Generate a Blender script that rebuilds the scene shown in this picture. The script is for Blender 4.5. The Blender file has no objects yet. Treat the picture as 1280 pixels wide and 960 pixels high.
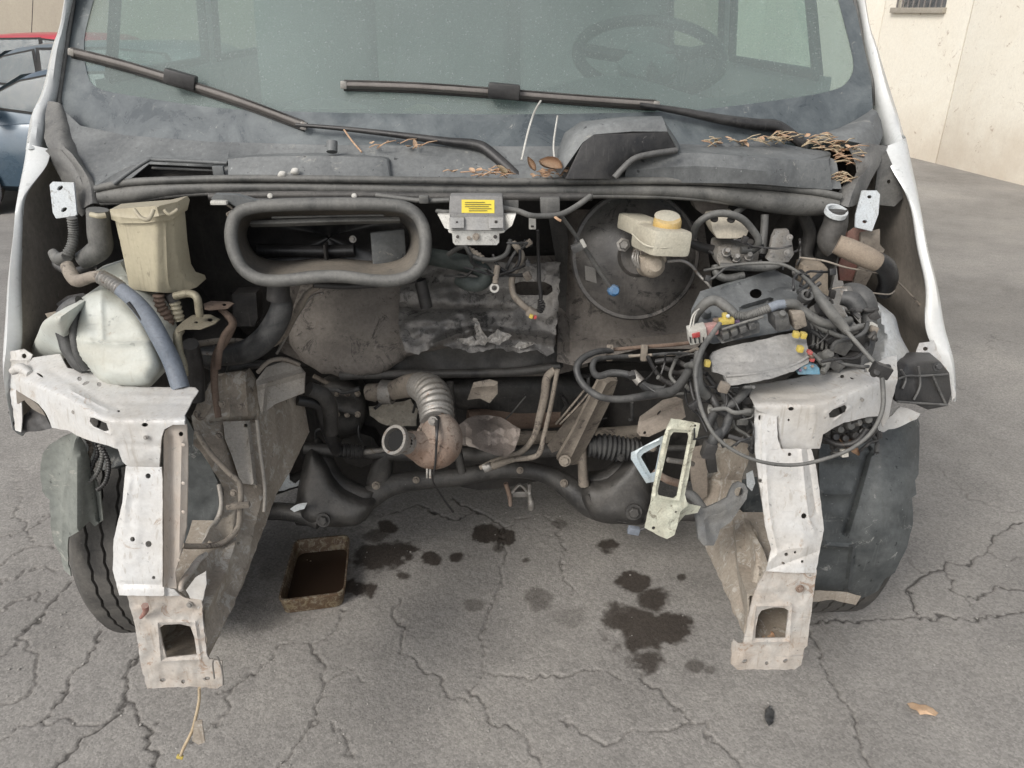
import bpy, bmesh, math, random
import numpy as np
from mathutils import Vector, Matrix, noise
from mathutils.geometry import delaunay_2d_cdt

random.seed(7)
scene = bpy.context.scene
C = scene.collection

# ------------------------------------------------------------------ camera, world, sun, exposure
PITCH = math.radians(26.0)
CAMZ = 1.5
FPX = 960.0                      # focal length in pixels of the 1280 wide photograph
cam_d = bpy.data.cameras.new('camera')
cam = bpy.data.objects.new('camera', cam_d)
C.objects.link(cam)
cam.location = (0, 0, CAMZ)
cam.rotation_euler = (math.radians(90) - PITCH, 0, 0)
cam_d.sensor_width = 36.0
cam_d.lens = 36.0 * FPX / 1280.0
cam_d.clip_start = 0.05
cam_d.clip_end = 400
scene.camera = cam

SUN_EL, SUN_AZ = 40.0, 218.0     # azimuth from north (+Y) clockwise: behind the camera, to its left
world = bpy.data.worlds.new("World")
scene.world = world
world.use_nodes = True
wn = world.node_tree.nodes
wl = world.node_tree.links
bg = wn['Background']
sky = wn.new('ShaderNodeTexSky')
sky.sky_type = 'NISHITA'
sky.sun_disc = False
sky.sun_elevation = math.radians(SUN_EL)
sky.sun_rotation = math.radians(SUN_AZ)
sky.dust_density = 3.0
sky.air_density = 1.0
hsv = wn.new('ShaderNodeHueSaturation')
hsv.inputs['Saturation'].default_value = 0.30
wl.new(sky.outputs[0], hsv.inputs['Color'])
wl.new(hsv.outputs[0], bg.inputs['Color'])
bg.inputs['Strength'].default_value = 0.13
sun_d = bpy.data.lights.new('sun', 'SUN')
sun_d.energy = 1.1
sun_d.angle = math.radians(18)
sun_d.color = (1.0, 0.95, 0.88)
sun = bpy.data.objects.new('sun', sun_d)
C.objects.link(sun)
el, az = math.radians(SUN_EL), math.radians(SUN_AZ)
sdir = Vector((math.sin(az) * math.cos(el), math.cos(az) * math.cos(el), math.sin(el)))
sun.rotation_euler = sdir.to_track_quat('Z', 'Y').to_euler()
sun.location = (0, -2, 6)
scene.view_settings.view_transform = 'Standard'
scene.view_settings.look = 'None'
scene.view_settings.exposure = 0.55
scene.view_settings.gamma = 1.0

# ------------------------------------------------------------------ geometry of the view: photograph measurements -> metres
SP, CP = math.sin(PITCH), math.cos(PITCH)
YAW = 0.04                       # the van stands turned by about two degrees

def ray(u, v):
    a = (u - 640.0) / FPX
    b = (v - 480.0) / FPX
    return Vector((a, CP - b * SP, -SP - b * CP))

def P(u, v, y):
    """point on the sight line of (u, v) at van-local depth y (metres ahead of the camera)"""
    d = ray(u, v)
    t = y / (d.y - YAW * d.x)
    return Vector((0, 0, CAMZ)) + d * t

def PZ(u, v, z=0.0):
    d = ray(u, v)
    t = (z - CAMZ) / d.z
    return Vector((0, 0, CAMZ)) + d * t

def PX(u, v, off):
    """metres per photo pixel at that depth"""
    p = P(u, v, off)
    return (p.y * CP - (p.z - CAMZ) * SP) / FPX

def cat(a, b, c, d, t):
    t2, t3 = t * t, t * t * t
    return 0.5 * ((2 * b) + (-a + c) * t + (2 * a - 5 * b + 4 * c - d) * t2 + (-a + 3 * b - 3 * c + d) * t3)

def spline(pts, n=6, closed=False):
    pts = [tuple(p) for p in pts]
    m = len(pts)
    out = []
    if m < 3 and not closed:
        for i in range(m - 1):
            for k in range(n):
                t = k / n
                out.append(tuple(pts[i][j] * (1 - t) + pts[i + 1][j] * t for j in range(len(pts[0]))))
        out.append(pts[-1])
        return out
    rng = m if closed else m - 1
    for i in range(rng):
        if closed:
            a, b, c, d = pts[(i - 1) % m], pts[i], pts[(i + 1) % m], pts[(i + 2) % m]
        else:
            a, b, c, d = pts[max(i - 1, 0)], pts[i], pts[i + 1], pts[min(i + 2, m - 1)]
        for k in range(n):
            t = k / n
            out.append(tuple(cat(a[j], b[j], c[j], d[j], t) for j in range(len(b))))
    if not closed:
        out.append(pts[-1])
    return out

def nz(x, y, z=0.0):
    return noise.noise(Vector((x, y, z)))

# ------------------------------------------------------------------ materials
MATS = {}

def mat(name, col, rough=0.6, metal=0.0, dust=(0.30, 0.28, 0.25), amt=0.35, sc=9.0, bump=0.15, spots=None, spot_amt=0.0,
        coat=0.0, spec=0.5, grain=1.0, streak=0.0, settle=0.16, speck=0.5, scratch=0.3):
    if name in MATS:
        return MATS[name]
    m = bpy.data.materials.new(name)
    m.use_nodes = True
    n, l = m.node_tree.nodes, m.node_tree.links
    b = n['Principled BSDF']
    tc = n.new('ShaderNodeTexCoord')
    mp = n.new('ShaderNodeMapping')
    l.new(tc.outputs['Object'], mp.inputs['Vector'])
    mp.inputs['Location'].default_value = (sum(map(ord, name)) % 11 * 1.3, len(name) * 0.7, 2.1)
    if streak:
        mp.inputs['Scale'].default_value = (1, 1, 1 - streak)
    n1 = n.new('ShaderNodeTexNoise')
    n1.inputs['Scale'].default_value = sc
    n1.inputs['Detail'].default_value = 9
    n1.inputs['Roughness'].default_value = 0.68
    n1.inputs['Distortion'].default_value = 0.6
    l.new(mp.outputs[0], n1.inputs['Vector'])
    r1 = n.new('ShaderNodeMapRange')
    r1.inputs['From Min'].default_value = 0.36
    r1.inputs['From Max'].default_value = 0.66
    r1.inputs['To Min'].default_value = max(0.0, amt - 0.35)
    r1.inputs['To Max'].default_value = min(1.0, amt + 0.35)
    l.new(n1.outputs['Fac'], r1.inputs['Value'])
    mx = n.new('ShaderNodeMix')
    mx.data_type = 'RGBA'
    mx.inputs[6].default_value = (*col, 1)
    mx.inputs[7].default_value = (*dust, 1)
    ge = n.new('ShaderNodeNewGeometry')
    sx = n.new('ShaderNodeSeparateXYZ')
    l.new(ge.outputs['Normal'], sx.inputs[0])
    ru = n.new('ShaderNodeMapRange')  # dust on upward faces, doubling as painted shade on dark undersides
    ru.inputs['From Min'].default_value = -0.3
    ru.inputs['From Max'].default_value = 0.95
    ru.inputs['To Min'].default_value = -settle
    ru.inputs['To Max'].default_value = settle
    l.new(sx.outputs[2], ru.inputs['Value'])
    af = n.new('ShaderNodeMath')
    af.operation = 'ADD'
    af.use_clamp = True
    l.new(r1.outputs[0], af.inputs[0])
    l.new(ru.outputs[0], af.inputs[1])
    l.new(af.outputs[0], mx.inputs[0])
    last = mx.outputs[2]
    # fine grain
    n2 = n.new('ShaderNodeTexNoise')
    n2.inputs['Scale'].default_value = sc * 22
    n2.inputs['Detail'].default_value = 6
    n2.inputs['Roughness'].default_value = 0.75
    l.new(mp.outputs[0], n2.inputs['Vector'])
    r2 = n.new('ShaderNodeMapRange')
    r2.inputs['From Min'].default_value = 0.3
    r2.inputs['From Max'].default_value = 0.7
    r2.inputs['To Min'].default_value = 1 - 0.22 * grain
    r2.inputs['To Max'].default_value = 1 + 0.18 * grain
    l.new(n2.outputs['Fac'], r2.inputs['Value'])
    mm = n.new('ShaderNodeMix')
    mm.data_type = 'RGBA'
    mm.blend_type = 'MULTIPLY'
    mm.inputs[0].default_value = 1.0
    l.new(last, mm.inputs[6])
    cb = n.new('ShaderNodeCombineColor')
    for i in range(3):
        l.new(r2.outputs[0], cb.inputs[i])
    l.new(cb.outputs[0], mm.inputs[7])
    last = mm.outputs[2]
    if spots:
        n3 = n.new('ShaderNodeTexNoise')
        n3.inputs['Scale'].default_value = sc * 3.1
        n3.inputs['Detail'].default_value = 10
        n3.inputs['Roughness'].default_value = 0.8
        n3.inputs['Distortion'].default_value = 1.2
        l.new(mp.outputs[0], n3.inputs['Vector'])
        r3 = n.new('ShaderNodeMapRange')
        r3.inputs['From Min'].default_value = 0.61 - 0.26 * spot_amt
        r3.inputs['From Max'].default_value = 0.66 - 0.24 * spot_amt
        r3.inputs['To Max'].default_value = 0.85
        l.new(n3.outputs['Fac'], r3.inputs['Value'])
        ms = n.new('ShaderNodeMix')
        ms.data_type = 'RGBA'
        l.new(r3.outputs[0], ms.inputs[0])
        l.new(last, ms.inputs[6])
        ms.inputs[7].default_value = (*spots, 1)
        last = ms.outputs[2]
    if scratch:
        for sc_v, cc, lo in (((170, 170, 9), tuple(c_ * .8 for c_ in dust), .60), ((14, 120, 150), tuple(c_ * .5 for c_ in col), .66)):
            mq = n.new('ShaderNodeMapping')
            mq.inputs['Scale'].default_value = sc_v
            l.new(tc.outputs['Object'], mq.inputs['Vector'])
            n5 = n.new('ShaderNodeTexNoise')
            n5.inputs['Scale'].default_value = 1.0
            n5.inputs['Detail'].default_value = 4
            n5.inputs['Distortion'].default_value = 0.3
            l.new(mq.outputs[0], n5.inputs['Vector'])
            r5 = n.new('ShaderNodeMapRange')
            r5.inputs['From Min'].default_value = lo
            r5.inputs['From Max'].default_value = lo + .07
            r5.inputs['To Max'].default_value = scratch
            l.new(n5.outputs['Fac'], r5.inputs['Value'])
            m5 = n.new('ShaderNodeMix')
            m5.data_type = 'RGBA'
            l.new(r5.outputs[0], m5.inputs[0])
            l.new(last, m5.inputs[6])
            m5.inputs[7].default_value = (*cc, 1)
            last = m5.outputs[2]
    if speck:
        # grime flecks: small, hard-edged, dark and pale
        for seed_, cc, lo, sc_ in ((5.3, tuple(c_ * .35 for c_ in col), .655, 9.0), (11.7, tuple(min(.8, c_ * 1.25 + .06) for c_ in dust), .69, 15.0)):
            mq = n.new('ShaderNodeMapping')
            mq.inputs['Location'].default_value = (seed_, seed_ * .7, 1.0)
            l.new(tc.outputs['Object'], mq.inputs['Vector'])
            n4 = n.new('ShaderNodeTexNoise')
            n4.inputs['Scale'].default_value = max(60, sc * sc_)
            n4.inputs['Detail'].default_value = 5
            n4.inputs['Roughness'].default_value = 0.6
            l.new(mq.outputs[0], n4.inputs['Vector'])
            r4 = n.new('ShaderNodeMapRange')
            r4.inputs['From Min'].default_value = lo
            r4.inputs['From Max'].default_value = lo + .04
            r4.inputs['To Max'].default_value = speck
            l.new(n4.outputs['Fac'], r4.inputs['Value'])
            m4 = n.new('ShaderNodeMix')
            m4.data_type = 'RGBA'
            l.new(r4.outputs[0], m4.inputs[0])
            l.new(last, m4.inputs[6])
            m4.inputs[7].default_value = (*cc, 1)
            last = m4.outputs[2]
    l.new(last, b.inputs['Base Color'])
    rr = n.new('ShaderNodeMapRange')
    rr.inputs['To Min'].default_value = rough
    rr.inputs['To Max'].default_value = min(1.0, rough + 0.35)
    l.new(r1.outputs[0], rr.inputs['Value'])
    l.new(rr.outputs[0], b.inputs['Roughness'])
    b.inputs['Metallic'].default_value = metal
    b.inputs['Specular IOR Level'].default_value = spec
    if coat:
        b.inputs['Coat Weight'].default_value = coat
        b.inputs['Coat Roughness'].default_value = 0.15
    if bump:
        bp = n.new('ShaderNodeBump')
        bp.inputs['Strength'].default_value = min(1.0, bump * 2)
        bp.inputs['Distance'].default_value = 0.0012
        ad = n.new('ShaderNodeMath')
        ad.operation = 'ADD'
        l.new(n1.outputs['Fac'], ad.inputs[0])
        l.new(n2.outputs['Fac'], ad.inputs[1])
        l.new(ad.outputs[0], bp.inputs['Height'])
        l.new(bp.outputs[0], b.inputs['Normal'])
    MATS[name] = m
    return m

WHITE = mat('dirty_white_paint', (0.56, 0.56, 0.55), 0.33, 0, (0.44, 0.40, 0.345), 0.28, 6, 0.15, (0.34, 0.27, 0.21), 0.07, grain=0.5, settle=.05, speck=.75, scratch=.5)
WHITEO = mat('outer_white_paint', (0.60, 0.615, 0.61), 0.22, 0, (0.47, 0.46, 0.43), 0.2, 5, 0.05, coat=0.3, grain=0.25, settle=0, speck=.3, scratch=.12)
GALV = mat('primed_bracket_paint', (0.62, 0.66, 0.68), 0.5, 0.1, (0.50, 0.50, 0.48), 0.3, 14, 0.1, (0.25, 0.24, 0.22), 0.15)
DUSTB = mat('brown_dusty_metal', (0.17, 0.145, 0.12), 0.7, 0, (0.33, 0.29, 0.24), 0.5, 6, 0.35, (0.06, 0.05, 0.045), 0.25)
WHITED = mat('grimy_white_paint', (0.48, 0.47, 0.445), 0.45, 0, (0.37, 0.305, 0.245), 0.5, 9, 0.25, (0.27, 0.185, 0.13), 0.15, grain=0.6, speck=.8, scratch=.5)
RAILM = mat('muddy_rail_paint', (0.38, 0.34, 0.285), 0.6, 0, (0.265, 0.22, 0.175), 0.45, 7, 0.35, (0.50, 0.475, 0.43), 0.30, speck=.8, scratch=.45)
FENDIN = mat('fender_inner_dust', (0.20, 0.18, 0.155), 0.8, 0, (0.34, 0.30, 0.255), 0.5, 3, 0.15)
PLAST = mat('dusty_grey_plastic', (0.066, 0.070, 0.073), 0.42, 0, (0.205, 0.213, 0.21), 0.45, 5, 0.10, (0.28, 0.275, 0.25), 0.06, speck=.8)
PLASTB = mat('black_plastic', (0.011, 0.011, 0.012), 0.35, 0, (0.095, 0.09, 0.085), 0.22, 9, 0.15)
PLASTG = mat('grey_dusty_plastic_box', (0.06, 0.06, 0.06), 0.45, 0, (0.21, 0.205, 0.19), 0.42, 10, 0.2)
RUBB = mat('dusty_rubber', (0.020, 0.021, 0.023), 0.42, 0, (0.13, 0.128, 0.122), 0.36, 9, 0.12)
RUBG = mat('grey_rubber_seal', (0.045, 0.046, 0.045), 0.45, 0, (0.20, 0.195, 0.18), 0.45, 8, 0.10)
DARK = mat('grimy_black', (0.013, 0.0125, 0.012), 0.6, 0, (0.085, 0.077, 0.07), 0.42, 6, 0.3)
DARKM = mat('grimy_black_steel', (0.024, 0.024, 0.024), 0.4, 0.2, (0.13, 0.122, 0.112), 0.40, 7, 0.4)
FIREW = mat('dusty_firewall', (0.11, 0.097, 0.085), 0.7, 0, (0.235, 0.212, 0.19), 0.55, 5, 0.35, (0.05, 0.045, 0.04), 0.25)
SHIELD = mat('torn_foil_insulation', (0.12, 0.115, 0.11), 0.28, 0.45, (0.28, 0.265, 0.245), 0.42, 9, 0.6, (0.05, 0.048, 0.046), 0.28, speck=.9)
HSHIELD = mat('dented_heat_shield', (0.20, 0.175, 0.155), 0.4, 0.4, (0.36, 0.31, 0.275), 0.5, 9, 0.5, (0.10, 0.085, 0.07), 0.1)
PALEM = mat('pale_dusty_steel', (0.30, 0.28, 0.25), 0.5, 0.2, (0.38, 0.345, 0.30), 0.4, 9, 0.3, (0.16, 0.13, 0.10), 0.15)
TANM = mat('dull_tan_metal', (0.20, 0.17, 0.14), 0.6, 0.1, (0.32, 0.275, 0.23), 0.5, 8, 0.35, (0.12, 0.09, 0.07), 0.15)
TANW = mat('tan_stained_white', (0.56, 0.54, 0.50), 0.4, 0, (0.46, 0.375, 0.30), 0.55, 4, 0.15, (0.26, 0.17, 0.12), 0.10, grain=0.4, settle=0)
BOOST = mat('booster_black', (0.035, 0.033, 0.032), 0.25, 0.0, (0.16, 0.148, 0.135), 0.45, 5, 0.08, (0.010, 0.010, 0.010), 0.25, speck=.8)
BEIGE = mat('aged_beige_plastic', (0.42, 0.38, 0.275), 0.45, 0, (0.27, 0.235, 0.18), 0.32, 5, 0.04, grain=.4)
TANKW = mat('milky_tank_plastic', (0.50, 0.53, 0.50), 0.4, 0, (0.42, 0.40, 0.33), 0.35, 4, 0.04, (0.33, 0.28, 0.22), 0.05, grain=.4)
RESV = mat('cream_reservoir_plastic', (0.50, 0.475, 0.385), 0.4, 0, (0.42, 0.38, 0.30), 0.35, 9, 0.1)
YCAP = mat('yellow_cap_plastic', (0.55, 0.36, 0.10), 0.45, 0, (0.45, 0.38, 0.25), 0.3, 16, 0.1)
BLUEC = mat('blue_clip_plastic', (0.05, 0.17, 0.36), 0.4, 0, (0.25, 0.28, 0.30), 0.25, 20, 0.1)
REDC = mat('red_plastic', (0.42, 0.05, 0.05), 0.45, 0, (0.35, 0.2, 0.18), 0.2, 20, 0.1)
YELC = mat('yellow_plastic', (0.52, 0.40, 0.07), 0.45, 0, (0.45, 0.36, 0.15), 0.2, 20, 0.1)
WCON = mat('white_connector_plastic', (0.55, 0.54, 0.50), 0.45, 0, (0.35, 0.33, 0.29), 0.3, 20, 0.1)
STEEL = mat('dusty_bare_steel', (0.30, 0.29, 0.275), 0.4, 0.55, (0.27, 0.25, 0.22), 0.4, 12, 0.3, (0.14, 0.08, 0.05), 0.2)
ALU = mat('cast_aluminium', (0.38, 0.37, 0.35), 0.45, 0.5, (0.30, 0.27, 0.23), 0.4, 14, 0.5, (0.10, 0.09, 0.08), 0.2)
ZINC = mat('zinc_plated_bracket', (0.56, 0.57, 0.47), 0.4, 0.25, (0.42, 0.38, 0.29), 0.3, 12, 0.35, (0.17, 0.15, 0.11), 0.22)
RUST = mat('rusty_cast_iron', (0.22, 0.145, 0.105), 0.65, 0.2, (0.33, 0.285, 0.245), 0.5, 10, 0.5, (0.10, 0.06, 0.04), 0.3, speck=.7)
RUSTD = mat('dark_rusty_iron', (0.12, 0.08, 0.06), 0.75, 0.1, (0.24, 0.18, 0.14), 0.4, 10, 0.5)
TYRE = mat('worn_tyre_rubber', (0.035, 0.034, 0.033), 0.6, 0, (0.15, 0.14, 0.125), 0.45, 7, 0.3)
LINER = mat('wheel_liner_plastic', (0.032, 0.037, 0.039), 0.38, 0, (0.15, 0.158, 0.155), 0.40, 4, 0.06, (0.27, 0.27, 0.255), 0.10, speck=.9, scratch=.35)
LINERG = mat('faded_liner_plastic', (0.13, 0.142, 0.132), 0.45, 0, (0.27, 0.28, 0.25), 0.5, 4, 0.06, (0.36, 0.35, 0.31), 0.06, speck=.8)
BOARD = mat('dusty_grey_lid', (0.22, 0.22, 0.215), 0.6, 0, (0.34, 0.325, 0.30), 0.5, 5, 0.25, (0.13, 0.13, 0.13), 0.12)
LEAF = mat('dry_leaf', (0.38, 0.21, 0.12), 0.8, 0, (0.52, 0.38, 0.26), 0.5, 25, 0.2)
STRAW = mat('dry_straw', (0.40, 0.31, 0.20), 0.8, 0, (0.50, 0.42, 0.30), 0.4, 25, 0.1)
REDPL = mat('faded_red_paint', (0.30, 0.09, 0.07), 0.6, 0, (0.30, 0.24, 0.2), 0.5, 8, 0.2)
BRONZE = mat('olive_plated_steel', (0.23, 0.21, 0.15), 0.5, 0.3, (0.30, 0.26, 0.20), 0.4, 12, 0.3, (0.10, 0.07, 0.05), 0.2)

def glassmat(name, tint, dustcol, fac, grain=90.0, patch=3.0):
    m = bpy.data.materials.new(name)
    m.use_nodes = True
    n, l = m.node_tree.nodes, m.node_tree.links
    n.remove(n['Principled BSDF'])
    out = n['Material Output']
    tr = n.new('ShaderNodeBsdfTransparent')
    tr.inputs[0].default_value = (*tint, 1)
    gl = n.new('ShaderNodeBsdfGlossy')
    gl.inputs['Roughness'].default_value = 0.06
    lw = n.new('ShaderNodeLayerWeight')
    lw.inputs['Blend'].default_value = 0.5
    pw = n.new('ShaderNodeMath')
    pw.operation = 'POWER'
    l.new(lw.outputs['Facing'], pw.inputs[0])
    pw.inputs[1].default_value = 5.0
    fr = n.new('ShaderNodeMath')
    fr.operation = 'MULTIPLY_ADD'
    l.new(pw.outputs[0], fr.inputs[0])
    fr.inputs[1].default_value = 0.9
    fr.inputs[2].default_value = 0.03
    m1 = n.new('ShaderNodeMixShader')
    l.new(fr.outputs[0], m1.inputs[0])
    l.new(tr.outputs[0], m1.inputs[1])
    l.new(gl.outputs[0], m1.inputs[2])
    df = n.new('ShaderNodeBsdfDiffuse')
    df.inputs[0].default_value = (*dustcol, 1)
    tc = n.new('ShaderNodeTexCoord')
    na = n.new('ShaderNodeTexNoise')
    na.inputs['Scale'].default_value = patch
    na.inputs['Detail'].default_value = 7
    nb = n.new('ShaderNodeTexNoise')
    nb.inputs['Scale'].default_value = grain
    nb.inputs['Detail'].default_value = 5
    nb.inputs['Roughness'].default_value = 0.8
    l.new(tc.outputs['Object'], na.inputs['Vector'])
    l.new(tc.outputs['Object'], nb.inputs['Vector'])
    ra = n.new('ShaderNodeMapRange')
    ra.inputs['From Min'].default_value = 0.3
    ra.inputs['From Max'].default_value = 0.7
    ra.inputs['To Min'].default_value = fac * 0.8
    ra.inputs['To Max'].default_value = min(1.0, fac * 1.2)
    l.new(na.outputs['Fac'], ra.inputs['Value'])
    rb = n.new('ShaderNodeMapRange')
    rb.inputs['From Min'].default_value = 0.60
    rb.inputs['From Max'].default_value = 0.66
    rb.inputs['To Min'].default_value = 0.0
    rb.inputs['To Max'].default_value = 0.30
    l.new(nb.outputs['Fac'], rb.inputs['Value'])
    ad = n.new('ShaderNodeMath')
    ad.operation = 'ADD'
    ad.use_clamp = True
    l.new(ra.outputs[0], ad.inputs[0])
    l.new(rb.outputs[0], ad.inputs[1])
    m2 = n.new('ShaderNodeMixShader')
    l.new(ad.outputs[0], m2.inputs[0])
    l.new(m1.outputs[0], m2.inputs[1])
    l.new(df.outputs[0], m2.inputs[2])
    l.new(m2.outputs[0], out.inputs['Surface'])
    return m

# ------------------------------------------------------------------ object helpers
def empty(name, loc, label, cat_, group=None):
    o = bpy.data.objects.new(name, None)
    C.objects.link(o)
    o.location = loc
    o.empty_display_size = 0.2
    o['label'] = label
    o['category'] = cat_
    if group:
        o['group'] = group
    return o

def world_loc(o):
    v = Vector(o.location)
    while o.parent:
        o = o.parent
        v += Vector(o.location)
    return v

def finish(name, bm, material, parent=None, angle=38, solid=0.0, bevel=0.0, bev_seg=2, label=None, recalc=True, at=None):
    """bm in world coordinates -> one mesh object; origin at the parent's origin, or `at`"""
    if recalc:
        bmesh.ops.recalc_face_normals(bm, faces=bm.faces)
    if solid:
        bmesh.ops.solidify(bm, geom=list(bm.faces), thickness=solid)
    if bevel:
        es = [e for e in bm.edges if len(e.link_faces) == 2 and e.calc_face_angle(0) > math.radians(30)]
        if es:
            bmesh.ops.bevel(bm, geom=es, offset=bevel, segments=bev_seg, affect='EDGES', clamp_overlap=True, profile=0.6)
        angle = max(angle, 50)
    org = Vector((0, 0, 0))
    if parent is not None:
        org = world_loc(parent)
    loc = Vector((0, 0, 0))
    if at is not None:
        loc = Vector(at) - org
        org = Vector(at)
    bmesh.ops.translate(bm, verts=bm.verts, vec=-org)
    me = bpy.data.meshes.new(name)
    bm.to_mesh(me)
    bm.free()
    me.polygons.foreach_set('use_smooth', [True] * len(me.polygons))
    me.set_sharp_from_angle(angle=math.radians(angle))
    if material:
        me.materials.append(material)
    o = bpy.data.objects.new(name, me)
    C.objects.link(o)
    o.location = loc
    if parent is not None:
        o.parent = parent
    if label:
        o['label'] = label
    return o

def tag(o, label, cat_, group=None):
    o['label'] = label
    o['category'] = cat_
    if group:
        o['group'] = group
    return o

def add_tube(bm, pts, radii, seg=10, hollow=False, corr=None, cap=True, closed=False):
    """pts world Vectors (dense), radii metres (list)"""
    n = len(pts)
    T = []
    for i in range(n):
        a = pts[(i - 1) % n] if (closed or i > 0) else pts[i]
        b = pts[(i + 1) % n] if (closed or i < n - 1) else pts[i]
        t = (b - a)
        T.append(t.normalized() if t.length > 1e-9 else Vector((0, 0, 1)))
    up = Vector((0, 0, 1)) if abs(T[0].z) < 0.9 else Vector((1, 0, 0))
    N = (up - T[0] * up.dot(T[0])).normalized()
    rings = []
    s = 0.0
    for i in range(n):
        if i:
            s += (pts[i] - pts[i - 1]).length
            N = (N - T[i] * N.dot(T[i]))
            N = N.normalized() if N.length > 1e-6 else T[i].orthogonal().normalized()
        B = T[i].cross(N)
        r = radii[i] if isinstance(radii, (list, tuple)) else radii
        if corr:
            r = r * (1 + corr[1] * math.sin(2 * math.pi * s / corr[0]))
        rings.append([bm.verts.new(pts[i] + (N * math.cos(2 * math.pi * k / seg) + B * math.sin(2 * math.pi * k / seg)) * r)
                      for k in range(seg)])
    m = n if closed else n - 1
    for i in range(m):
        a, b = rings[i], rings[(i + 1) % n]
        for k in range(seg):
            bm.faces.new((a[k], a[(k + 1) % seg], b[(k + 1) % seg], b[k]))
    if cap and not closed:
        if not hollow:
            bm.faces.new(list(reversed(rings[0])))
            bm.faces.new(rings[-1])

def resample(pts, step):
    """pts list of (Vector, radius)"""
    out = [pts[0]]
    acc = 0.0
    for i in range(1, len(pts)):
        a, ra = pts[i - 1]
        b, rb = pts[i]
        L = (b - a).length
        if L < 1e-9:
            continue
        d = step - acc
        while d <= L:
            t = d / L
            out.append((a.lerp(b, t), ra * (1 - t) + rb * t))
            d += step
        acc = (acc + L) % step
    if (out[-1][0] - pts[-1][0]).length > step * 0.3:
        out.append(pts[-1])
    return out

def tube(name, pts, r, material, parent, seg=10, n=6, corr=None, hollow=False, label=None, closed=False, straight=False, at=None):
    """pts: (u, v, y[, rpx]) in photo measurements; r default radius in photo px"""
    full = [(p[0], p[1], p[2], (p[3] if len(p) > 3 else r)) for p in pts]
    if straight:
        sp = full
    else:
        sp = spline(full, n, closed)
    pr = [(P(p[0], p[1], p[2]), p[3] * PX(p[0], p[1], p[2])) for p in sp]
    if corr:
        per = corr[0] * PX(*sp[0][:3])
        pr = resample(pr, per / 5.0)
        corr = (per, corr[1])
    bm = bmesh.new()
    add_tube(bm, [p for p, _ in pr], [q for _, q in pr], seg, hollow, corr, True, closed)
    if hollow:
        # wall thickness and an inner lining
        add_tube(bm, [p for p, _ in pr], [q * 0.80 for _, q in pr], seg, True, corr, True, closed)
        nn = len(pr) * seg
        bm.verts.ensure_lookup_table()
        for base in (0, (len(pr) - 1) * seg):
            for k in range(seg):
                a = bm.verts[base + k]
                b = bm.verts[base + (k + 1) % seg]
                c = bm.verts[nn + base + (k + 1) % seg]
                d = bm.verts[nn + base + k]
                bm.faces.new((a, b, c, d))
    return finish(name, bm, material, parent, angle=60, label=label, at=at)

def wtube(name, pts, r, material, parent, seg=10, smooth=False, label=None, at=None, corr=None):
    """world-space tube in metres"""
    pts = [Vector(p) for p in pts]
    if smooth:
        pts = [Vector(p) for p in spline(pts, 6)]
    if corr:
        pr = resample([(p, r) for p in pts], corr[0] / 5)
        pts = [p for p, _ in pr]
    bm = bmesh.new()
    add_tube(bm, pts, r, seg, corr=corr)
    return finish(name, bm, material, parent, angle=60, label=label, at=at)

def inside(pt, poly):
    x, y = pt
    c = False
    j = len(poly) - 1
    for i in range(len(poly)):
        xi, yi = poly[i][0], poly[i][1]
        xj, yj = poly[j][0], poly[j][1]
        if ((yi > y) != (yj > y)) and (x < (xj - xi) * (y - yi) / (yj - yi + 1e-12) + xi):
            c = not c
        j = i
    return c

def circ(u, v, r, n=10, ry=None, rot=0.0):
    ry = ry or r
    out = []
    for i in range(n):
        a = 2 * math.pi * i / n
        x, y = r * math.cos(a), ry * math.sin(a)
        out.append((u + x * math.cos(rot) - y * math.sin(rot), v + x * math.sin(rot) + y * math.cos(rot)))
    return out

def seg_dist(px, py, ax, ay, bx, by):
    dx, dy = bx - ax, by - ay
    L = dx * dx + dy * dy
    t = 0 if L == 0 else max(0, min(1, ((px - ax) * dx + (py - ay) * dy) / L))
    return math.hypot(px - ax - t * dx, py - ay - t * dy)

def depthfn(spec):
    if callable(spec):
        return spec
    if isinstance(spec, (int, float)):
        return lambda u, v: spec
    # list of (u, v, y) control points: least squares plane + inverse distance residual
    pts = np.array(spec, float)
    A = np.c_[pts[:, 0], pts[:, 1], np.ones(len(pts))]
    co, *_ = np.linalg.lstsq(A, pts[:, 2], rcond=None)
    res = pts[:, 2] - A @ co
    def f(u, v):
        base = co[0] * u + co[1] * v + co[2]
        w = 0.0
        s = 0.0
        for (a, b, _), r in zip(spec, res):
            d = (a - u) ** 2 + (b - v) ** 2 + 4.0
            w += 1 / d
            s += r / d
        return base + s / w
    return f

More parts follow.
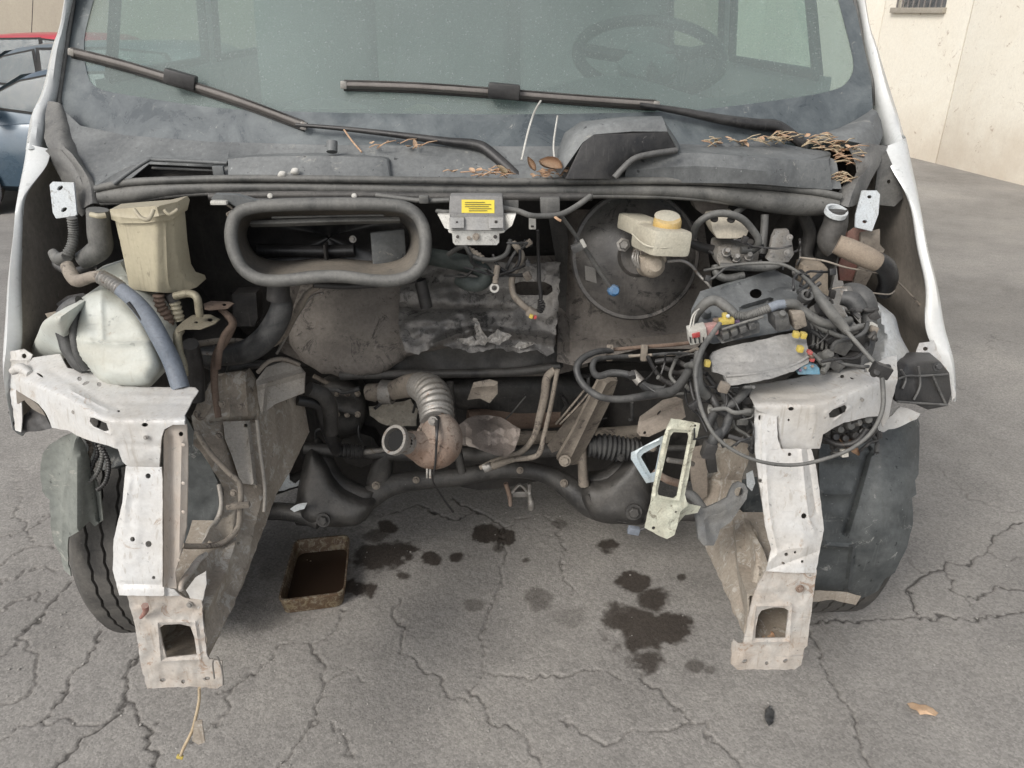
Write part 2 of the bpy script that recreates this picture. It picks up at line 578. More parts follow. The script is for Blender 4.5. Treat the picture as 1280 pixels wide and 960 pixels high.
def panel(name, outer, y, thick, material, parent, holes=(), grid=6.0, ribs=(), dents=0.0, dsc=0.03, wob=0.0, label=None,
          angle=38, smooth_edge=0, lip=0.0, seed=0.0, to=None, at=None):
    """pressed sheet: outline and holes in photo px at depth y(u,v) (metres); ribs = (points, width px, height m)"""
    f = depthfn(y)
    if smooth_edge:
        outer = spline(outer, smooth_edge, True)
    outer = [(p[0], p[1]) for p in outer]
    # densify
    def dens(poly):
        out = []
        for i in range(len(poly)):
            a, b = poly[i], poly[(i + 1) % len(poly)]
            L = math.hypot(b[0] - a[0], b[1] - a[1])
            k = max(1, int(L / (grid * 1.3)))
            for j in range(k):
                t = j / k
                out.append((a[0] + (b[0] - a[0]) * t, a[1] + (b[1] - a[1]) * t))
        return out
    od = dens(outer)
    if wob:
        od = [(p[0] + wob * nz(p[0] * .13, p[1] * .13, seed + 3), p[1] + wob * nz(p[0] * .13, p[1] * .13, seed + 9)) for p in od]
    hs = [dens(h) if len(h) < 9 else list(h) for h in holes]
    verts = []
    edges = []
    for poly in [od] + hs:
        s = len(verts)
        verts += [Vector(p) for p in poly]
        edges += [(s + i, s + (i + 1) % len(poly)) for i in range(len(poly))]
    us = [p[0] for p in od]
    vs = [p[1] for p in od]
    allp = [od] + hs
    cell = grid
    occ = {}
    def put(p):
        occ.setdefault((int(p[0] // cell), int(p[1] // cell)), []).append((p[0], p[1]))
    def near(u, v, r):
        ci, cj = int(u // cell), int(v // cell)
        for i in (ci - 1, ci, ci + 1):
            for j in (cj - 1, cj, cj + 1):
                for q in occ.get((i, j), ()):
                    if (q[0] - u) ** 2 + (q[1] - v) ** 2 < r * r:
                        return True
        return False
    for poly in allp:
        for p in poly:
            put(p)
    ribs_ = []
    for pts, w, hh in ribs:                       # mesh lines follow each pressed crease
        sm = spline(pts, 5) if len(pts) > 2 and len(pts) < 5 else [tuple(p) for p in pts]
        ribs_.append((sm, w, hh))
        if len(sm) < 2:
            cands = [(sm[0][0], sm[0][1])] + [q for k in (.7, 1.5) for q in circ(sm[0][0], sm[0][1], w * k, 10)]
        else:
            cands = []
            for off in (0, -.75, .75, -1.6, 1.6):
                for i in range(len(sm) - 1):
                    (ax, ay), (bx, by) = sm[i][:2], sm[i + 1][:2]
                    L = math.hypot(bx - ax, by - ay) or 1
                    nxx_, nyy_ = -(by - ay) / L * w * off, (bx - ax) / L * w * off
                    k = max(1, int(L / (grid * .8)))
                    for j in range(k + 1):
                        cands.append((ax + (bx - ax) * j / k + nxx_, ay + (by - ay) * j / k + nyy_))
        for q in cands:
            if inside(q, od) and not any(inside(q, h) for h in hs) and not near(q[0], q[1], min(grid * .42, w * .5)):
                verts.append(Vector(q))
                put(q)
    u = min(us) + grid * .5
    row = 0
    while u < max(us):
        v = min(vs) + (grid * .5 if row % 2 else grid)
        while v < max(vs):
            if not near(u, v, grid * .55) and inside((u, v), od) and not any(inside((u, v), h) for h in hs):
                verts.append(Vector((u, v)))
            v += grid
        u += grid * .87
        row += 1
    ribs = ribs_
    vo, _, fo, _, _, _ = delaunay_2d_cdt(verts, edges, [], 0, 1e-4)
    bm = bmesh.new()
    bv = []
    for p in vo:
        yy = f(p[0], p[1])
        h = 0.0
        for pts, w, hh in ribs:
            d = min(seg_dist(p[0], p[1], *pts[i], *pts[i + 1]) for i in range(len(pts) - 1)) if len(pts) > 1 else math.hypot(p[0] - pts[0][0], p[1] - pts[0][1])
            t = d / w
            if t < 2.2:
                h += hh * math.exp(-1.3 * t * t)
        if dents:
            h += dents * (nz(p[0] * dsc, p[1] * dsc, seed) + .4 * nz(p[0] * dsc * 2.7, p[1] * dsc * 2.7, seed + 5))
        bv.append(bm.verts.new(P(p[0], p[1], yy - h)))
    for t in fo:
        c = (sum(vo[i][0] for i in t) / len(t), sum(vo[i][1] for i in t) / len(t))
        if inside(c, od) and not any(inside(c, h) for h in hs):
            try:
                fc = bm.faces.new([bv[i] for i in t])
            except ValueError:
                continue
            fc.normal_update()
            if fc.normal.dot(fc.calc_center_median() - Vector((0, 0, CAMZ))) > 0:
                fc.normal_flip()
    for v_ in [v_ for v_ in bm.verts if not v_.link_faces]:
        bm.verts.remove(v_)
    # thickness: a second skin set back along the van, joined by a rim
    fs = list(bm.faces)
    vs_ = list(bm.verts)
    be = [e for e in bm.edges if len(e.link_faces) == 1]
    off = Vector((0, thick, 0)) if thick >= .012 else Vector((0, thick * .9, -thick * .4))
    mp_ = {v_: bm.verts.new(v_.co + off) for v_ in vs_}
    rim = [(e.verts[0], e.verts[1]) for e in be]
    for f_ in fs:
        bm.faces.new([mp_[v_] for v_ in reversed(f_.verts)])
    for a_, b_ in rim:
        try:
            bm.faces.new((a_, b_, mp_[b_], mp_[a_]))
        except ValueError:
            pass
    bmesh.ops.recalc_face_normals(bm, faces=bm.faces)
    return finish(name, bm, material, parent, angle=angle, label=label, recalc=False, at=at)

def loft(name, rows, thick, material, parent, nu=5, nv=5, label=None, dents=0.0, dsc=9.0, seed=0.0, closed=False, su=True, sv=True,
         angle=45, world=False, at=None):
    """rows: list of rows of (u, v, y) (or world points); smooth surface through them, given a thickness"""
    R = []
    for r in rows:
        pts = [Vector(p) if world else P(*p) for p in r]
        if su:
            R.append([Vector(q) for q in spline(pts, nu, closed)])
        else:
            R.append(pts)
    ncol = len(R[0])
    cols = []
    for j in range(ncol):
        c = [r[j] for r in R]
        cols.append([Vector(q) for q in spline(c, nv)] if (sv and len(c) > 1) else c)
    nr = len(cols[0])
    bm = bmesh.new()
    V = [[bm.verts.new(cols[j][i] + (Vector((nz(cols[j][i].x * dsc, cols[j][i].y * dsc, cols[j][i].z * dsc + seed),
                                            nz(cols[j][i].x * dsc + 7, cols[j][i].y * dsc, cols[j][i].z * dsc + seed),
                                            nz(cols[j][i].x * dsc, cols[j][i].y * dsc + 7, cols[j][i].z * dsc + seed))) * dents
                                    if dents else Vector((0, 0, 0)))) for j in range(ncol)] for i in range(nr)]
    for i in range(nr - 1):
        for j in range(ncol - (0 if closed else 1)):
            j2 = (j + 1) % ncol
            try:
                bm.faces.new((V[i][j], V[i][j2], V[i + 1][j2], V[i + 1][j]))
            except ValueError:
                pass
    if thick:
        bmesh.ops.recalc_face_normals(bm, faces=bm.faces)
        bmesh.ops.solidify(bm, geom=list(bm.faces), thickness=thick)
    return finish(name, bm, material, parent, angle=angle, label=label, at=at)

def box(name, u, v, y, size, material, parent, rot=(0, 0, 0), bevel=0.003, label=None, at=None, center=None):
    """size in metres, centre at photo point / depth"""
    c = Vector(center) if center is not None else P(u, v, y)
    bm = bmesh.new()
    bmesh.ops.create_cube(bm, size=1.0)
    M = Matrix.LocRotScale(c, Matrix.Rotation(math.radians(rot[2]), 3, 'Z') @ Matrix.Rotation(math.radians(rot[1]), 3, 'Y') @ Matrix.Rotation(math.radians(rot[0]), 3, 'X'), Vector(size))
    bmesh.ops.transform(bm, matrix=M, verts=bm.verts)
    return finish(name, bm, material, parent, bevel=bevel, label=label, at=at)

def add_box(bm, c, size, rot=(0, 0, 0)):
    M = Matrix.LocRotScale(Vector(c), Matrix.Rotation(math.radians(rot[2]), 3, 'Z') @ Matrix.Rotation(math.radians(rot[1]), 3, 'Y') @ Matrix.Rotation(math.radians(rot[0]), 3, 'X'), Vector(size))
    r = bmesh.ops.create_cube(bm, size=1.0)
    bmesh.ops.transform(bm, matrix=M, verts=r['verts'])

def add_lathe(bm, c, axis, prof, seg=24, sx=1.0):
    """prof: list of (radius m, offset along axis m)"""
    axis = Vector(axis).normalized()
    a = axis.orthogonal().normalized()
    b = axis.cross(a)
    rings = []
    for r, h in prof:
        if r < 1e-6:
            rings.append([bm.verts.new(Vector(c) + axis * h)])
        else:
            rings.append([bm.verts.new(Vector(c) + axis * h + (a * math.cos(2 * math.pi * k / seg) + b * math.sin(2 * math.pi * k / seg)) * r) for k in range(seg)])
    for i in range(len(rings) - 1):
        p, q = rings[i], rings[i + 1]
        for k in range(seg):
            k2 = (k + 1) % seg
            if len(p) == 1 and len(q) == 1:
                continue
            if len(p) == 1:
                bm.faces.new((p[0], q[k], q[k2]))
            elif len(q) == 1:
                bm.faces.new((p[k], p[k2], q[0]))
            else:
                bm.faces.new((p[k], p[k2], q[k2], q[k]))

def lathe(name, u, v, y, axis, prof, material, parent, seg=24, label=None, at=None, px=True, center=None, angle=40):
    """profile in photo px at that depth (px=True) or metres; axis world"""
    c = Vector(center) if center is not None else P(u, v, y)
    s = PX(u, v, y) if px else 1.0
    bm = bmesh.new()
    add_lathe(bm, c, axis, [(r * s, h * s) for r, h in prof], seg)
    return finish(name, bm, material, parent, angle=angle, label=label, at=at)

def prism(name, outer, y, depth, material, parent, bevel=0.0, label=None, bend=None, at=None, direction=(0, 1, 0)):
    """solid block: outline in photo px at depth y(u,v), pushed `depth` metres along direction"""
    f = depthfn(y)
    bm = bmesh.new()
    vs = [bm.verts.new(P(p[0], p[1], f(p[0], p[1]))) for p in outer]
    fc = bm.faces.new(vs)
    r = bmesh.ops.extrude_face_region(bm, geom=[fc])
    nv = [g for g in r['geom'] if isinstance(g, bmesh.types.BMVert)]
    bmesh.ops.translate(bm, verts=nv, vec=Vector(direction) * depth)
    bmesh.ops.recalc_face_normals(bm, faces=bm.faces)
    return finish(name, bm, material, parent, bevel=bevel, label=label, at=at)

def bolt(u, v, y, r, parent, material=None, axis=(0, -1, 0.3), name='bolt'):
    s = PX(u, v, y)
    bm = bmesh.new()
    c = P(u, v, y)
    add_lathe(bm, c, axis, [(0, -r * .3 * s), (r * 1.5 * s, -r * .3 * s), (r * 1.5 * s, r * .15 * s), (0, r * .15 * s)], 14)
    add_lathe(bm, c, axis, [(r * s, r * .15 * s), (r * s, r * .8 * s), (r * .8 * s, r * .95 * s), (0, r * .95 * s)], 6)
    return finish(name, bm, material or STEEL, parent, angle=30)

AX = Vector((0, -CP, SP))      # a direction roughly towards the viewer's stand, used for parts that face forward and up

# ================================================================== SETTING: ground
def gz(x, y):
    return -0.085 * min(max(0.0, y - 3.4), 4.1)

CRACKS = [  # photo px traces on the asphalt, width mm
    ([(0, 818), (19, 800), (40, 781), (60, 755), (83, 737), (96, 722)], 9),
    ([(60, 900), (94, 842), (115, 815), (128, 790)], 8),
    ([(171, 816), (161, 846), (152, 868), (155, 879), (147, 892), (120, 910), (95, 935), (70, 962)], 10),
    ([(155, 879), (170, 897), (190, 910), (187, 935), (194, 975)], 7),
    ([(0, 704), (19, 690), (41, 684), (66, 682)], 6),
    ([(0, 729), (25, 715), (53, 709), (72, 712)], 5),
    ([(0, 765), (19, 755), (44, 743), (62, 752)], 5),
    ([(0, 880), (30, 868), (46, 845), (48, 815), (38, 800), (20, 800)], 5),
    ([(0, 925), (35, 910), (60, 900), (120, 905)], 4),
    ([(-60, 650), (0, 668), (30, 662), (70, 640)], 4),
    ([(280, 862), (318, 842), (352, 807), (389, 807), (396, 821), (410, 850), (408, 864), (375, 920), (347, 960), (335, 985)], 6),
    ([(410, 850), (440, 838), (455, 850)], 3),
    ([(420, 900), (437, 925), (442, 950)], 3),
    ([(497, 745), (499, 817), (525, 831), (553, 854), (581, 878)], 4),
    ([(560, 622), (600, 640), (625, 655), (632, 690), (623, 742), (605, 775), (607, 807), (600, 836), (588, 859), (614, 896), (660, 925), (690, 970)], 5),
    ([(470, 645), (520, 632), (560, 648), (600, 640)], 6),
    ([(625, 655), (680, 640), (702, 660), (700, 700), (712, 740)], 4),
    ([(600, 836), (660, 845), (730, 838), (780, 846)], 3),
    ([(790, 840), (820, 859), (862, 901), (900, 930), (940, 975)], 4),
    ([(1012, 780), (1018, 800), (1030, 832), (1050, 870), (1075, 920), (1092, 965)], 6),
    ([(1000, 777), (1060, 774), (1148, 773), (1225, 772), (1300, 768)], 7),
    ([(1300, 652), (1262, 658), (1245, 668), (1232, 690), (1220, 701), (1186, 706), (1176, 712), (1157, 715), (1139, 731), (1136, 752), (1148, 773)], 8),
    ([(1176, 712), (1192, 734), (1207, 749), (1220, 746), (1252, 735), (1300, 742)], 7),
    ([(1207, 749), (1215, 762), (1225, 772)], 5),
    ([(1232, 690), (1262, 700), (1300, 698)], 5),
    ([(1157, 715), (1140, 706), (1135, 698)], 4),
    ([(1180, 590), (1210, 620), (1262, 640), (1300, 634)], 3),
    ([(1190, 480), (1230, 500), (1290, 505)], 3),
    ([(700, 900), (760, 925), (830, 915), (862, 901)], 2.5),
    ([(240, 930), (275, 905), (280, 862)], 3),
    ([(0, 560), (28, 590), (20, 640), (40, 680)], 4),
    ([(440, 760), (420, 790), (389, 807)], 3),
]
STAINS = [  # centre px, half axes px, strength
    (478, 698, 44, 20, 1.0), (500, 690, 22, 14, 1.0), (445, 735, 24, 14, 1.0), (484, 657, 13, 10, 1.0), (470, 670, 16, 9, .7),
    (612, 667, 22, 14, 1.1), (632, 672, 12, 9, .9), (622, 686, 10, 6, .7), (539, 699, 14, 9, .95), (571, 698, 10, 7, .9), (503, 720, 10, 6, .8),
    (592, 757, 13, 8, .45), (658, 701, 7, 4, .8), (758, 683, 15, 10, .95), (676, 750, 20, 16, .5), (852, 722, 6, 5, .8),
    (790, 728, 20, 14, 1.0), (818, 752, 26, 14, .85), (800, 790, 42, 34, .85), (838, 786, 30, 22, 1.1), (780, 775, 30, 22, .8), (808, 828, 30, 20, .8),
    (868, 834, 12, 9, .6), (888, 838, 8, 6, .5), (700, 655, 10, 6, .5), (420, 640, 60, 20, .5), (350, 690, 40, 40, .3), (715, 770, 30, 14, .25),
    (1200, 238, 34, 4, .9), (1165, 230, 30, 3, .5), (1190, 222, 25, 3, .4), (960, 895, 6, 12, .35), (330, 770, 40, 25, .25), (40, 255, 60, 10, .5),
]

def build_ground():
    def axis(dense0, dense1, step, lo, hi):
        a = list(np.arange(dense0, dense1, step))
        s, x = step, dense1
        while x < hi:
            a.append(x)
            s *= 1.18
            x += s
        a.append(hi)
        s, x = step, dense0 - step
        b = []
        while x > lo:
            b.append(x)
            s *= 1.18
            x -= s
        b.append(lo)
        return np.array(sorted(set(b + a)))
    xs = axis(-1.65, 1.95, 0.0043, -70, 70)
    ys = axis(1.12, 2.85, 0.0043, -40, 120)
    X, Y = np.meshgrid(xs, ys)
    nx, ny = len(xs), len(ys)
    x, y = X.ravel(), Y.ravel()
    z = -0.085 * np.clip(y - 3.4, 0, 4.1)
    # photo position of each ground point
    dep = y * CP + (CAMZ - z) * SP
    dep = np.where(dep < 0.2, 0.2, dep)
    u = 640 + FPX * x / dep
    v = 480 - FPX * (y * SP - (CAMZ - z) * CP) / dep
    # cheap value noise
    rng = np.random.RandomState(3)
    def vnoise(px, py, sc, seed):
        r = np.random.RandomState(seed).rand(256, 256)
        a, b = px * sc, py * sc
        i, j = np.floor(a).astype(int), np.floor(b).astype(int)
        fa, fb = a - i, b - j
        fa, fb = fa * fa * (3 - 2 * fa), fb * fb * (3 - 2 * fb)
        g = lambda p, q: r[p % 256, q % 256]
        return (g(i, j) * (1 - fa) + g(i + 1, j) * fa) * (1 - fb) + (g(i, j + 1) * (1 - fa) + g(i + 1, j + 1) * fa) * fb - .5
    crack = np.zeros_like(x)
    near = (x > -2.4) & (x < 2.8) & (y > 0.9) & (y < 3.6)
    idx = np.nonzero(near)[0]
    wx = x[idx] + 0.030 * vnoise(x[idx], y[idx], 22, 1) + 0.020 * vnoise(x[idx], y[idx], 70, 2)
    wy = y[idx] + 0.030 * vnoise(x[idx], y[idx], 22, 3) + 0.020 * vnoise(x[idx], y[idx], 70, 4)
    cr = np.zeros(len(idx))
    cdv = np.full(len(idx), .05)
    for pts, w in CRACKS:
        g = [PZ(a, b, 0) for a, b in pts]
        for i in range(len(g) - 1):
            ax, ay, bx, by = g[i].x, g[i].y, g[i + 1].x, g[i + 1].y
            m = np.nonzero((wx > min(ax, bx) - .06) & (wx < max(ax, bx) + .06) & (wy > min(ay, by) - .06) & (wy < max(ay, by) + .06))[0]
            dx, dy = bx - ax, by - ay
            L = dx * dx + dy * dy + 1e-9
            t = np.clip(((wx[m] - ax) * dx + (wy[m] - ay) * dy) / L, 0, 1)
            d = np.hypot(wx[m] - ax - t * dx, wy[m] - ay - t * dy)
            ww = w * 0.00052 * (1 + .9 * vnoise(wx[m], wy[m], 14, 6))
            val = np.clip(1.25 - d / np.maximum(ww, .0030), 0, 1)
            cr[m] = np.maximum(cr[m], val)
            cdv[m] = np.minimum(cdv[m], d - ww * .55 + (.0016 if w <= 5 else .0006 if w <= 6 else 0))
    crack[:] = .05
    crack[idx] = cdv
    st = np.zeros_like(x)
    vis = np.nonzero((u > -50) & (u < 1330) & (v > 190) & (v < 1000))[0]
    uu, vv = u[vis], v[vis]
    n1 = vnoise(x[vis], y[vis], 18, 11) * .9 + vnoise(x[vis], y[vis], 45, 12) * .6 + vnoise(x[vis], y[vis], 120, 13) * .35
    s = np.zeros(len(vis))
    for (a, b, ra, rb, k) in STAINS:
        d = ((uu - a) / ra) ** 2 + ((vv - b) / rb) ** 2
        s = np.maximum(s, np.clip((1.15 - d + n1 * 1.3) * 1.6, 0, 1) * k)
    st[vis] = s
    z = z + 0.006 * vnoise(x, y, 1.3, 21) + 0.003 * vnoise(x, y, 5, 22)
    z[idx] += 0.0012 * vnoise(x[idx], y[idx], 30, 23) + 0.0009 * vnoise(x[idx], y[idx], 100, 24) - 0.005 * np.clip(cr, 0, 1)
    me = bpy.data.meshes.new('asphalt_ground')
    nv = nx * ny
    me.vertices.add(nv)
    co = np.empty((nv, 3), np.float32)
    co[:, 0], co[:, 1], co[:, 2] = x, y, z
    me.vertices.foreach_set('co', co.ravel())
    I, J = np.meshgrid(np.arange(nx - 1), np.arange(ny - 1))
    a = (J * nx + I).ravel()
    q = np.stack([a, a + 1, a + nx + 1, a + nx], 1).astype(np.int32)
    me.loops.add(q.size)
    me.loops.foreach_set('vertex_index', q.ravel())
    me.polygons.add(len(q))
    me.polygons.foreach_set('loop_start', np.arange(0, q.size, 4, dtype=np.int32))
    me.polygons.foreach_set('loop_total', np.full(len(q), 4, np.int32))
    me.update(calc_edges=True)
    me.polygons.foreach_set('use_smooth', [True] * len(me.polygons))
    for nm, arr in (('crack', crack), ('stain', st)):
        at = me.attributes.new(nm, 'FLOAT', 'POINT')
        at.data.foreach_set('value', arr.astype(np.float32))
    m = bpy.data.materials.new('cracked_asphalt')
    m.use_nodes = True
    n, l = m.node_tree.nodes, m.node_tree.links
    b = n['Principled BSDF']
    tc = n.new('ShaderNodeTexCoord')
    def noi(sc, det=8, ro=.6, dist=0.0):
        t = n.new('ShaderNodeTexNoise')
        t.inputs['Scale'].default_value = sc
        t.inputs['Detail'].default_value = det
        t.inputs['Roughness'].default_value = ro
        t.inputs['Distortion'].default_value = dist
        l.new(tc.outputs['Object'], t.inputs['Vector'])
        return t.outputs['Fac']
    def ramp(src, stops):
        r = n.new('ShaderNodeValToRGB')
        while len(r.color_ramp.elements) < len(stops):
            r.color_ramp.elements.new(0.5)
        for e, (p, c) in zip(r.color_ramp.elements, stops):
            e.position = p
            e.color = (*c, 1)
        l.new(src, r.inputs[0])
        return r.outputs[0]
    def mixc(fac, a, c, mode='MIX'):
        x_ = n.new('ShaderNodeMix')
        x_.data_type = 'RGBA'
        x_.blend_type = mode
        if isinstance(fac, float):
            x_.inputs[0].default_value = fac
        else:
            l.new(fac, x_.inputs[0])
        for s_, vv_ in ((6, a), (7, c)):
            if isinstance(vv_, tuple):
                x_.inputs[s_].default_value = (*vv_, 1)
            else:
                l.new(vv_, x_.inputs[s_])
        return x_.outputs[2]
    def rng_(src, a, c, d=0.0, e=1.0):
        r = n.new('ShaderNodeMapRange')
        r.inputs['From Min'].default_value = a
        r.inputs['From Max'].default_value = c
        r.inputs['To Min'].default_value = d
        r.inputs['To Max'].default_value = e
        l.new(src, r.inputs['Value'])
        return r.outputs[0]
    base = ramp(noi(1.4, 10, .65), [(0.30, (.22, .21, .198)), (0.5, (.268, .256, .242)), (0.72, (.32, .303, .28))])
    base = mixc(rng_(noi(5.5, 8, .7), .45, .7, 0, .5), base, (.33, .315, .293))
    pm = n.new('ShaderNodeCombineColor')
    pv = rng_(noi(.85, 6, .6), .35, .65, .86, 1.10)
    for i in range(3):
        l.new(pv, pm.inputs[i])
    base = mixc(1.0, base, pm.outputs[0], 'MULTIPLY')
    base = mixc(1.0, base, (1.05, 1.04, 1.02), 'MULTIPLY')
    # aggregate: pale and dark stones a few millimetres wide
    vo = n.new('ShaderNodeTexVoronoi')
    vo.inputs['Scale'].default_value = 190
    l.new(tc.outputs['Object'], vo.inputs['Vector'])
    sep = n.new('ShaderNodeSeparateColor')
    l.new(vo.outputs['Color'], sep.inputs[0])
    stone = rng_(sep.outputs[0], 0.0, 1.0, .80, 1.18)
    cb = n.new('ShaderNodeCombineColor')
    for i in range(3):
        l.new(stone, cb.inputs[i])
    base = mixc(1.0, base, cb.outputs[0], 'MULTIPLY')
    base = mixc(rng_(noi(150, 4, .8), .66, .76, 0, .55), base, (.42, .40, .37))
    base = mixc(rng_(noi(260, 3, .8), .60, .72, 0, .5), base, (.10, .096, .09))
    base = mixc(rng_(noi(46, 6, .85), .74, .78, 0, .6), base, (.52, .50, .46))
    # small craze cracks
    vd = n.new('ShaderNodeTexVoronoi')
    vd.feature = 'DISTANCE_TO_EDGE'
    vd.inputs['Scale'].default_value = 4.2
    wv = n.new('ShaderNodeTexNoise')
    wv.inputs['Scale'].default_value = 7
    wv.inputs['Detail'].default_value = 8
    l.new(tc.outputs['Object'], wv.inputs['Vector'])
    vm = n.new('ShaderNodeVectorMath')
    vm.operation = 'MULTIPLY_ADD'
    l.new(wv.outputs['Color'], vm.inputs[0])
    vm.inputs[1].default_value = (.22, .22, .22)
    l.new(tc.outputs['Object'], vm.inputs[2])
    l.new(vm.outputs[0], vd.inputs['Vector'])
    craze = rng_(vd.outputs['Distance'], 0.004, 0.016, 1, 0)
    msk = rng_(noi(1.3, 4, .5), .56, .66, 0, .38)
    mu = n.new('ShaderNodeMath')
    mu.operation = 'MULTIPLY'
    l.new(craze, mu.inputs[0])
    l.new(msk, mu.inputs[1])
    base = mixc(mu.outputs[0], base, (.055, .052, .05))
    at = n.new('ShaderNodeAttribute')
    at.attribute_name = 'crack'
    fw = n.new('ShaderNodeMath')
    fw.operation = 'MULTIPLY_ADD'
    l.new(noi(90, 5, .7), fw.inputs[0])
    fw.inputs[1].default_value = .005
    l.new(at.outputs['Fac'], fw.inputs[2])
    base = mixc(rng_(fw.outputs[0], .0050, .0110, .25, 0), base, (.12, .11, .10))
    base = mixc(rng_(fw.outputs[0], .0016, .0040, .8, 0), base, (.065, .06, .055))
    as_ = n.new('ShaderNodeAttribute')
    as_.attribute_name = 'stain'
    wet = rng_(as_.outputs['Fac'], 0.0, .85, 0, .95)
    base = mixc(wet, base, mixc(1.0, base, (.20, .175, .16), 'MULTIPLY'))
    l.new(base, b.inputs['Base Color'])
    l.new(rng_(as_.outputs['Fac'], .3, 1.0, .88, .42), b.inputs['Roughness'])
    b.inputs['Specular IOR Level'].default_value = .35
    bp = n.new('ShaderNodeBump')
    bp.inputs['Strength'].default_value = .7
    bp.inputs['Distance'].default_value = .0016
    hs = n.new('ShaderNodeMath')
    hs.operation = 'ADD'
    l.new(noi(120, 6, .8), hs.inputs[0])
    l.new(rng_(vo.outputs['Distance'], 0, .6, .35, 0), hs.inputs[1])
    hd = n.new('ShaderNodeMath')
    hd.operation = 'SUBTRACT'
    l.new(hs.outputs[0], hd.inputs[0])
    l.new(mu.outputs[0], hd.inputs[1])
    l.new(hd.outputs[0], bp.inputs['Height'])
    l.new(bp.outputs[0], b.inputs['Normal'])
    me.materials.append(m)
    o = bpy.data.objects.new('asphalt_ground', me)
    C.objects.link(o)
    o['kind'] = 'structure'
    o['label'] = 'worn grey asphalt yard with cracks and dark oil stains'
    return o

build_ground()

# ================================================================== yard wall on the right and at the back: cream render panels
WALLM = mat('cream_wall_render', (0.80, 0.765, 0.67), 0.85, 0, (0.72, 0.66, 0.55), 0.24, 1.3, 0.3, (0.36, 0.27, 0.20), 0.05, grain=0.3, settle=0)
def wall_dirt(m):
    n, l = m.node_tree.nodes, m.node_tree.links
    b = n['Principled BSDF']
    src = b.inputs['Base Color'].links[0].from_socket
    tc = n.new('ShaderNodeTexCoord')
    sp = n.new('ShaderNodeSeparateXYZ')
    l.new(tc.outputs['Object'], sp.inputs[0])
    no = n.new('ShaderNodeTexNoise')
    no.inputs['Scale'].default_value = 1.7
    no.inputs['Detail'].default_value = 9
    no.inputs['Roughness'].default_value = .7
    l.new(tc.outputs['Object'], no.inputs['Vector'])
    ma = n.new('ShaderNodeMath')
    ma.operation = 'MULTIPLY_ADD'
    l.new(no.outputs['Fac'], ma.inputs[0])
    ma.inputs[1].default_value = -1.5
    l.new(sp.outputs[2], ma.inputs[2])
    mr = n.new('ShaderNodeMapRange')
    mr.inputs['From Min'].default_value = -.75
    mr.inputs['From Max'].default_value = .05
    mr.inputs['To Min'].default_value = .5
    mr.inputs['To Max'].default_value = 0
    l.new(ma.outputs[0], mr.inputs['Value'])
    mx = n.new('ShaderNodeMix')
    mx.data_type = 'RGBA'
    l.new(mr.outputs[0], mx.inputs[0])
    l.new(src, mx.inputs[6])
    mx.inputs[7].default_value = (.46, .37, .28, 1)
    l.new(mx.outputs[2], b.inputs['Base Color'])
wall_dirt(WALLM)
WALLB = mat('beige_back_wall', (0.40, 0.36, 0.29), 0.85, 0, (0.34, 0.30, 0.25), 0.4, 1.3, 0.3, grain=0.3)
JOINT = mat('wall_joint_dark', (0.22, 0.19, 0.15), 0.9, 0, (0.15, 0.13, 0.1), 0.4, 9, 0.3)
CONC = mat('pale_concrete_kerb', (0.36, 0.33, 0.28), 0.85, 0, (0.3, 0.27, 0.22), 0.4, 5, 0.3)

def ground_hit(u, v):
    z = 0
    for _ in range(30):
        p = PZ(u, v, z)
        z = gz(p.x, p.y)
    return p

wa, wb = ground_hit(1140, 197), ground_hit(1280, 232)
wdir = (wb - wa)
wdir.z = 0
wdir.normalize()
wnor = Vector((-wdir.y, wdir.x, 0))
if wnor.x < 0:
    wnor = -wnor                                    # away from the yard

def on_wall(u, v):
    """sight line meets the wall plane"""
    d = ray(u, v)
    o = Vector((0, 0, CAMZ))
    t = (wa - o).dot(wnor) / d.dot(wnor)
    return o + d * t

def s_of(p):
    return (p - wa).dot(wdir)

wall = empty('yard_wall', wa, 'long cream rendered yard wall with thin vertical joints at the right of the van', 'wall')
win_l, win_r = on_wall(1120, 6), on_wall(1183, 4)
j1, j2 = s_of(on_wall(1194, 100)), s_of(on_wall(1100, 40))
step = j1 - j2
joints = [j2 - 3 * step, j2 - 2 * step, j2 - step, j2, j1] + [j1 + step * k for k in range(1, 6)]
s0, s1 = s_of(win_l), s_of(win_r)
wz0 = on_wall(1150, 11).z
wz1 = wz0 + 0.85
TOP = 4.2
def wall_box(name, a, b, z0, z1, thick=0.25, m=WALLM, off=0.0):
    bm = bmesh.new()
    c = wa + wdir * ((a + b) / 2) + wnor * (thick / 2 + off)
    c.z = (z0 + z1) / 2
    ang = math.degrees(math.atan2(wdir.y, wdir.x))
    add_box(bm, c, (b - a, thick, z1 - z0), (0, 0, ang))
    return finish(name, bm, m, wall, bevel=0.004)
for i in range(len(joints) - 1):
    a, b = joints[i] + .008, joints[i + 1] - .008
    if a < s0 < b or a < s1 < b:
        lo, hi = max(a, s0), min(b, s1)
        bmw = bmesh.new()
        ang = math.degrees(math.atan2(wdir.y, wdir.x))
        for (aa, bb, z0, z1) in ((a, b, -1.2, wz0), (a, b, wz1, TOP), (a, lo, wz0, wz1), (hi, b, wz0, wz1)):
            if bb - aa < 0.01:
                continue
            c = wa + wdir * ((aa + bb) / 2) + wnor * .125
            c.z = (z0 + z1) / 2
            add_box(bmw, c, (bb - aa, .25, z1 - z0), (0, 0, ang))
        finish('panel', bmw, WALLM, wall)
    else:
        wall_box('panel', a, b, -1.2, TOP)
wall_box('joint_backing', joints[0], joints[-1], -1.25, TOP - .02, .1, JOINT, .27)
fr = wall_box('window_frame', s0 - .03, s1 + .03, wz0 - .05, wz0 + .015, .12, CONC, -.06)
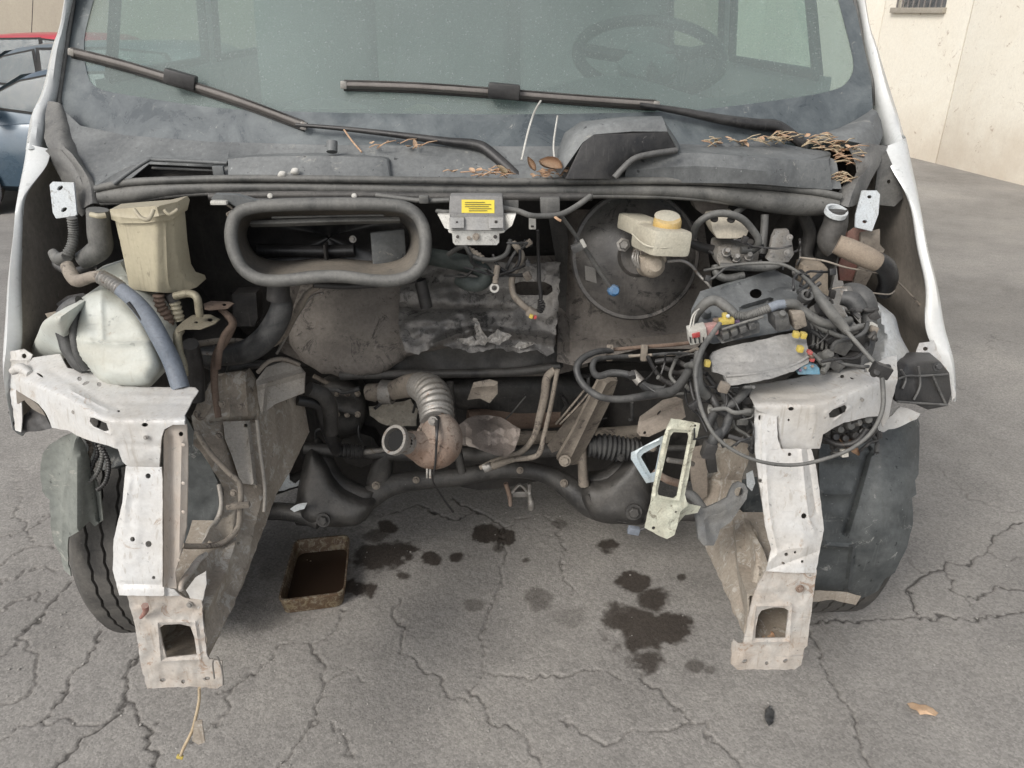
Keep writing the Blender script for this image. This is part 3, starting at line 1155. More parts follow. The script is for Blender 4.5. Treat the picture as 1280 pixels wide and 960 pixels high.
pane_m = mat('dark_window_glass', (0.10, 0.11, 0.12), 0.2, 0, (0.3, 0.3, 0.3), 0.3, 6, 0.05)
wall_box('pane', s0, s1, wz0, wz1, .03, pane_m, .12)
GRILLE = mat('weathered_window_bar', (0.16, 0.15, 0.15), 0.7, 0.2, (0.3, 0.28, 0.25), 0.4, 14, 0.2)
nb = 9
for k in range(nb):
    sb = s0 + (s1 - s0) * (k + .5) / nb
    p = wa + wdir * sb - wnor * .02
    wtube('window_bar', [(p.x, p.y, wz0 - .0), (p.x, p.y, wz1)], .012, GRILLE, wall, 8)
# the far end of the yard
bx0, bx1, byy = -14.0, (wa + wdir * joints[0]).x + .4, 17.0
back = empty('back_wall', (-4, byy, gz(0, byy)), 'plain beige wall closing the far end of the yard behind the parked cars', 'wall')
bm = bmesh.new()
add_box(bm, ((bx0 + bx1) / 2, byy + .15, 1.6), (bx1 - bx0, .3, 5.2))
finish('wall_face', bm, WALLB, back, bevel=.01)
bm = bmesh.new()
add_box(bm, ((bx0 + bx1) / 2, byy + .15, 4.25), (bx1 - bx0 + .1, .42, .1))
finish('coping', bm, CONC, back, bevel=.01)

# ================================================================== parked cars behind, at the left
CGLASS = mat('car_window_glass', (0.045, 0.085, 0.11), 0.05, 0, (0.12, 0.16, 0.17), 0.2, 3, 0.0, spec=0.9, grain=0.2, settle=0, speck=.15, scratch=0)
CTRIM = mat('car_black_trim', (0.02, 0.02, 0.022), 0.5, 0, (0.08, 0.08, 0.08), 0.3, 9, 0.1)
CRIM = mat('car_alloy_rim', (0.4, 0.4, 0.41), 0.35, 0.6, (0.25, 0.24, 0.22), 0.3, 9, 0.1)
CLAMP = mat('car_lamp_lens', (0.55, 0.56, 0.56), 0.15, 0, (0.4, 0.4, 0.38), 0.2, 9, 0.0)
TLAMP = mat('car_tail_lamp', (0.35, 0.03, 0.03), 0.2, 0, (0.3, 0.1, 0.1), 0.2, 9, 0.0)

def build_car(name, loc, heading, paint, L, W, H, label, antenna=False):
    """nose towards local +X; panels modelled from the side profile"""
    root = empty(name, (loc[0], loc[1], gz(loc[0], loc[1])), label, 'car', 'cars parked at the far left of the yard')
    root.rotation_euler = (0, 0, math.radians(heading))
    hw = W / 2
    def fin(nm, bm, m, bev=0.0, parent=root):
        o = finish(nm, bm, m, None, bevel=bev)
        o.parent = parent
        return o
    # lower body: stations along x with belt and sill heights
    st = [(-.50, .55, .30, .72), (-.485, .80, .26, .84), (-.40, .90, .22, .92), (-.25, .98, .20, .95), (0, 1.0, .19, .93), (.20, .99, .20, .90), (.32, .96, .22, .82), (.44, .90, .24, .72), (.49, .74, .28, .60), (.50, .55, .34, .50)]
    bm = bmesh.new()
    rows = []
    for (sx, sw, z0, z1) in spline(st, 3):
        x, w = sx * L, sw * hw
        zb, zt = z0, z1 * H / 1.42
        row = [(0, zb), (w * .8, zb), (w * .97, zb + .08), (w, (zb + zt) / 2 - .02), (w * .985, zt - .12), (w * .93, zt - .02), (w * .8, zt + .02), (0, zt + .045)]
        full = [(a, b_) for a, b_ in row] + [(-a, b_) for a, b_ in reversed(row[1:-1])]
        rows.append([bm.verts.new((x, a, b_)) for a, b_ in full])
    m_ = len(rows[0])
    for i in range(len(rows) - 1):
        for k in range(m_):
            bm.faces.new((rows[i][k], rows[i][(k + 1) % m_], rows[i + 1][(k + 1) % m_], rows[i + 1][k]))
    bm.faces.new(rows[0])
    bm.faces.new(list(reversed(rows[-1])))
    body = fin('body', bm, paint)
    # greenhouse shell
    roof = [(-.44, .86), (-.36, .985), (-.15, 1.0), (.05, .985), (.14, .93), (.30, .64)]
    bm = bmesh.new()
    rows = []
    zb = .90 * H / 1.42
    for (sx, k) in spline(roof, 4):
        zt = max(k * H, zb + .03)
        wt = hw * (.93 - .24 * (zt - zb) / (H - zb))
        wb_ = hw * .91
        row = [(wb_, zb - .03), ((wb_ + wt) / 2 + .015, (zb + zt) / 2), (wt + .005, zt - .06), (wt * .88, zt - .01), (0, zt + .015)]
        full = row + [(-a, b_) for a, b_ in reversed(row[:-1])]
        rows.append([bm.verts.new((sx * L, a, b_)) for a, b_ in full])
    for i in range(len(rows) - 1):
        for k in range(len(rows[0]) - 1):
            bm.faces.new((rows[i][k], rows[i][k + 1], rows[i + 1][k + 1], rows[i + 1][k]))
    bm.faces.new(rows[0])
    bm.faces.new(list(reversed(rows[-1])))
    fin('roof', bm, paint)
    # side windows, laid 6 mm proud of the shell, with dark seals
    zt = H * .955
    for sgn in (1, -1):
        for pts in ([(.235, .76), (.13, .905), (.055, .945), (.045, .69)], [(.03, .69), (.035, .95), (-.16, .955), (-.17, .69)], [(-.185, .69), (-.175, .95), (-.30, .92), (-.345, .73)]):
            for grow, mt, nm, off in ((.012, CTRIM, 'window_seal', .004), (0, CGLASS, 'window', .009)):
                bm = bmesh.new()
                cx = sum(p[0] for p in pts) / 4
                cz = sum(p[1] for p in pts) / 4
                vs = []
                for (a, k) in pts:
                    a2 = cx + (a - cx) * (1 + grow * 9)
                    k2 = cz + (k - cz) * (1 + grow * 12)
                    z_ = k2 * H
                    f = max(0, (z_ - zb) / (H - zb))
                    wy = hw * (.915 - .215 * f) + .022 * math.sin(math.pi * min(1, f))
                    vs.append(bm.verts.new((a2 * L, sgn * (wy + off), z_)))
                bm.faces.new(vs)
                bmesh.ops.solidify(bm, geom=list(bm.faces), thickness=.01)
                fin(nm, bm, mt)
        bm = bmesh.new()
        add_box(bm, (.20 * L, sgn * (hw + .07), .74 * H), (.10, .20, .13))
        add_box(bm, (.20 * L, sgn * (hw - .02), .70 * H), (.05, .1, .04))
        fin('side_mirror', bm, paint, .03)
        bm = bmesh.new()
        add_box(bm, (-.02 * L, sgn * hw * .985, .60 * H), (.18, .03, .025))
        fin('door_handle', bm, CTRIM, .008)
        bm = bmesh.new()
        add_box(bm, (.465 * L, sgn * hw * .62, .46 * H), (.12, .30, .13), (0, 25, 0))
        fin('headlight', bm, CLAMP, .03)
        bm = bmesh.new()
        add_box(bm, (-.485 * L, sgn * hw * .70, .55 * H), (.08, .22, .16))
        fin('tail_lamp', bm, TLAMP, .03)
        for wx in (.305, -.30):
            c = Vector((wx * L, sgn * (hw - .10), .31))
            bm = bmesh.new()
            add_lathe(bm, c, (0, sgn, 0), [(.20, -.09), (.29, -.09), (.315, -.06), (.315, .07), (.295, .10), (.20, .095), (.20, -.09)], 28)
            t = fin('tyre', bm, TYRE)
            bm = bmesh.new()
            add_lathe(bm, c, (0, sgn, 0), [(0, .04), (.05, .075), (.06, .06), (.16, .05), (.19, .09), (.2, .09), (.2, -.05), (0, -.05)], 20)
            fin('rim', bm, CRIM)
            bm = bmesh.new()
            add_lathe(bm, c, (0, sgn, 0), [(.31, .062), (.37, .085), (.375, .10), (.33, .103), (.31, .062)], 28)
            fin('wheel_arch', bm, CTRIM)
    # windscreen and rear glass
    for nm, pts in (('windscreen', [(.285, .70), (.14, .945)]), ('rear_window', [(-.455, .80), (-.385, .955)])):
        bm = bmesh.new()
        (a, za), (b_, zb2) = pts
        e = .012 if nm == 'windscreen' else -.012
        q = [bm.verts.new((a * L + e, hw * .80, za * H)), bm.verts.new((a * L + e, -hw * .80, za * H)),
             bm.verts.new((b_ * L + e, -hw * .62, zb2 * H)), bm.verts.new((b_ * L + e, hw * .62, zb2 * H))]
        bm.faces.new(q)
        bmesh.ops.solidify(bm, geom=list(bm.faces), thickness=.03)
        fin(nm, bm, CGLASS)
    if antenna:
        bm = bmesh.new()
        add_tube(bm, [Vector((-.05 * L, 0, H)), Vector((-.09 * L, 0, H + .50))], .006, 6)
        fin('antenna', bm, CTRIM)
    return root

CBLUE = mat('steel_blue_car_paint', (0.045, 0.08, 0.115), 0.22, 0.2, (0.14, 0.17, 0.20), 0.25, 2, 0.02, coat=.5, grain=.15)
CGREY = mat('grey_blue_car_paint', (0.10, 0.13, 0.15), 0.3, 0.2, (0.20, 0.22, 0.23), 0.3, 2, 0.02, coat=.4, grain=.15)
CRED = mat('red_car_paint', (0.48, 0.02, 0.04), 0.3, 0, (0.4, 0.12, 0.12), 0.15, 2, 0.02, coat=.4, grain=.15)
build_car('parked_car', (-4.15, 8.5, 0), 180, CBLUE, 4.1, 1.72, 1.36, 'steel blue hatchback nearest to the van, side on with its door mirror showing')
build_car('parked_car', (-5.3, 10.3, 0), 180, CGREY, 4.3, 1.75, 1.50, 'dusty grey blue car between the steel blue hatchback and the red car')
build_car('parked_car', (-7.6, 13.0, 0), 180, CRED, 4.0, 1.72, 1.52, 'bright red car farthest back by the beige wall', antenna=True)

# ================================================================== THE VAN
van = empty('white_van', (-0.05, 1.9, 0.0), 'white van stripped of bonnet, grille and front panel, engine bay open and engine removed', 'van')
V = van

# ---------------- cab: windscreen, frit, pillars, sides, roof
def ywind(u, v):
    return 1.66 + (178 - v) / 178 * .21 + .14 * ((u - 590) / 510.0) ** 2

GLASS = glassmat('dusty_green_windscreen', (0.68, 0.77, 0.75), (0.32, 0.355, 0.345), 0.33, 170.0)
SGLASS = glassmat('side_window_glass', (0.80, 0.93, 0.88), (0.35, 0.40, 0.38), 0.05)
FRIT = mat('windscreen_black_edge', (0.04, 0.05, 0.058), 0.18, 0, (0.145, 0.163, 0.168), 0.5, 9, 0.05, (0.30, 0.30, 0.28), 0.02, grain=0.6)

def ramp_uv(tab, v):
    for i in range(len(tab) - 1):
        if tab[i][0] <= v <= tab[i + 1][0]:
            t = (v - tab[i][0]) / (tab[i + 1][0] - tab[i][0])
            return tab[i][1] * (1 - t) + tab[i + 1][1] * t
    return tab[0][1] if v < tab[0][0] else tab[-1][1]
gl_l = [(-250, 150), (0, 92), (60, 82), (130, 73), (160, 92)]
gl_r = [(-250, 1010), (0, 1068), (60, 1080), (98, 1089), (135, 1091), (160, 1085)]
outer_glass = [(150, -250), (1010, -250), (1068, 0), (1080, 60), (1089, 98), (1091, 135), (1070, 160), (1010, 178), (860, 184), (640, 186), (400, 184), (260, 180), (156, 170), (100, 158), (76, 136), (74, 120), (82, 60), (92, 0)]
clear_glass = [(205, -240), (955, -240), (1030, -80), (1048, 0), (1061, 50), (1067, 82), (1060, 101), (1043, 112), (1000, 121), (896, 135), (820, 140), (640, 143), (480, 142), (350, 139), (262, 134), (160, 119), (122, 110), (109, 92), (105, 50), (117, 0), (140, -80)]
panel('windscreen', outer_glass, ywind, .004, GLASS, V, grid=22, angle=60)
panel('windscreen_edge_band', outer_glass, lambda u, v: ywind(u, v) - .003, .0015, FRIT, V, holes=[spline(clear_glass, 3, True)], grid=16, angle=60)

def pil(name, rows):
    return loft(name, rows, 0.0, WHITEO, V, nu=3, nv=4, angle=50)
# rows from the top down; columns outer back -> outer front -> inner front -> glass channel
pil('a_pillar', [[(128, -260, 2.40), (106, -250, 2.10), (125, -250, 2.09), (150, -250, 2.14)],
                 [(88, 0, 2.3), (80, 0, 1.98), (88, 0, 1.965), (95, 0, 2.02)],
                 [(74, 60, 2.2), (65, 60, 1.92), (76, 60, 1.905), (86, 60, 1.96)],
                 [(62, 110, 2.15), (54, 110, 1.87), (68, 118, 1.85), (77, 124, 1.90)],
                 [(48, 150, 2.1), (39, 145, 1.80), (56, 142, 1.79), (70, 142, 1.87)],
                 [(40, 186, 2.0), (32, 187, 1.70), (50, 186, 1.70), (62, 188, 1.80)]])
pil('a_pillar', [[(1035, -260, 2.40), (1055, -250, 2.10), (1035, -250, 2.09), (1010, -250, 2.14)],
                 [(1074, 0, 2.3), (1082, 0, 2.0), (1074, 0, 1.985), (1066, 0, 2.03)],
                 [(1089, 60, 2.2), (1097, 60, 1.93), (1086, 60, 1.92), (1078, 60, 1.97)],
                 [(1104, 110, 2.15), (1112, 110, 1.88), (1098, 118, 1.86), (1089, 124, 1.91)],
                 [(1115, 150, 2.1), (1124, 148, 1.82), (1108, 145, 1.81), (1092, 142, 1.88)],
                 [(1122, 178, 2.0), (1132, 178, 1.72), (1118, 180, 1.72), (1102, 182, 1.80)]])
PSEAL = [((92, 0, 1.99), (83, 60, 1.93), (75, 118, 1.87), (74, 130, 1.85)), ((1068, 0, 1.99), (1080, 60, 1.95), (1090, 100, 1.89), (1091, 132, 1.88))]
for pts in PSEAL:
    tube('pillar_seal', pts, 2.6, RUBG, V, 8)
# side walls of the body in world coordinates (local van frame turned with YAW)
RZ = Matrix.Rotation(-math.atan(-YAW), 3, 'Z')
def LV(x, y, z):
    """van frame (x across, y ahead of the camera) -> world"""
    return Vector((x - .095 - YAW * (y - 1.9), y + YAW * x, z))
def side_wall(sg, xo):
    # lower body side with window openings above the belt
    zb, zt = 1.34, 1.98
    ysill = [(2.0, 1.28), (2.3, 1.33), (5.6, 1.36)]
    bm = bmesh.new()
    def q(y0, y1, z0, z1, x0=xo, x1=xo):
        vs = [bm.verts.new(LV(sg * x0, y0, z0)), bm.verts.new(LV(sg * x0, y1, z0)), bm.verts.new(LV(sg * x1, y1, z1)), bm.verts.new(LV(sg * x1, y0, z1))]
        bm.faces.new(vs)
    q(2.18, 6.6, .42, 1.0, xo - .02, xo)
    q(2.12, 6.6, 1.0, zb, xo, xo - .015)
    q(2.98, 3.12, zb, zt, xo - .015, xo - .07)
    q(3.95, 6.6, zb, zt, xo - .015, xo - .07)
    q(2.5, 6.6, zt, 2.4, xo - .07, xo - .16)
    bmesh.ops.remove_doubles(bm, verts=bm.verts, dist=.0005)
    finish('body_side', bm, WHITEO, V, angle=60, solid=.0)
    for (a, b) in ((2.2, 2.98), (3.12, 3.95)):
        bm = bmesh.new()
        zb2 = zb
        vs = [bm.verts.new(LV(sg * (xo - .02), a - (.0 if a > 3 else .0), zb2)), bm.verts.new(LV(sg * (xo - .02), b, zb2)),
              bm.verts.new(LV(sg * (xo - .072), b, zt)), bm.verts.new(LV(sg * (xo - .072), a + (.32 if a < 3 else 0), zt))]
        bm.faces.new(vs)
        bmesh.ops.solidify(bm, geom=list(bm.faces), thickness=.004)
        w = finish('side_window', bm, SGLASS, V)
        wtube('window_frame', [LV(sg * (xo - .02), a, zb2), LV(sg * (xo - .02), b, zb2), LV(sg * (xo - .072), b, zt), LV(sg * (xo - .072), a + (.32 if a < 3 else 0), zt), LV(sg * (xo - .02), a, zb2)], .016, PLASTB, V, 8)
side_wall(-1, .965)
side_wall(1, .955)
bm = bmesh.new()
rows = []
for y, z in ((2.42, 1.99), (2.62, 2.25), (2.9, 2.40), (4, 2.46), (6.6, 2.46)):
    rows.append([bm.verts.new(LV(x, y + abs(x) * .0, z - .10 * abs(x) ** 3 - (.06 if abs(x) > .8 else 0))) for x in (-.83, -.6, -.3, 0, .3, .6, .83)])
for i in range(len(rows) - 1):
    for k in range(6):
        bm.faces.new((rows[i][k], rows[i][k + 1], rows[i + 1][k + 1], rows[i + 1][k]))
bmesh.ops.solidify(bm, geom=list(bm.faces), thickness=.02)
finish('roof', bm, WHITEO, V, angle=60)
bm = bmesh.new()
add_box(bm, LV(0, 6.6, 1.45), (1.94, .03, 2.0), (0, 0, math.degrees(YAW)))
finish('rear_door', bm, WHITEO, V, bevel=.02)
HEADL = mat('grey_interior_trim', (0.26, 0.27, 0.26), 0.8, 0, (0.34, 0.35, 0.34), 0.4, 4, 0.0)
SEATM = mat('grey_seat_cloth', (0.20, 0.22, 0.215), 0.9, 0, (0.28, 0.30, 0.29), 0.4, 20, 0.2)
DASHM = mat('dusty_dashboard', (0.14, 0.155, 0.15), 0.7, 0, (0.26, 0.28, 0.27), 0.4, 5, 0.15)
bm = bmesh.new()
add_box(bm, LV(0, 4.0, 1.35), (1.88, .04, 2.05), (0, 0, math.degrees(YAW)))
finish('cab_bulkhead', bm, HEADL, V)
bm = bmesh.new()
add_box(bm, LV(0, 3.0, .62), (1.86, 2.0, .05), (0, 0, math.degrees(YAW)))
finish('cab_floor', bm, DASHM, V)
# dashboard
def dz(x, y):
    t = (y - 1.72) / .62
    z = 1.205 + .055 * math.sin(math.pi * min(1, t * .8))
    z += .085 * math.exp(-((x - .36) / .24) ** 2) * math.exp(-((y - 2.12) / .16) ** 2)
    z += .03 * math.exp(-((x + .32) / .34) ** 2) * math.exp(-((y - 2.1) / .2) ** 2)
    z += .045 * math.exp(-((abs(x) - .80) / .10) ** 2) * math.exp(-((y - 2.1) / .2) ** 2)
    return z
bm = bmesh.new()
nxx, nyy = 44, 18
G_ = [[bm.verts.new(LV(-.94 + 1.88 * i / nxx, 1.74 + .62 * j / nyy + .10 * (-.94 + 1.88 * i / nxx) ** 2, dz(-.94 + 1.88 * i / nxx, 1.74 + .62 * j / nyy))) for j in range(nyy + 1)] for i in range(nxx + 1)]
for i in range(nxx):
    for j in range(nyy):
        bm.faces.new((G_[i][j], G_[i + 1][j], G_[i + 1][j + 1], G_[i][j + 1]))
lowr = [bm.verts.new(LV(-.94 + 1.88 * i / nxx, 2.42, .85)) for i in range(nxx + 1)]
for i in range(nxx):
    bm.faces.new((G_[i][nyy], G_[i + 1][nyy], lowr[i + 1], lowr[i]))
dash = finish('dashboard', bm, DASHM, V, angle=60)
# steering wheel
wc = P(812, 68, 2.36)
wn_ = Vector((0, -.42, .91)).normalized()
a_ = Vector((1, 0, 0))
b_ = wn_.cross(a_)
wheel_pts = [wc + a_ * math.cos(t) * .205 + b_ * math.sin(t) * .205 for t in [2 * math.pi * k / 40 for k in range(40)]]
bm = bmesh.new()
add_tube(bm, wheel_pts, .017, 10, closed=True)
sw = finish('steering_wheel', bm, PLASTB, V, angle=60)
bm = bmesh.new()
add_lathe(bm, wc - wn_ * .03, wn_, [(0, -.02), (.085, -.02), (.09, .01), (.07, .03), (0, .035)], 24)
finish('hub', bm, DASHM, sw)
for ang in (0.15, math.pi - .15, -math.pi / 2):
    e = wc + a_ * math.cos(ang) * .2 + b_ * math.sin(ang) * .2
    bm = bmesh.new()
    add_tube(bm, [wc - wn_ * .02, e], .018, 8)
    finish('spoke', bm, PLASTB, sw)
# seats
def seat(x, w):
    bm = bmesh.new()
    add_box(bm, LV(x, 3.02, 1.22), (w, .14, .72), (-10, 0, 0))
    o = finish('seat_backrest', bm, SEATM, V, bevel=.05, bev_seg=3)
    bm = bmesh.new()
    add_box(bm, LV(x, 3.10, 1.70), (.27, .10, .19), (-8, 0, 0))
    finish('headrest', bm, SEATM, o, bevel=.04, bev_seg=3)
    bm = bmesh.new()
    add_box(bm, LV(x, 2.78, .92), (w, .5, .14))
    finish('seat_cushion', bm, SEATM, V, bevel=.05, bev_seg=3)
seat(.42, .5)
seat(-.08, .42)
seat(-.56, .42)
bm = bmesh.new()
add_box(bm, P(600, -60, 2.25), (.25, .02, .08), (15, 0, 0))
finish('rear_view_mirror', bm, PLASTB, V, bevel=.02)

# ---------------- outer wings (fenders)
def wing(side, front, hem, material_in):
    """front: silhouette points (u, v, y); hem: where the folded white edge ends"""
    rows = []
    for (f, h) in zip(front, hem):
        F = P(*f)
        H_ = P(*h)
        B = F + Vector((side * .035, .62, .02))
        M1 = F + Vector((side * .016, .10, .0))
        rows.append([B, F.lerp(B, .5) + Vector((side * .012, 0, 0)), M1, F, H_, H_ + Vector((-side * .0, .012, 0))])
    w = loft('wing_panel', rows, 0, WHITEO, V, nu=3, nv=6, world=True, angle=50, dents=.0012, dsc=14)
    rows = []
    for (f, h) in zip(front, hem):
        H_ = P(*h)
        rows.append([H_ + Vector((0, .006, 0)), H_ + Vector((side * .012, .08, 0)), H_ + Vector((side * .022, .30, .0)), H_ + Vector((side * .02, .60, .0))])
    loft('inner_skin', rows, 0, material_in, w, nu=3, nv=6, world=True, angle=50, dents=.005, dsc=6)
    return w
wing(-1, [(34, 178, 1.70), (30, 205, 1.66), (21, 252, 1.58), (17, 285, 1.54), (9, 360, 1.47), (4, 430, 1.42), (4, 470, 1.40), (14, 530, 1.385)],
     [(60, 186, 1.69), (55, 208, 1.65), (29, 247, 1.575), (25, 285, 1.54), (22, 360, 1.475), (23, 430, 1.43), (14, 478, 1.41), (27, 545, 1.395)], FENDIN)
wing(1, [(1132, 172, 1.70), (1142, 215, 1.66), (1151, 262, 1.60), (1160, 310, 1.55), (1172, 360, 1.50), (1181, 410, 1.46), (1193, 455, 1.42), (1195, 500, 1.40)],
     [(1104, 184, 1.69), (1119, 215, 1.65), (1139, 255, 1.60), (1149, 310, 1.55), (1159, 360, 1.50), (1160, 412, 1.46), (1178, 460, 1.425), (1186, 500, 1.41)], FENDIN)

# ---------------- windscreen scuttle
def ycowl(u, v):
    return 1.555 + (228 - v) / 60.0 * .11 + .07 * ((u - 590) / 510.0) ** 2
panel('scuttle_panel', [(76, 134), (100, 157), (156, 169), (260, 177), (400, 181), (640, 183), (860, 182), (960, 176), (1010, 186), (1045, 200), (1052, 236), (900, 234), (640, 230), (400, 229), (160, 233), (118, 240), (100, 205), (88, 170)],
      ycowl, .004, PLAST, V, holes=[[(160, 226), (186, 205), (268, 209), (268, 223), (222, 227)]], grid=13, dents=.006, dsc=.012, seed=2,
      ribs=[([(120, 232), (180, 203), (285, 206)], 5, .010), ([(285, 196), (285, 228)], 4, .008)])
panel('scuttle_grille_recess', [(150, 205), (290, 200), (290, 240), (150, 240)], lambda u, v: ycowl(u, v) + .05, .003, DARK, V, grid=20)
tube('grille_rail', [(190, 210, 1.62), (267, 213, 1.62)], 1.6, RUBG, V, 6)
tube('grille_frame', [(142, 230, 1.57), (182, 202, 1.60), (200, 200, 1.605), (284, 204, 1.60)], 2.6, PLAST, V, 8)
box('grille_vent', 274, 217, 1.585, (.022, .01, .030), PLAST, V, (0, 0, 0), .002)
# raised ducts on the scuttle
def block(name, top_back, top_front, bottom_front, material, bevel=.006, dents=.002, nu=4):
    """three or more rows of points -> a raised casing"""
    return loft(name, [top_back, top_front, bottom_front], .003, material, V, nu=nu, nv=5, sv=False, dents=dents, dsc=20, angle=40)
loft('wiper_linkage_cover', [[(283, 196, 1.66), (330, 192, 1.65), (400, 190, 1.645), (480, 194, 1.64), (492, 200, 1.64)],
                             [(285, 199, 1.60), (330, 196, 1.585), (400, 195, 1.58), (475, 197, 1.58), (487, 205, 1.60)],
                             [(285, 226, 1.565), (330, 224, 1.55), (400, 224, 1.545), (480, 224, 1.545), (490, 226, 1.56)]], .003, PLAST, V, 4, 4, sv=False, dents=.002, angle=30)
tube('plug', [(415, 190, 1.59), (415, 177, 1.60)], 7, PLAST, V, 12)
loft('scuttle_cover', [[(812, 178, 1.68), (880, 182, 1.67), (960, 183, 1.67), (1030, 188, 1.68), (1037, 196, 1.68)],
                       [(790, 196, 1.575), (850, 191, 1.56), (905, 193, 1.555), (960, 199, 1.56), (1036, 200, 1.59)],
                       [(783, 212, 1.56), (850, 208, 1.545), (905, 209, 1.54), (962, 215, 1.545), (1038, 214, 1.585)],
                       [(780, 228, 1.56), (850, 228, 1.545), (905, 229, 1.54), (965, 232, 1.545), (1040, 238, 1.585)]], .003, PLAST, V, 5, 5, sv=False, dents=.003, angle=30)
# trapezoid air duct
AT, AB = .0, .0
prism('air_duct_hood', [(728, 178, ), (742, 168), (835, 165), (846, 186), (846, 190), (800, 196), (764, 224), (706, 224)],
      [(728, 178, 1.53), (835, 165, 1.54), (846, 188, 1.55), (706, 224, 1.515), (764, 224, 1.515)], .12, PLASTB, V, bevel=.006)
loft('duct_top', [[(700, 218, 1.515), (728, 178, 1.528), (742, 168, 1.535), (790, 164, 1.538), (834, 164, 1.54), (848, 188, 1.55)],
                  [(694, 212, 1.53), (718, 168, 1.55), (736, 156, 1.56), (785, 149, 1.565), (828, 147, 1.565), (849, 184, 1.57)],
                  [(690, 205, 1.60), (706, 166, 1.63), (726, 152, 1.65), (780, 146, 1.66), (826, 145, 1.66), (848, 178, 1.66)]], .003, PLAST, V, 3, 4, su=False, angle=50, dents=.001)
tube('duct_strut', [(768, 222, 1.50), (790, 200, 1.51), (812, 193, 1.52), (846, 188, 1.53)], 4, PLASTG, V, 8)
# rubber seal along the front edge of the scuttle
def yseal(u):
    return 1.535 + .06 * ((u - 590) / 500.0) ** 2
lip = [(120, 236), (160, 228), (220, 225), (300, 223), (420, 224), (560, 226), (640, 227), (760, 226), (840, 226), (900, 228), (960, 233), (1020, 240), (1050, 246)]
band = [(126, 246, 9), (165, 242, 11), (220, 236, 9), (300, 234, 7), (420, 235, 7), (560, 238, 7), (640, 239, 7), (760, 238, 7), (840, 239, 8), (900, 243, 10), (960, 251, 14), (1010, 256, 14), (1045, 256, 9)]
sl = tube('scuttle_seal', [(u, v, yseal(u)) for u, v in lip], 4.6, RUBG, V, 12, 5)
tube('seal_band', [(u, v, yseal(u) + .008, r) for u, v, r in band], 8, RUBG, sl, 14, 5)
tube('seal_groove_lip', [(u, v + 9 + r * .55, yseal(u) + .004) for (u, v, r) in [(p[0], p[1] - 6, p[2]) for p in band]], 3.2, RUBG, sl, 8, 5)
# pillar foot trims
loft('pillar_foot_trim', [[(60, 128, 1.80), (74, 130, 1.80), (78, 134, 1.80)],
                          [(58, 160, 1.76), (76, 158, 1.74), (88, 160, 1.76)],
                          [(60, 184, 1.70), (80, 182, 1.68), (100, 192, 1.70)],
                          [(84, 205, 1.66), (96, 200, 1.64), (108, 215, 1.66)],
                          [(96, 232, 1.63), (112, 226, 1.61), (122, 236, 1.62)],
                          [(104, 262, 1.60), (118, 256, 1.58), (130, 256, 1.60)]], .003, PLASTG, V, 4, 4, dents=.004, dsc=30)
loft('pillar_foot_trim', [[(1090, 136, 1.82), (1096, 140, 1.80), (1102, 150, 1.82)],
                          [(1050, 160, 1.76), (1082, 156, 1.74), (1104, 168, 1.76)],
                          [(1010, 172, 1.70), (1060, 176, 1.68), (1098, 184, 1.72)]], .003, PLAST, V, 4, 4, dents=.003, dsc=20)
loft('wing_brace', [[(58, 192, 1.69), (62, 186, 1.68), (78, 188, 1.66)], [(74, 216, 1.67), (82, 204, 1.65), (94, 208, 1.64)],
                    [(94, 256, 1.64), (100, 236, 1.62), (110, 240, 1.61)], [(104, 270, 1.62), (112, 262, 1.60), (120, 262, 1.60)]], .003, PLASTG, V, 3, 4, dents=.004, dsc=25)
loft('wing_brace', [[(1060, 186, 1.68), (1084, 180, 1.67), (1108, 184, 1.69)], [(1072, 215, 1.65), (1088, 205, 1.64), (1100, 200, 1.66)],
                    [(1052, 236, 1.62), (1068, 232, 1.60), (1084, 232, 1.62)], [(1044, 252, 1.60), (1058, 258, 1.58), (1074, 252, 1.60)]], .003, PLASTG, V, 3, 4, dents=.004, dsc=25)
panel('wing_support_plate', [(1098, 200), (1108, 188), (1124, 226), (1130, 246), (1118, 258), (1098, 256), (1094, 236)], 1.66, .003, PLASTG, V, holes=[circ(1111, 227, 2.5)], grid=6, dents=.003)
# bolt-on tabs at the top of each wing
panel('mounting_tab', [(62, 231), (66, 227), (92, 228), (96, 268), (93, 270), (70, 273), (66, 266)], [(62, 230, 1.58), (96, 230, 1.585), (70, 273, 1.57)], .005, GALV, V, holes=[circ(75, 235, 4.2, 10, 2.6, -.6), circ(80, 262, 4.2, 10, 2.6, -.6)], grid=5, dents=.001)
panel('mounting_tab', [(1078, 238), (1096, 238), (1100, 243), (1098, 268), (1090, 289), (1069, 284), (1070, 268)], [(1078, 238, 1.58), (1100, 240, 1.585), (1080, 289, 1.56)], .005, GALV, V, holes=[circ(1087, 246, 3, 10, 2.2), circ(1081, 277, 3.2, 10, 2.2)], grid=5, dents=.001)

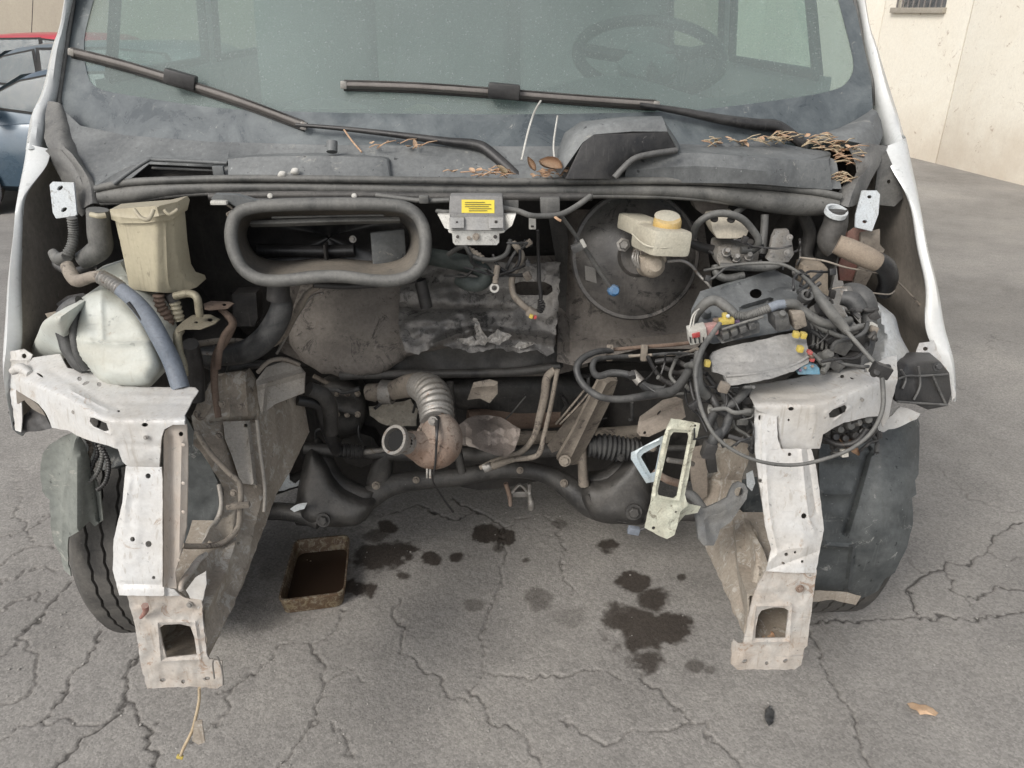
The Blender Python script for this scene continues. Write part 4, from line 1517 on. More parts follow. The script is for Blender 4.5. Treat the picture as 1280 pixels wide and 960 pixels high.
# ---------------- wipers
BLADE = mat('weathered_wiper_beam', (0.10, 0.088, 0.080), 0.45, 0, (0.20, 0.185, 0.17), 0.45, 12, 0.08)
def wiper(arm, blade, hinge, yoff=-.03):
    root = tube('wiper_arm', [(u, v, ywind(u, v) + yoff, r) for u, v, r in arm], 4, PLASTB, V, 8, 5)
    b = [(u, v, ywind(u, v) - .022) for u, v in blade]
    bs = [(u, v, y) for u, v, y in spline(b, 4)]
    loft('wiper_blade', [[(u + 1, v - 5, y + .004) for u, v, y in bs], [(u, v - 3.5, y - .004) for u, v, y in bs], [(u, v + 1, y - .007) for u, v, y in bs], [(u - 1, v + 4.5, y + .002) for u, v, y in bs]], .003, BLADE, root, 1, 3, su=False, angle=30)
    tube('rubber_edge', [(u, v + 6, y + .010) for u, v, y in b], 1.8, DARK, root, 6, 5)
    tube('blade_rail', [(u, v - 5, y - .001) for u, v, y in b], 1.3, DARK, root, 6, 5)
    hu, hv, hr = hinge
    box('blade_clip', hu, hv - 2, ywind(hu, hv) - .036, (.066, .024, .030), PLASTB, root, (0, hr, 0), .005)
    for e in (0, -1):
        u, v, y = b[e]
        box('end_cap', u, v, y - .001, (.014, .014, .016), STEEL, root, (0, hr, 0), .003)
    return root
wiper([(370, 156, 2.2), (430, 161, 3), (500, 169, 4), (560, 177, 5.2), (594, 181, 6.5), (612, 190, 7), (648, 222, 6.5)],
      [(90, 65), (150, 80), (220, 101), (300, 127), (380, 157)], (226, 101, 16))
wiper([(800, 131, 3), (850, 139, 4.5), (900, 149, 6), (945, 156, 7.5), (968, 158, 8), (985, 166, 7), (1008, 184, 6)],
      [(430, 106), (520, 109), (620, 116), (720, 124), (820, 131)], (630, 116, 5))

# ================================================================== front structure
def lin(tab, x):
    return ramp_uv(tab, x)

def puff(name, outer, y, bulge, width, thick, material, parent, grid=5, smooth_edge=4, dents=0.001, dsc=.03, label=None, ribs=(), holes=(), wob=0, seed=0, angle=60):
    """rounded moulding: the outline swells towards the viewer by `bulge` metres over `width` px"""
    f = depthfn(y)
    sm = spline(outer, smooth_edge, True) if smooth_edge else list(outer)
    edges = [(sm[i][0], sm[i][1], sm[(i + 1) % len(sm)][0], sm[(i + 1) % len(sm)][1]) for i in range(len(sm))]
    def g(u, v):
        d = min(seg_dist(u, v, *e) for e in edges)
        t = min(1.0, d / width)
        return f(u, v) - bulge * math.sqrt(max(0.0, 1 - (1 - t) ** 2))
    return panel(name, sm, g, thick, material, parent, holes=holes, grid=grid, dents=dents, dsc=dsc, label=label, ribs=ribs, wob=wob, seed=seed, angle=angle)

def plane_x(x0):
    """depth of the vertical plane x = x0 (it runs fore and aft)"""
    def f(u, v):
        a = (u - 640) / FPX
        b = (v - 480) / FPX
        dep = x0 / a
        X, Yw = x0, dep * (CP - b * SP)
        return Yw - YAW * X
    return f

def cyl_y(yc, zc, r):
    """depth where the sight line meets a cylinder lying across the van (wheel liners)"""
    def f(u, v):
        d = ray(u, v)
        dy = d.y - YAW * d.x
        k = d.z / dy
        A = 1 + k * k
        B = -2 * yc + 2 * k * (CAMZ - zc)
        Cc = yc * yc + (CAMZ - zc) ** 2 - r * r
        D = B * B - 4 * A * Cc
        if D < 0:
            D = 0
        return (-B - math.sqrt(D)) / (2 * A)
    return f

# closing panels deep in the bay
def dark_sheet(name, pts, m=DARK, dents=.004):
    return loft(name, pts, .004, m, V, 4, 4, su=False, sv=False, world=True)
def bay(x, y, z):
    return LV(x, y, z)
N_ = 14
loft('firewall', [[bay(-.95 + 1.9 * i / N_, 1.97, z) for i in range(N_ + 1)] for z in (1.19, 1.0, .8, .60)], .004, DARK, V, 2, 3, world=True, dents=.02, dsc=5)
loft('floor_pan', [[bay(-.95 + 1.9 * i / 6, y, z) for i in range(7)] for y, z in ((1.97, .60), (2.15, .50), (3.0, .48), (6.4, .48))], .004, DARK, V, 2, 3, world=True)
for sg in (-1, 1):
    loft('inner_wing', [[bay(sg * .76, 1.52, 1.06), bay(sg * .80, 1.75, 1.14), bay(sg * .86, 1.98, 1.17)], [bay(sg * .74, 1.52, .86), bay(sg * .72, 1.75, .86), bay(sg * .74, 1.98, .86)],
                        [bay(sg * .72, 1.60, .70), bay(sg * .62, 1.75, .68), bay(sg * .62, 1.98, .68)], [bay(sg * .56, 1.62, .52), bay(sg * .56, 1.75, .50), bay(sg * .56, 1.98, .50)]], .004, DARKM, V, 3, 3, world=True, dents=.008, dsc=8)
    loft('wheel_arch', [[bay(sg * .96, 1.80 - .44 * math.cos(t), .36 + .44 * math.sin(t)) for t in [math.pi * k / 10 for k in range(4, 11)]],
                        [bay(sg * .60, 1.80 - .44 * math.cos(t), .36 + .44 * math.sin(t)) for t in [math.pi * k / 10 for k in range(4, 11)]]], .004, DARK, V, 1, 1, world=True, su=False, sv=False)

loft('underbody_shade_sheet', [[bay(-.80 + 1.6 * i / 10, 2.02 + .03 * math.sin(i * 2.1), z) for i in range(11)] for z in (.64, .45, .30, .17)], .004, DARK, V, 3, 3, world=True, dents=.02, dsc=6)  # black sheet added to fill the dark gaps under the bulkhead
for (x_, r_) in ((-.35, .06), (.30, .05)):
    wtube('underbody_member', [bay(x_, 1.95, .34), bay(x_, 3.5, .34), bay(x_, 5.5, .34)], r_, DARKM, V, 8)
# wheels
def wheel(x, yc, zc, toe=0.0, lab=None):
    c = LV(x, yc, zc)
    root = bpy.data.objects.new('wheel', None)
    C.objects.link(root)
    root.parent = V
    root.location = c - Vector(V.location)
    root.rotation_euler = (0, 0, math.radians(toe))
    if lab:
        root['label'] = lab
    bm = bmesh.new()
    w, R = .112, .342
    prof = [(.215, -w * .8), (.25, -w * .98), (.30, -w), (.325, -w * .93), (R - .003, -w * .8)]
    x_ = -w * .78
    grooves = (-.052, -.018, .018, .052)
    segs = []
    for g in grooves:
        segs += [(R, g - .0034), (R - .009, g - .0022), (R - .009, g + .0022), (R, g + .0034)]
    prof += [(R, -w * .76)] + segs + [(R, w * .76), (R - .003, w * .8), (.325, w * .93), (.30, w), (.25, w * .98), (.215, w * .8)]
    add_lathe(bm, (0, 0, 0), (1, 0, 0), prof, 200)
    for v_ in bm.verts:
        r = math.hypot(v_.co.y, v_.co.z)
        if r > .338:
            k = 1 - .0035 * abs(nz(v_.co.x * 30, math.atan2(v_.co.y, v_.co.z) * 40))
            v_.co.y *= k
            v_.co.z *= k
        if r > .32 and abs(v_.co.x) < .075:
            v_.co.x += .0022 * math.sin(math.atan2(v_.co.y, v_.co.z) * 50)
    t = finish('tyre', bm, TYRE, None, angle=35)
    t.parent = root
    bm = bmesh.new()
    add_lathe(bm, (0, 0, 0), (1 if x > 0 else -1, 0, 0), [(0, .03), (.06, .04), (.07, .02), (.16, .0), (.19, .06), (.215, .09), (.218, .07), (.218, -.09), (.2, -.09), (.19, -.03), (0, -.03)], 28)
    for_ = finish('rim', bm, STEEL, None)
    for_.parent = root
    return root
wheel(-.815, 1.73, .342, 3)
wheel(.875, 1.73, .342, 3)
wheel(-.86, 5.4, .342 - .17)
wheel(.86, 5.4, .342 - .17)

# ---- left (viewer) lamp panel: top and face in one pressing
yfL = [(4, 1.38), (20, 1.335), (49, 1.27), (87, 1.20), (122, 1.14), (142, 1.12), (260, 1.112)]
vfL = [(4, 470), (20, 472), (49, 483), (87, 499), (106, 509), (122, 519), (142, 525), (260, 525)]
def y_lampL(u, v):
    vf = lin(vfL, u)
    y = lin(yfL, u)
    return y + max(0.0, vf - v) * .0030 + max(0, 3 - abs(vf - v)) * .0008
panel('lamp_panel', [(41, 447), (60, 444), (75, 442), (79, 452), (84, 460), (97, 462), (116, 464), (126, 468), (135, 474), (152, 483), (183, 484), (243, 484), (248, 489), (241, 500), (231, 519), (231, 531), (216, 531), (205, 537), (202, 546), (199, 584), (160, 584), (153, 577), (147, 561), (114, 551), (95, 544), (85, 538), (65, 535), (59, 519), (49, 505), (32, 495), (20, 488), (20, 474), (30, 462)],
      y_lampL, .003, WHITE, V, grid=3.2, dents=.0012, dsc=.07, wob=.8, angle=30,
      holes=[[(113, 522), (117, 522), (133, 529), (136, 538), (130, 539), (117, 533), (112, 527)], circ(99.5, 473.5, 2.8), circ(107.5, 479, 5, 10, 1.7, -.4), circ(124, 480.5, 2.9), circ(181, 531, 4.2, 10, 2.6), circ(226, 541.5, 0.1), circ(50, 469, 5, 10, 1.5, .6), circ(148, 514, 2.2, 8, 1.2)],
      ribs=[([(109, 519), (138, 528), (139, 543), (112, 533), (109, 519)], 2.2, .003), ([(182, 547)], 5, .003), ([(92, 515)], 6, .003), ([(68, 505)], 6, .003), ([(150, 495), (240, 495)], 2.5, .0025),
            ([(140, 503), (236, 505)], 2.5, -.002), ([(60, 462), (90, 478), (125, 500), (150, 512)], 4, -.003), ([(88, 488), (135, 512)], 2, .003), ([(150, 556), (202, 558)], 4, -.002)])
bolt(182, 547, 1.112, 2.0, V, STEEL)
bolt(92, 515, 1.19, 1.8, V, STEEL)
# ---- left upright
def y_upL(u, v):
    y = 1.118 - (v - 530) / 215.0 * .10
    if u > 206:
        y += .006 + .10 * ((u - 203) / 31.0) ** 3 * .16
    if u < 160:
        y += .012 * ((160 - u) / 18.0) ** 2
    return y
panel('lamp_support_upright', [(157, 583), (202, 584), (203, 600), (203, 733), (218, 737), (225, 745), (188, 745), (149, 744), (141, 712), (142, 674), (153, 628)],
      y_upL, .003, WHITE, V, grid=4, dents=.0014, dsc=.04, wob=.6, seed=4, angle=40,
      holes=[circ(185, 595, 3.4), circ(165.6, 674, 3.1), circ(185.6, 680, 4), circ(192, 722, 2.2)],
      ribs=[([(162, 600), (150, 676), (152, 712)], 5, .003), ([(150, 730), (205, 731)], 4, -.003), ([(172, 600), (170, 700)], 6, .0015)])
panel('upright_side_flange', [(204.5, 548), (207, 538), (216, 530), (233, 530), (235, 560), (234.5, 602), (233, 659), (226, 690), (219, 716), (221, 736), (204.5, 733), (204.5, 640)],
      lambda u, v: y_upL(203, v) + .007 - .012 * math.exp(-((u - 205) / 3.0) ** 2) + .012 * ((u - 203) / 31.0) ** 2, .003, TANW, V, grid=4, dents=.0012, dsc=.04, wob=.4, seed=6, angle=40,
      holes=[circ(226, 542.5, 3)], ribs=[([(213, 546), (213, 720)], 3.5, -.003), ([(227, 552), (224, 690)], 3.5, .002)])
for v in (556, 604, 640, 700):
    lathe('spot_weld', 229 - max(0, v - 650) * .12, v, y_upL(203, v) + .012, (0, -1, .1), [(0, .5), (1.8, .4), (2.4, 0)], TANW, V, 10)
# ---- left end plate with its window
panel('bumper_mounting_plate', [(158, 742), (223, 742), (232, 748), (252, 750), (254, 781), (259, 819), (262, 824), (277, 826), (279, 856), (272, 861), (240, 858), (184, 861), (180, 846), (176, 833), (169, 784)],
      lambda u, v: 1.03 - (v - 745) / 115.0 * .02, .004, WHITED, V, grid=3.2, dents=.003, dsc=.07, wob=1.4, seed=8, angle=30,
      holes=[[(199, 785), (205, 781), (225, 780), (238, 783), (243, 797), (246, 818), (208, 822), (203, 805)], circ(203.5, 850, 3.6, 10, 2.4), circ(229, 852, 2.6), circ(259, 848, 3.6, 10, 2.4), circ(237, 756, 3.4)],
      ribs=[([(197, 778), (244, 778), (251, 824), (201, 827), (197, 778)], 2.5, .003), ([(165, 755), (250, 762)], 4, -.002)])
tube('tow_hook_pin', [(176, 772, 1.02, 2), (182, 764, 1.01, 3.5), (181, 757, 1.005, 4.5)], 3, REDPL, V, 8)
bolt(237, 756, 1.025, 2.6, V, STEEL)
tube('wire_loop', [(268, 848, 1.0), (266, 828, 1.0), (272, 822, 1.0), (278, 840, 1.0), (279, 856, 1.0)], 1.1, STEEL, V, 6)
# dark inside of the rail behind the window
def rail_tube(name, pts, parent, m=RAILM):
    return loft(name, pts, .004, m, parent, 2, 3, su=False, closed=True, dents=.004, dsc=14)
def rail_rows(u0, u1, v0, v1, y0, back_dx):
    rows = []
    for (t, yy, sh) in back_dx:
        a = [P(u0, v0, y0), P(u1, v0, y0), P(u1, v1, y0), P(u0, v1, y0)]
        rows.append([p + Vector((sh, yy, t)) for p in a])
    return rows
loft('rail_box', rail_rows(184, 256, 768, 832, 1.03, [(0, .012, 0), (.0, .12, 0), (.02, .24, -.01)]), .004, RAILM, V, 2, 3, closed=True, world=True, su=False, dents=.003)
loft('rail_box', rail_rows(936, 996, 748, 806, 1.07, [(0, .012, 0), (.0, .12, 0.01), (.02, .24, .03)]), .004, RAILM, V, 2, 3, closed=True, world=True, su=False, dents=.003)
# ---- left chassis rail: front and inner faces
ctlA = [(265, 475, 1.50), (312, 465, 1.52), (322, 610, 1.36), (300, 735, 1.17), (260, 810, 1.01), (228, 740, 1.035), (250, 545, 1.38), (275, 640, 1.26)]
panel('chassis_rail', [(262, 480), (270, 468), (290, 465), (312, 460), (320, 475), (324, 525), (330, 618), (318, 660), (312, 690), (300, 735), (288, 765), (262, 812), (256, 785), (252, 765), (238, 752), (224, 738), (228, 722), (246, 700), (262, 690), (276, 684), (262, 676), (252, 680), (262, 660), (277, 645), (280, 610), (272, 596), (256, 572), (243, 556), (240, 520), (248, 500)],
      ctlA, .004, RAILM, V, grid=6, dents=.010, dsc=.035, wob=2.5, seed=1, holes=[circ(308, 531, 3, 8)],
      ribs=[([(284, 470), (288, 520)], 5, .010), ([(306, 465), (310, 520)], 4, .010), ([(262, 527), (322, 524)], 3, -.010), ([(312, 530), (322, 605)], 3, .008), ([(300, 600), (284, 700), (262, 760)], 6, .008), ([(280, 540), (300, 600)], 4, -.008)])
panel('rail_inner_face', [(320, 475), (345, 468), (378, 490), (386, 540), (362, 590), (345, 618), (322, 680), (300, 738), (312, 690), (326, 618), (320, 525)],
      [(320, 475, 1.53), (378, 490, 1.66), (386, 540, 1.64), (345, 618, 1.47), (300, 738, 1.18), (326, 618, 1.37)], .004, RAILM, V, grid=6, dents=.005, dsc=.03, wob=1.5, ribs=[([(340, 500), (346, 560), (334, 620)], 4, .006), ([(360, 495), (366, 540), (350, 590)], 3, -.005)])
panel('rail_tongue', [(240, 752), (232, 738), (244, 722), (257, 714), (258, 730), (254, 748), (248, 762)], 1.03, .003, WHITE, V, grid=3.2, dents=.003, wob=1)
panel('engine_mount_bracket', [(320, 476), (333, 459), (353, 452), (375, 458), (381, 466), (380, 491), (344, 505), (336, 512), (328, 520), (323, 503)],
      [(320, 476, 1.46), (380, 470, 1.53), (328, 520, 1.44), (350, 455, 1.53)], .006, PALEM, V, grid=5, dents=.002, dsc=.06, angle=28, ribs=[([(322, 482), (378, 466)], 4, .012), ([(331, 484), (328, 518)], 3, .008)])
panel('rail_reinforcement', [(279, 527), (312, 526), (316, 560), (321, 607), (301, 604), (290, 570), (281, 548)], [(279, 527, 1.425), (312, 526, 1.44), (321, 607, 1.35), (301, 604, 1.335)], .003, PALEM, V, grid=5, dents=.002, holes=[circ(307, 532, 2.6, 8)], ribs=[([(309, 530), (317, 604)], 3, .005)])
tube('folded_flange_edge', [(321, 525, 1.385), (325, 560, 1.37), (331, 610, 1.345), (330, 640, 1.32)], 2.4, PALEM, V, 8)
tube('torn_flange_edge', [(274, 606, 1.30, 3), (277, 630, 1.27, 3), (272, 650, 1.25, 4), (262, 664, 1.22, 4), (256, 678, 1.20, 3)], 3.5, PALEM, V, 8)
tube('torn_flange_edge', [(258, 692, 1.12, 3), (248, 700, 1.10, 4), (240, 712, 1.08, 4.5), (228, 728, 1.045, 4), (226, 738, 1.03, 3)], 4, WHITED, V, 8)
tube('bracket_flange', [(322, 466, 1.49), (336, 452, 1.50), (355, 449, 1.52), (374, 456, 1.54)], 3, DUSTB, V, 6)
# brake pipe and rods on the left rail
tube('brake_pipe', [(246, 540, 1.36), (262, 565, 1.33), (285, 590, 1.30), (300, 606, 1.28), (300, 640, 1.25), (296, 662, 1.23), (275, 680, 1.20), (240, 683, 1.17), (228, 682, 1.16)], 3.6, DUSTB, V, 8)
box('pipe_clip', 298, 632, 1.24, (.045, .01, .010), DUSTB, V, (0, -8, 0), .002)
tube('brake_pipe', [(284, 394, 1.48, 5), (291, 404, 1.46, 5), (282, 425, 1.44, 5), (270, 445, 1.43, 5), (268, 480, 1.41, 4.5), (273, 522, 1.38, 4)], 4.5, RUSTD, V, 8)
for (u, v, y) in ((277, 505, 1.42), (301, 508, 1.44), (274, 544, 1.37), (292, 616, 1.30)):
    bolt(u, v, y - .03, 3.2, V, DUSTB)

# ---- right (viewer) lamp panel
yfR = [(930, 1.155), (1018, 1.155), (1034, 1.165), (1073, 1.205), (1101, 1.24), (1122, 1.275), (1200, 1.38)]
vfR = [(930, 506), (1018, 506), (1034, 503), (1073, 488), (1101, 477), (1122, 473), (1200, 470)]
def y_lampR(u, v):
    vf = lin(vfR, u)
    return lin(yfR, u) + max(0.0, vf - v) * .0030 + max(0, 3 - abs(vf - v)) * .0008
panel('lamp_panel', [(936, 481), (959, 479), (992, 473), (1029, 465), (1060, 460), (1095, 454), (1110, 446), (1121, 444), (1122, 474), (1114, 505), (1111, 523), (1104, 533), (1100, 520), (1085, 521), (1056, 528), (1040, 536), (1029, 543), (1025, 561), (975, 561), (972, 545), (970, 522), (944, 512), (943, 506), (938, 496)],
      y_lampR, .003, WHITE, V, grid=3.2, dents=.0012, dsc=.07, wob=.8, seed=12, angle=30,
      holes=[[(1036, 517), (1041, 512), (1056, 506), (1059, 509), (1057, 515), (1043, 522), (1037, 522)], circ(989, 511, 3.8, 10, 2.4), circ(986, 525, 1.6, 8), circ(1053, 470.6, 3.2, 8, 2.2), circ(1082, 464, 2.4, 8, 1.8), circ(1065, 473, 3, 8, .9, .3)],
      ribs=[([(1032, 516), (1058, 502), (1064, 508), (1042, 527), (1032, 516)], 2.4, .003), ([(1078, 500)], 6, .003), ([(945, 492), (1020, 492), (1060, 480)], 2.4, .0025), ([(945, 500), (1010, 499)], 2, -.002), ([(972, 524), (972, 545), (976, 560)], 1.6, -.005)])
bolt(1078, 500, 1.20, 1.6, V, STEEL)
def y_upR(u, v):
    y = 1.160 - (v - 510) / 205.0 * .10
    if u > 1004:
        y += .010 * ((u - 1004) / 22.0)
    if u < 952:
        y += .004
    return y
panel('lamp_support_upright', [(943, 508), (971, 520), (972, 546), (976, 561), (1014, 561), (1020, 581), (1026, 627), (1030, 662), (1025, 687), (1020, 716), (990, 716), (958, 714), (964, 687), (957, 659), (951, 615), (944, 565)],
      y_upR, .003, WHITE, V, grid=3.2, dents=.0012, dsc=.04, wob=.7, seed=15, angle=30,
      holes=[circ(987, 568, 2.4), circ(950.5, 601, 2.4), circ(1005, 645, 3.6), circ(983, 693, 2.4), circ(994, 690.5, 1.8), circ(1003, 702, 2.0, 8), circ(949.5, 522, 1.6, 8, 3.4), circ(979, 704, 2.6, 8, 1.5, .5)],
      ribs=[([(1002, 563), (1010, 640), (1018, 664)], 3, .003), ([(957, 570), (962, 640), (972, 690)], 3, .002), ([(962, 712), (1020, 690)], 3, -.003), ([(962, 702), (980, 688), (1010, 684)], 4, .003), ([(1009, 563), (1020, 640)], 3, -.003)])
panel('bumper_mounting_plate', [(944, 738), (958, 712), (1021, 712), (1018, 735), (1016, 751), (1009, 807), (1005, 811), (1002, 831), (993, 837), (921, 837), (914, 830), (915, 804), (918, 800), (923, 804), (929, 804), (933, 786), (938, 760)],
      lambda u, v: 1.068 - (v - 715) / 120.0 * .02, .004, WHITED, V, grid=3.2, dents=.003, dsc=.07, wob=1.2, seed=18, angle=30,
      holes=[[(948, 769), (952, 763), (968, 759), (980, 760), (986, 763), (984, 780), (982, 797), (944, 798), (945, 783)], circ(931, 826.5, 3.8, 10, 2.5, -.4), circ(958.5, 829, 2.4), circ(982, 826, 3.6, 10, 2.4, -.4)],
      ribs=[([(945, 758), (990, 757), (987, 802), (940, 803), (945, 758)], 2.5, .003), ([(931, 826)], 9, .003), ([(982, 826)], 9, .003), ([(945, 742), (1016, 742)], 4, -.002)])
bolt(1000, 736, 1.06, 3.6, V, RUST, (0.2, -1, .1))
panel('chassis_rail', [(866, 600), (880, 560), (905, 548), (938, 556), (936, 575), (926, 600), (923, 637), (938, 655), (948, 675), (957, 692), (958, 714), (948, 736), (938, 765), (934, 800), (926, 783), (915, 758), (898, 721), (882, 683), (872, 640)],
      [(866, 600, 1.50), (905, 548, 1.50), (938, 556, 1.40), (923, 637, 1.34), (882, 683, 1.34), (957, 692, 1.13), (934, 800, 1.06), (898, 721, 1.24)], .004, RAILM, V, grid=6, dents=.010, dsc=.04, wob=3, seed=5,
      ribs=[([(925, 640), (945, 690), (938, 740), (930, 790)], 3.5, .012), ([(870, 600), (925, 600)], 5, .012), ([(905, 660), (912, 720), (925, 770)], 7, .006), ([(885, 560), (900, 600), (890, 650)], 5, -.01)])
panel('rail_torn_flange', [(925, 636), (932, 646), (944, 660), (956, 692), (957, 712), (950, 716), (945, 700), (936, 676), (924, 652)],
      [(925, 636, 1.33), (957, 712, 1.11), (944, 660, 1.25)], .003, RAILM, V, grid=4, dents=.012, dsc=.12, wob=3, seed=31)

# ---- lamp-side corners
# left outer corner with torn bracket and black lamp remnant
panel('wing_corner_bracket', [(9, 445), (14, 439), (30, 436), (40, 444), (38, 450), (46, 462), (50, 472), (44, 476), (30, 466), (24, 470), (22, 482), (26, 500), (28, 520), (26, 540), (20, 538), (14, 500), (9, 470)],
      [(9, 445, 1.42), (40, 444, 1.39), (20, 538, 1.37), (50, 472, 1.34)], .003, WHITE, V, grid=4, dents=.008, dsc=.09, wob=1.5, holes=[circ(30, 445, 3.2)], ribs=[([(16, 450), (34, 450)], 3, .006), ([(24, 462)], 5, .008)])
tube('broken_mount_boss', [(16, 464, 1.36, 5), (26, 460, 1.35, 6.5), (38, 468, 1.33, 5)], 5, WHITE, V, 10)
panel('lamp_bracket_remnant', [(10, 515), (22, 538), (30, 520), (44, 508), (56, 516), (62, 530), (66, 536), (45, 539), (27, 541), (16, 533)], [(10, 515, 1.40), (66, 536, 1.34), (40, 510, 1.38)], .004, PLASTB, V, grid=5, dents=.010, dsc=.08, wob=2)
panel('torn_paint_edge', [(20, 488), (48, 505), (58, 520), (40, 512), (30, 500), (22, 505)], 1.33, .003, FENDIN, V, grid=5, dents=.006, wob=2)
# right outer corner
panel('wing_corner_bracket', [(1144, 452), (1146, 438), (1150, 429), (1172, 425), (1180, 432), (1189, 448), (1194, 470), (1195, 496), (1190, 502), (1187, 470), (1178, 455), (1160, 452), (1150, 458)],
      [(1144, 452, 1.40), (1172, 425, 1.45), (1194, 480, 1.41)], .003, WHITE, V, grid=4, dents=.006, dsc=.09, wob=1, holes=[circ(1157, 436, 3.4, 10, 2.6)])
hh_ = prism('headlamp_housing_remnant', [(1121, 472), (1134, 457), (1152, 452), (1176, 452), (1187, 466), (1190, 492), (1185, 508), (1160, 513), (1140, 504), (1119, 503), (1118, 488)],
     [(1121, 472, 1.31), (1187, 466, 1.385), (1185, 508, 1.355), (1119, 503, 1.295)], .05, PLASTB, V, bevel=.004)
for pts in ([(1122, 474), (1134, 470), (1150, 470), (1184, 468)], [(1148, 458), (1150, 482), (1142, 500)], [(1166, 470), (1174, 488), (1182, 505)], [(1122, 502), (1150, 504), (1184, 506)], [(1126, 462), (1132, 474), (1128, 486)]):
    tube('housing_rib', [(u, v, 1.305 + (u - 1120) * .0010 - (v - 470) * .0004) for u, v in pts], 1.6, PLASTG, hh_, 6)
bolt(1172, 458, 1.34, 4, V, RUBB)
panel('torn_paint_edge', [(1112, 522), (1126, 508), (1150, 516), (1146, 524), (1124, 534), (1098, 541), (1104, 528)], 1.33, .003, WHITE, V, grid=5, dents=.006, wob=2)

# ---- wheel-arch liners
yl = cyl_y(1.80, .36, .435)
def yliner(u, v):
    return yl(u, v) + .10 * max(0, (u - 1110) / 40.0) ** 2 * .4
panel('wheel_arch_liner', [(1024, 562), (1034, 545), (1060, 552), (1098, 541), (1124, 520), (1146, 518), (1150, 530), (1149, 562), (1148, 592), (1144, 600), (1146, 618), (1140, 622), (1142, 650), (1134, 684), (1118, 716), (1106, 724), (1098, 738), (1088, 744), (1076, 748), (1050, 745), (1018, 742), (1022, 700), (1030, 665), (1024, 620)],
      yliner, .004, LINER, V, grid=6, dents=.006, dsc=.025, wob=1.2, seed=3,
      ribs=[([(1086, 560), (1068, 625), (1056, 665)], 4, -.016), ([(1030, 575), (1078, 575)], 4, .008), ([(1030, 618), (1065, 618)], 4, .008), ([(1034, 682), (1066, 684)], 3, .008), ([(1066, 684), (1060, 736)], 3, .010), ([(1104, 560), (1098, 640), (1080, 710)], 10, .006)])
panel('liner_lower_flange', [(1018, 738), (1060, 740), (1076, 745), (1070, 756), (1040, 750), (1016, 752)], 1.34, .003, RAILM, V, grid=5, dents=.004, wob=1.5)
ylL = cyl_y(1.80, .36, .45)
panel('wheel_arch_liner', [(53, 566), (62, 556), (78, 546), (94, 540), (104, 552), (112, 580), (125, 612), (129, 650), (118, 658), (112, 651), (98, 664), (86, 672), (84, 690), (88, 720), (80, 714), (76, 694), (66, 678), (64, 660), (62, 626), (53, 614), (50, 590)],
      lambda u, v: 1.40 - .035 * math.exp(-((u - 96) / 14.0) ** 2) + .0004 * (v - 600) * 0 - (v - 540) * .0002, .004, LINERG, V, grid=5, dents=.004, dsc=.03, wob=1.8, label='torn pale green grey wheel arch liner hanging over the tyre',
      ribs=[([(94, 550), (80, 620), (78, 680)], 3, .006), ([(112, 560), (124, 650)], 3, -.012)])
panel('splash_guard', [(104, 548), (150, 562), (160, 600), (158, 632), (128, 640), (118, 600)], lambda u, v: 1.50, .004, LINER, V, grid=7, dents=.008, dsc=.05, wob=1.5, ribs=[([(120, 590), (158, 580)], 4, .01)])
panel('splash_guard', [(232, 520), (246, 545), (262, 580), (272, 602), (274, 640), (262, 668), (240, 690), (226, 688), (234, 640)], 1.42, .004, LINER, V, grid=7, dents=.006, dsc=.05)
panel('splash_guard', [(928, 600), (946, 596), (954, 640), (964, 690), (958, 700), (940, 668), (926, 640)], 1.36, .004, LINER, V, grid=7, dents=.006, dsc=.05, holes=[])
panel('clip_plate', [(933, 592), (941, 588), (944, 604), (940, 614), (934, 608)], 1.33, .003, GALV, V, grid=4, dents=.003)
# torn bits of wiring under the left lamp panel
for k, pts in enumerate([[(108, 548), (114, 560), (110, 575), (118, 585)], [(118, 550), (122, 566), (116, 580), (112, 592)], [(124, 556), (128, 570), (122, 590), (112, 602)], [(128, 560), (136, 580), (132, 602), (122, 612)]]):
    tube('torn_wiring', [(u, v, 1.40 - .01 * k) for u, v in pts], 2.6, (DUSTB, PLASTB, RUBG, PLASTB)[k], V, 6, corr=(4, .3))

# ---- subframe and running gear
tube('subframe', [(372, 640, 1.74, 17), (400, 640, 1.74, 18), (435, 640, 1.75, 17), (462, 622, 1.78, 15), (490, 606, 1.80, 14), (530, 600, 1.82, 12), (573, 596, 1.83, 11.5), (620, 588, 1.84, 11), (660, 588, 1.84, 11), (690, 596, 1.83, 12), (715, 612, 1.80, 15), (740, 630, 1.78, 18), (770, 636, 1.76, 19), (806, 634, 1.75, 18)], 14, DARKM, V, 14)
puff('subframe_arm', [(386, 560), (404, 575), (424, 608), (450, 622), (468, 632), (450, 655), (420, 658), (385, 656), (372, 640), (372, 612)], [(386, 560, 1.80), (460, 640, 1.72), (385, 656, 1.70)], .04, 16, .06, DARKM, V, dents=.004)
puff('subframe_arm', [(800, 560), (812, 590), (812, 650), (775, 655), (745, 650), (728, 625), (732, 606), (760, 600), (785, 575)], [(800, 560, 1.78), (740, 640, 1.72), (812, 650, 1.70)], .04, 18, .06, DARKM, V, dents=.004)
tube('control_arm', [(400, 650, 1.70, 12), (360, 640, 1.72, 11), (300, 640, 1.76, 12), (220, 650, 1.80, 14)], 12, DARKM, V, 10)
tube('control_arm', [(800, 642, 1.70, 13), (850, 640, 1.72, 11), (930, 645, 1.76, 12), (1010, 655, 1.80, 14)], 12, DARKM, V, 10)
bolt(404, 650, 1.66, 6, V, DARKM)
bolt(792, 640, 1.66, 7, V, DARKM)
bolt(776, 572, 1.70, 3, V, DARKM)
tube('drive_shaft', [(240, 640, 1.84, 13), (340, 610, 1.86, 10), (400, 590, 1.88, 9)], 10, DARKM, V, 12)
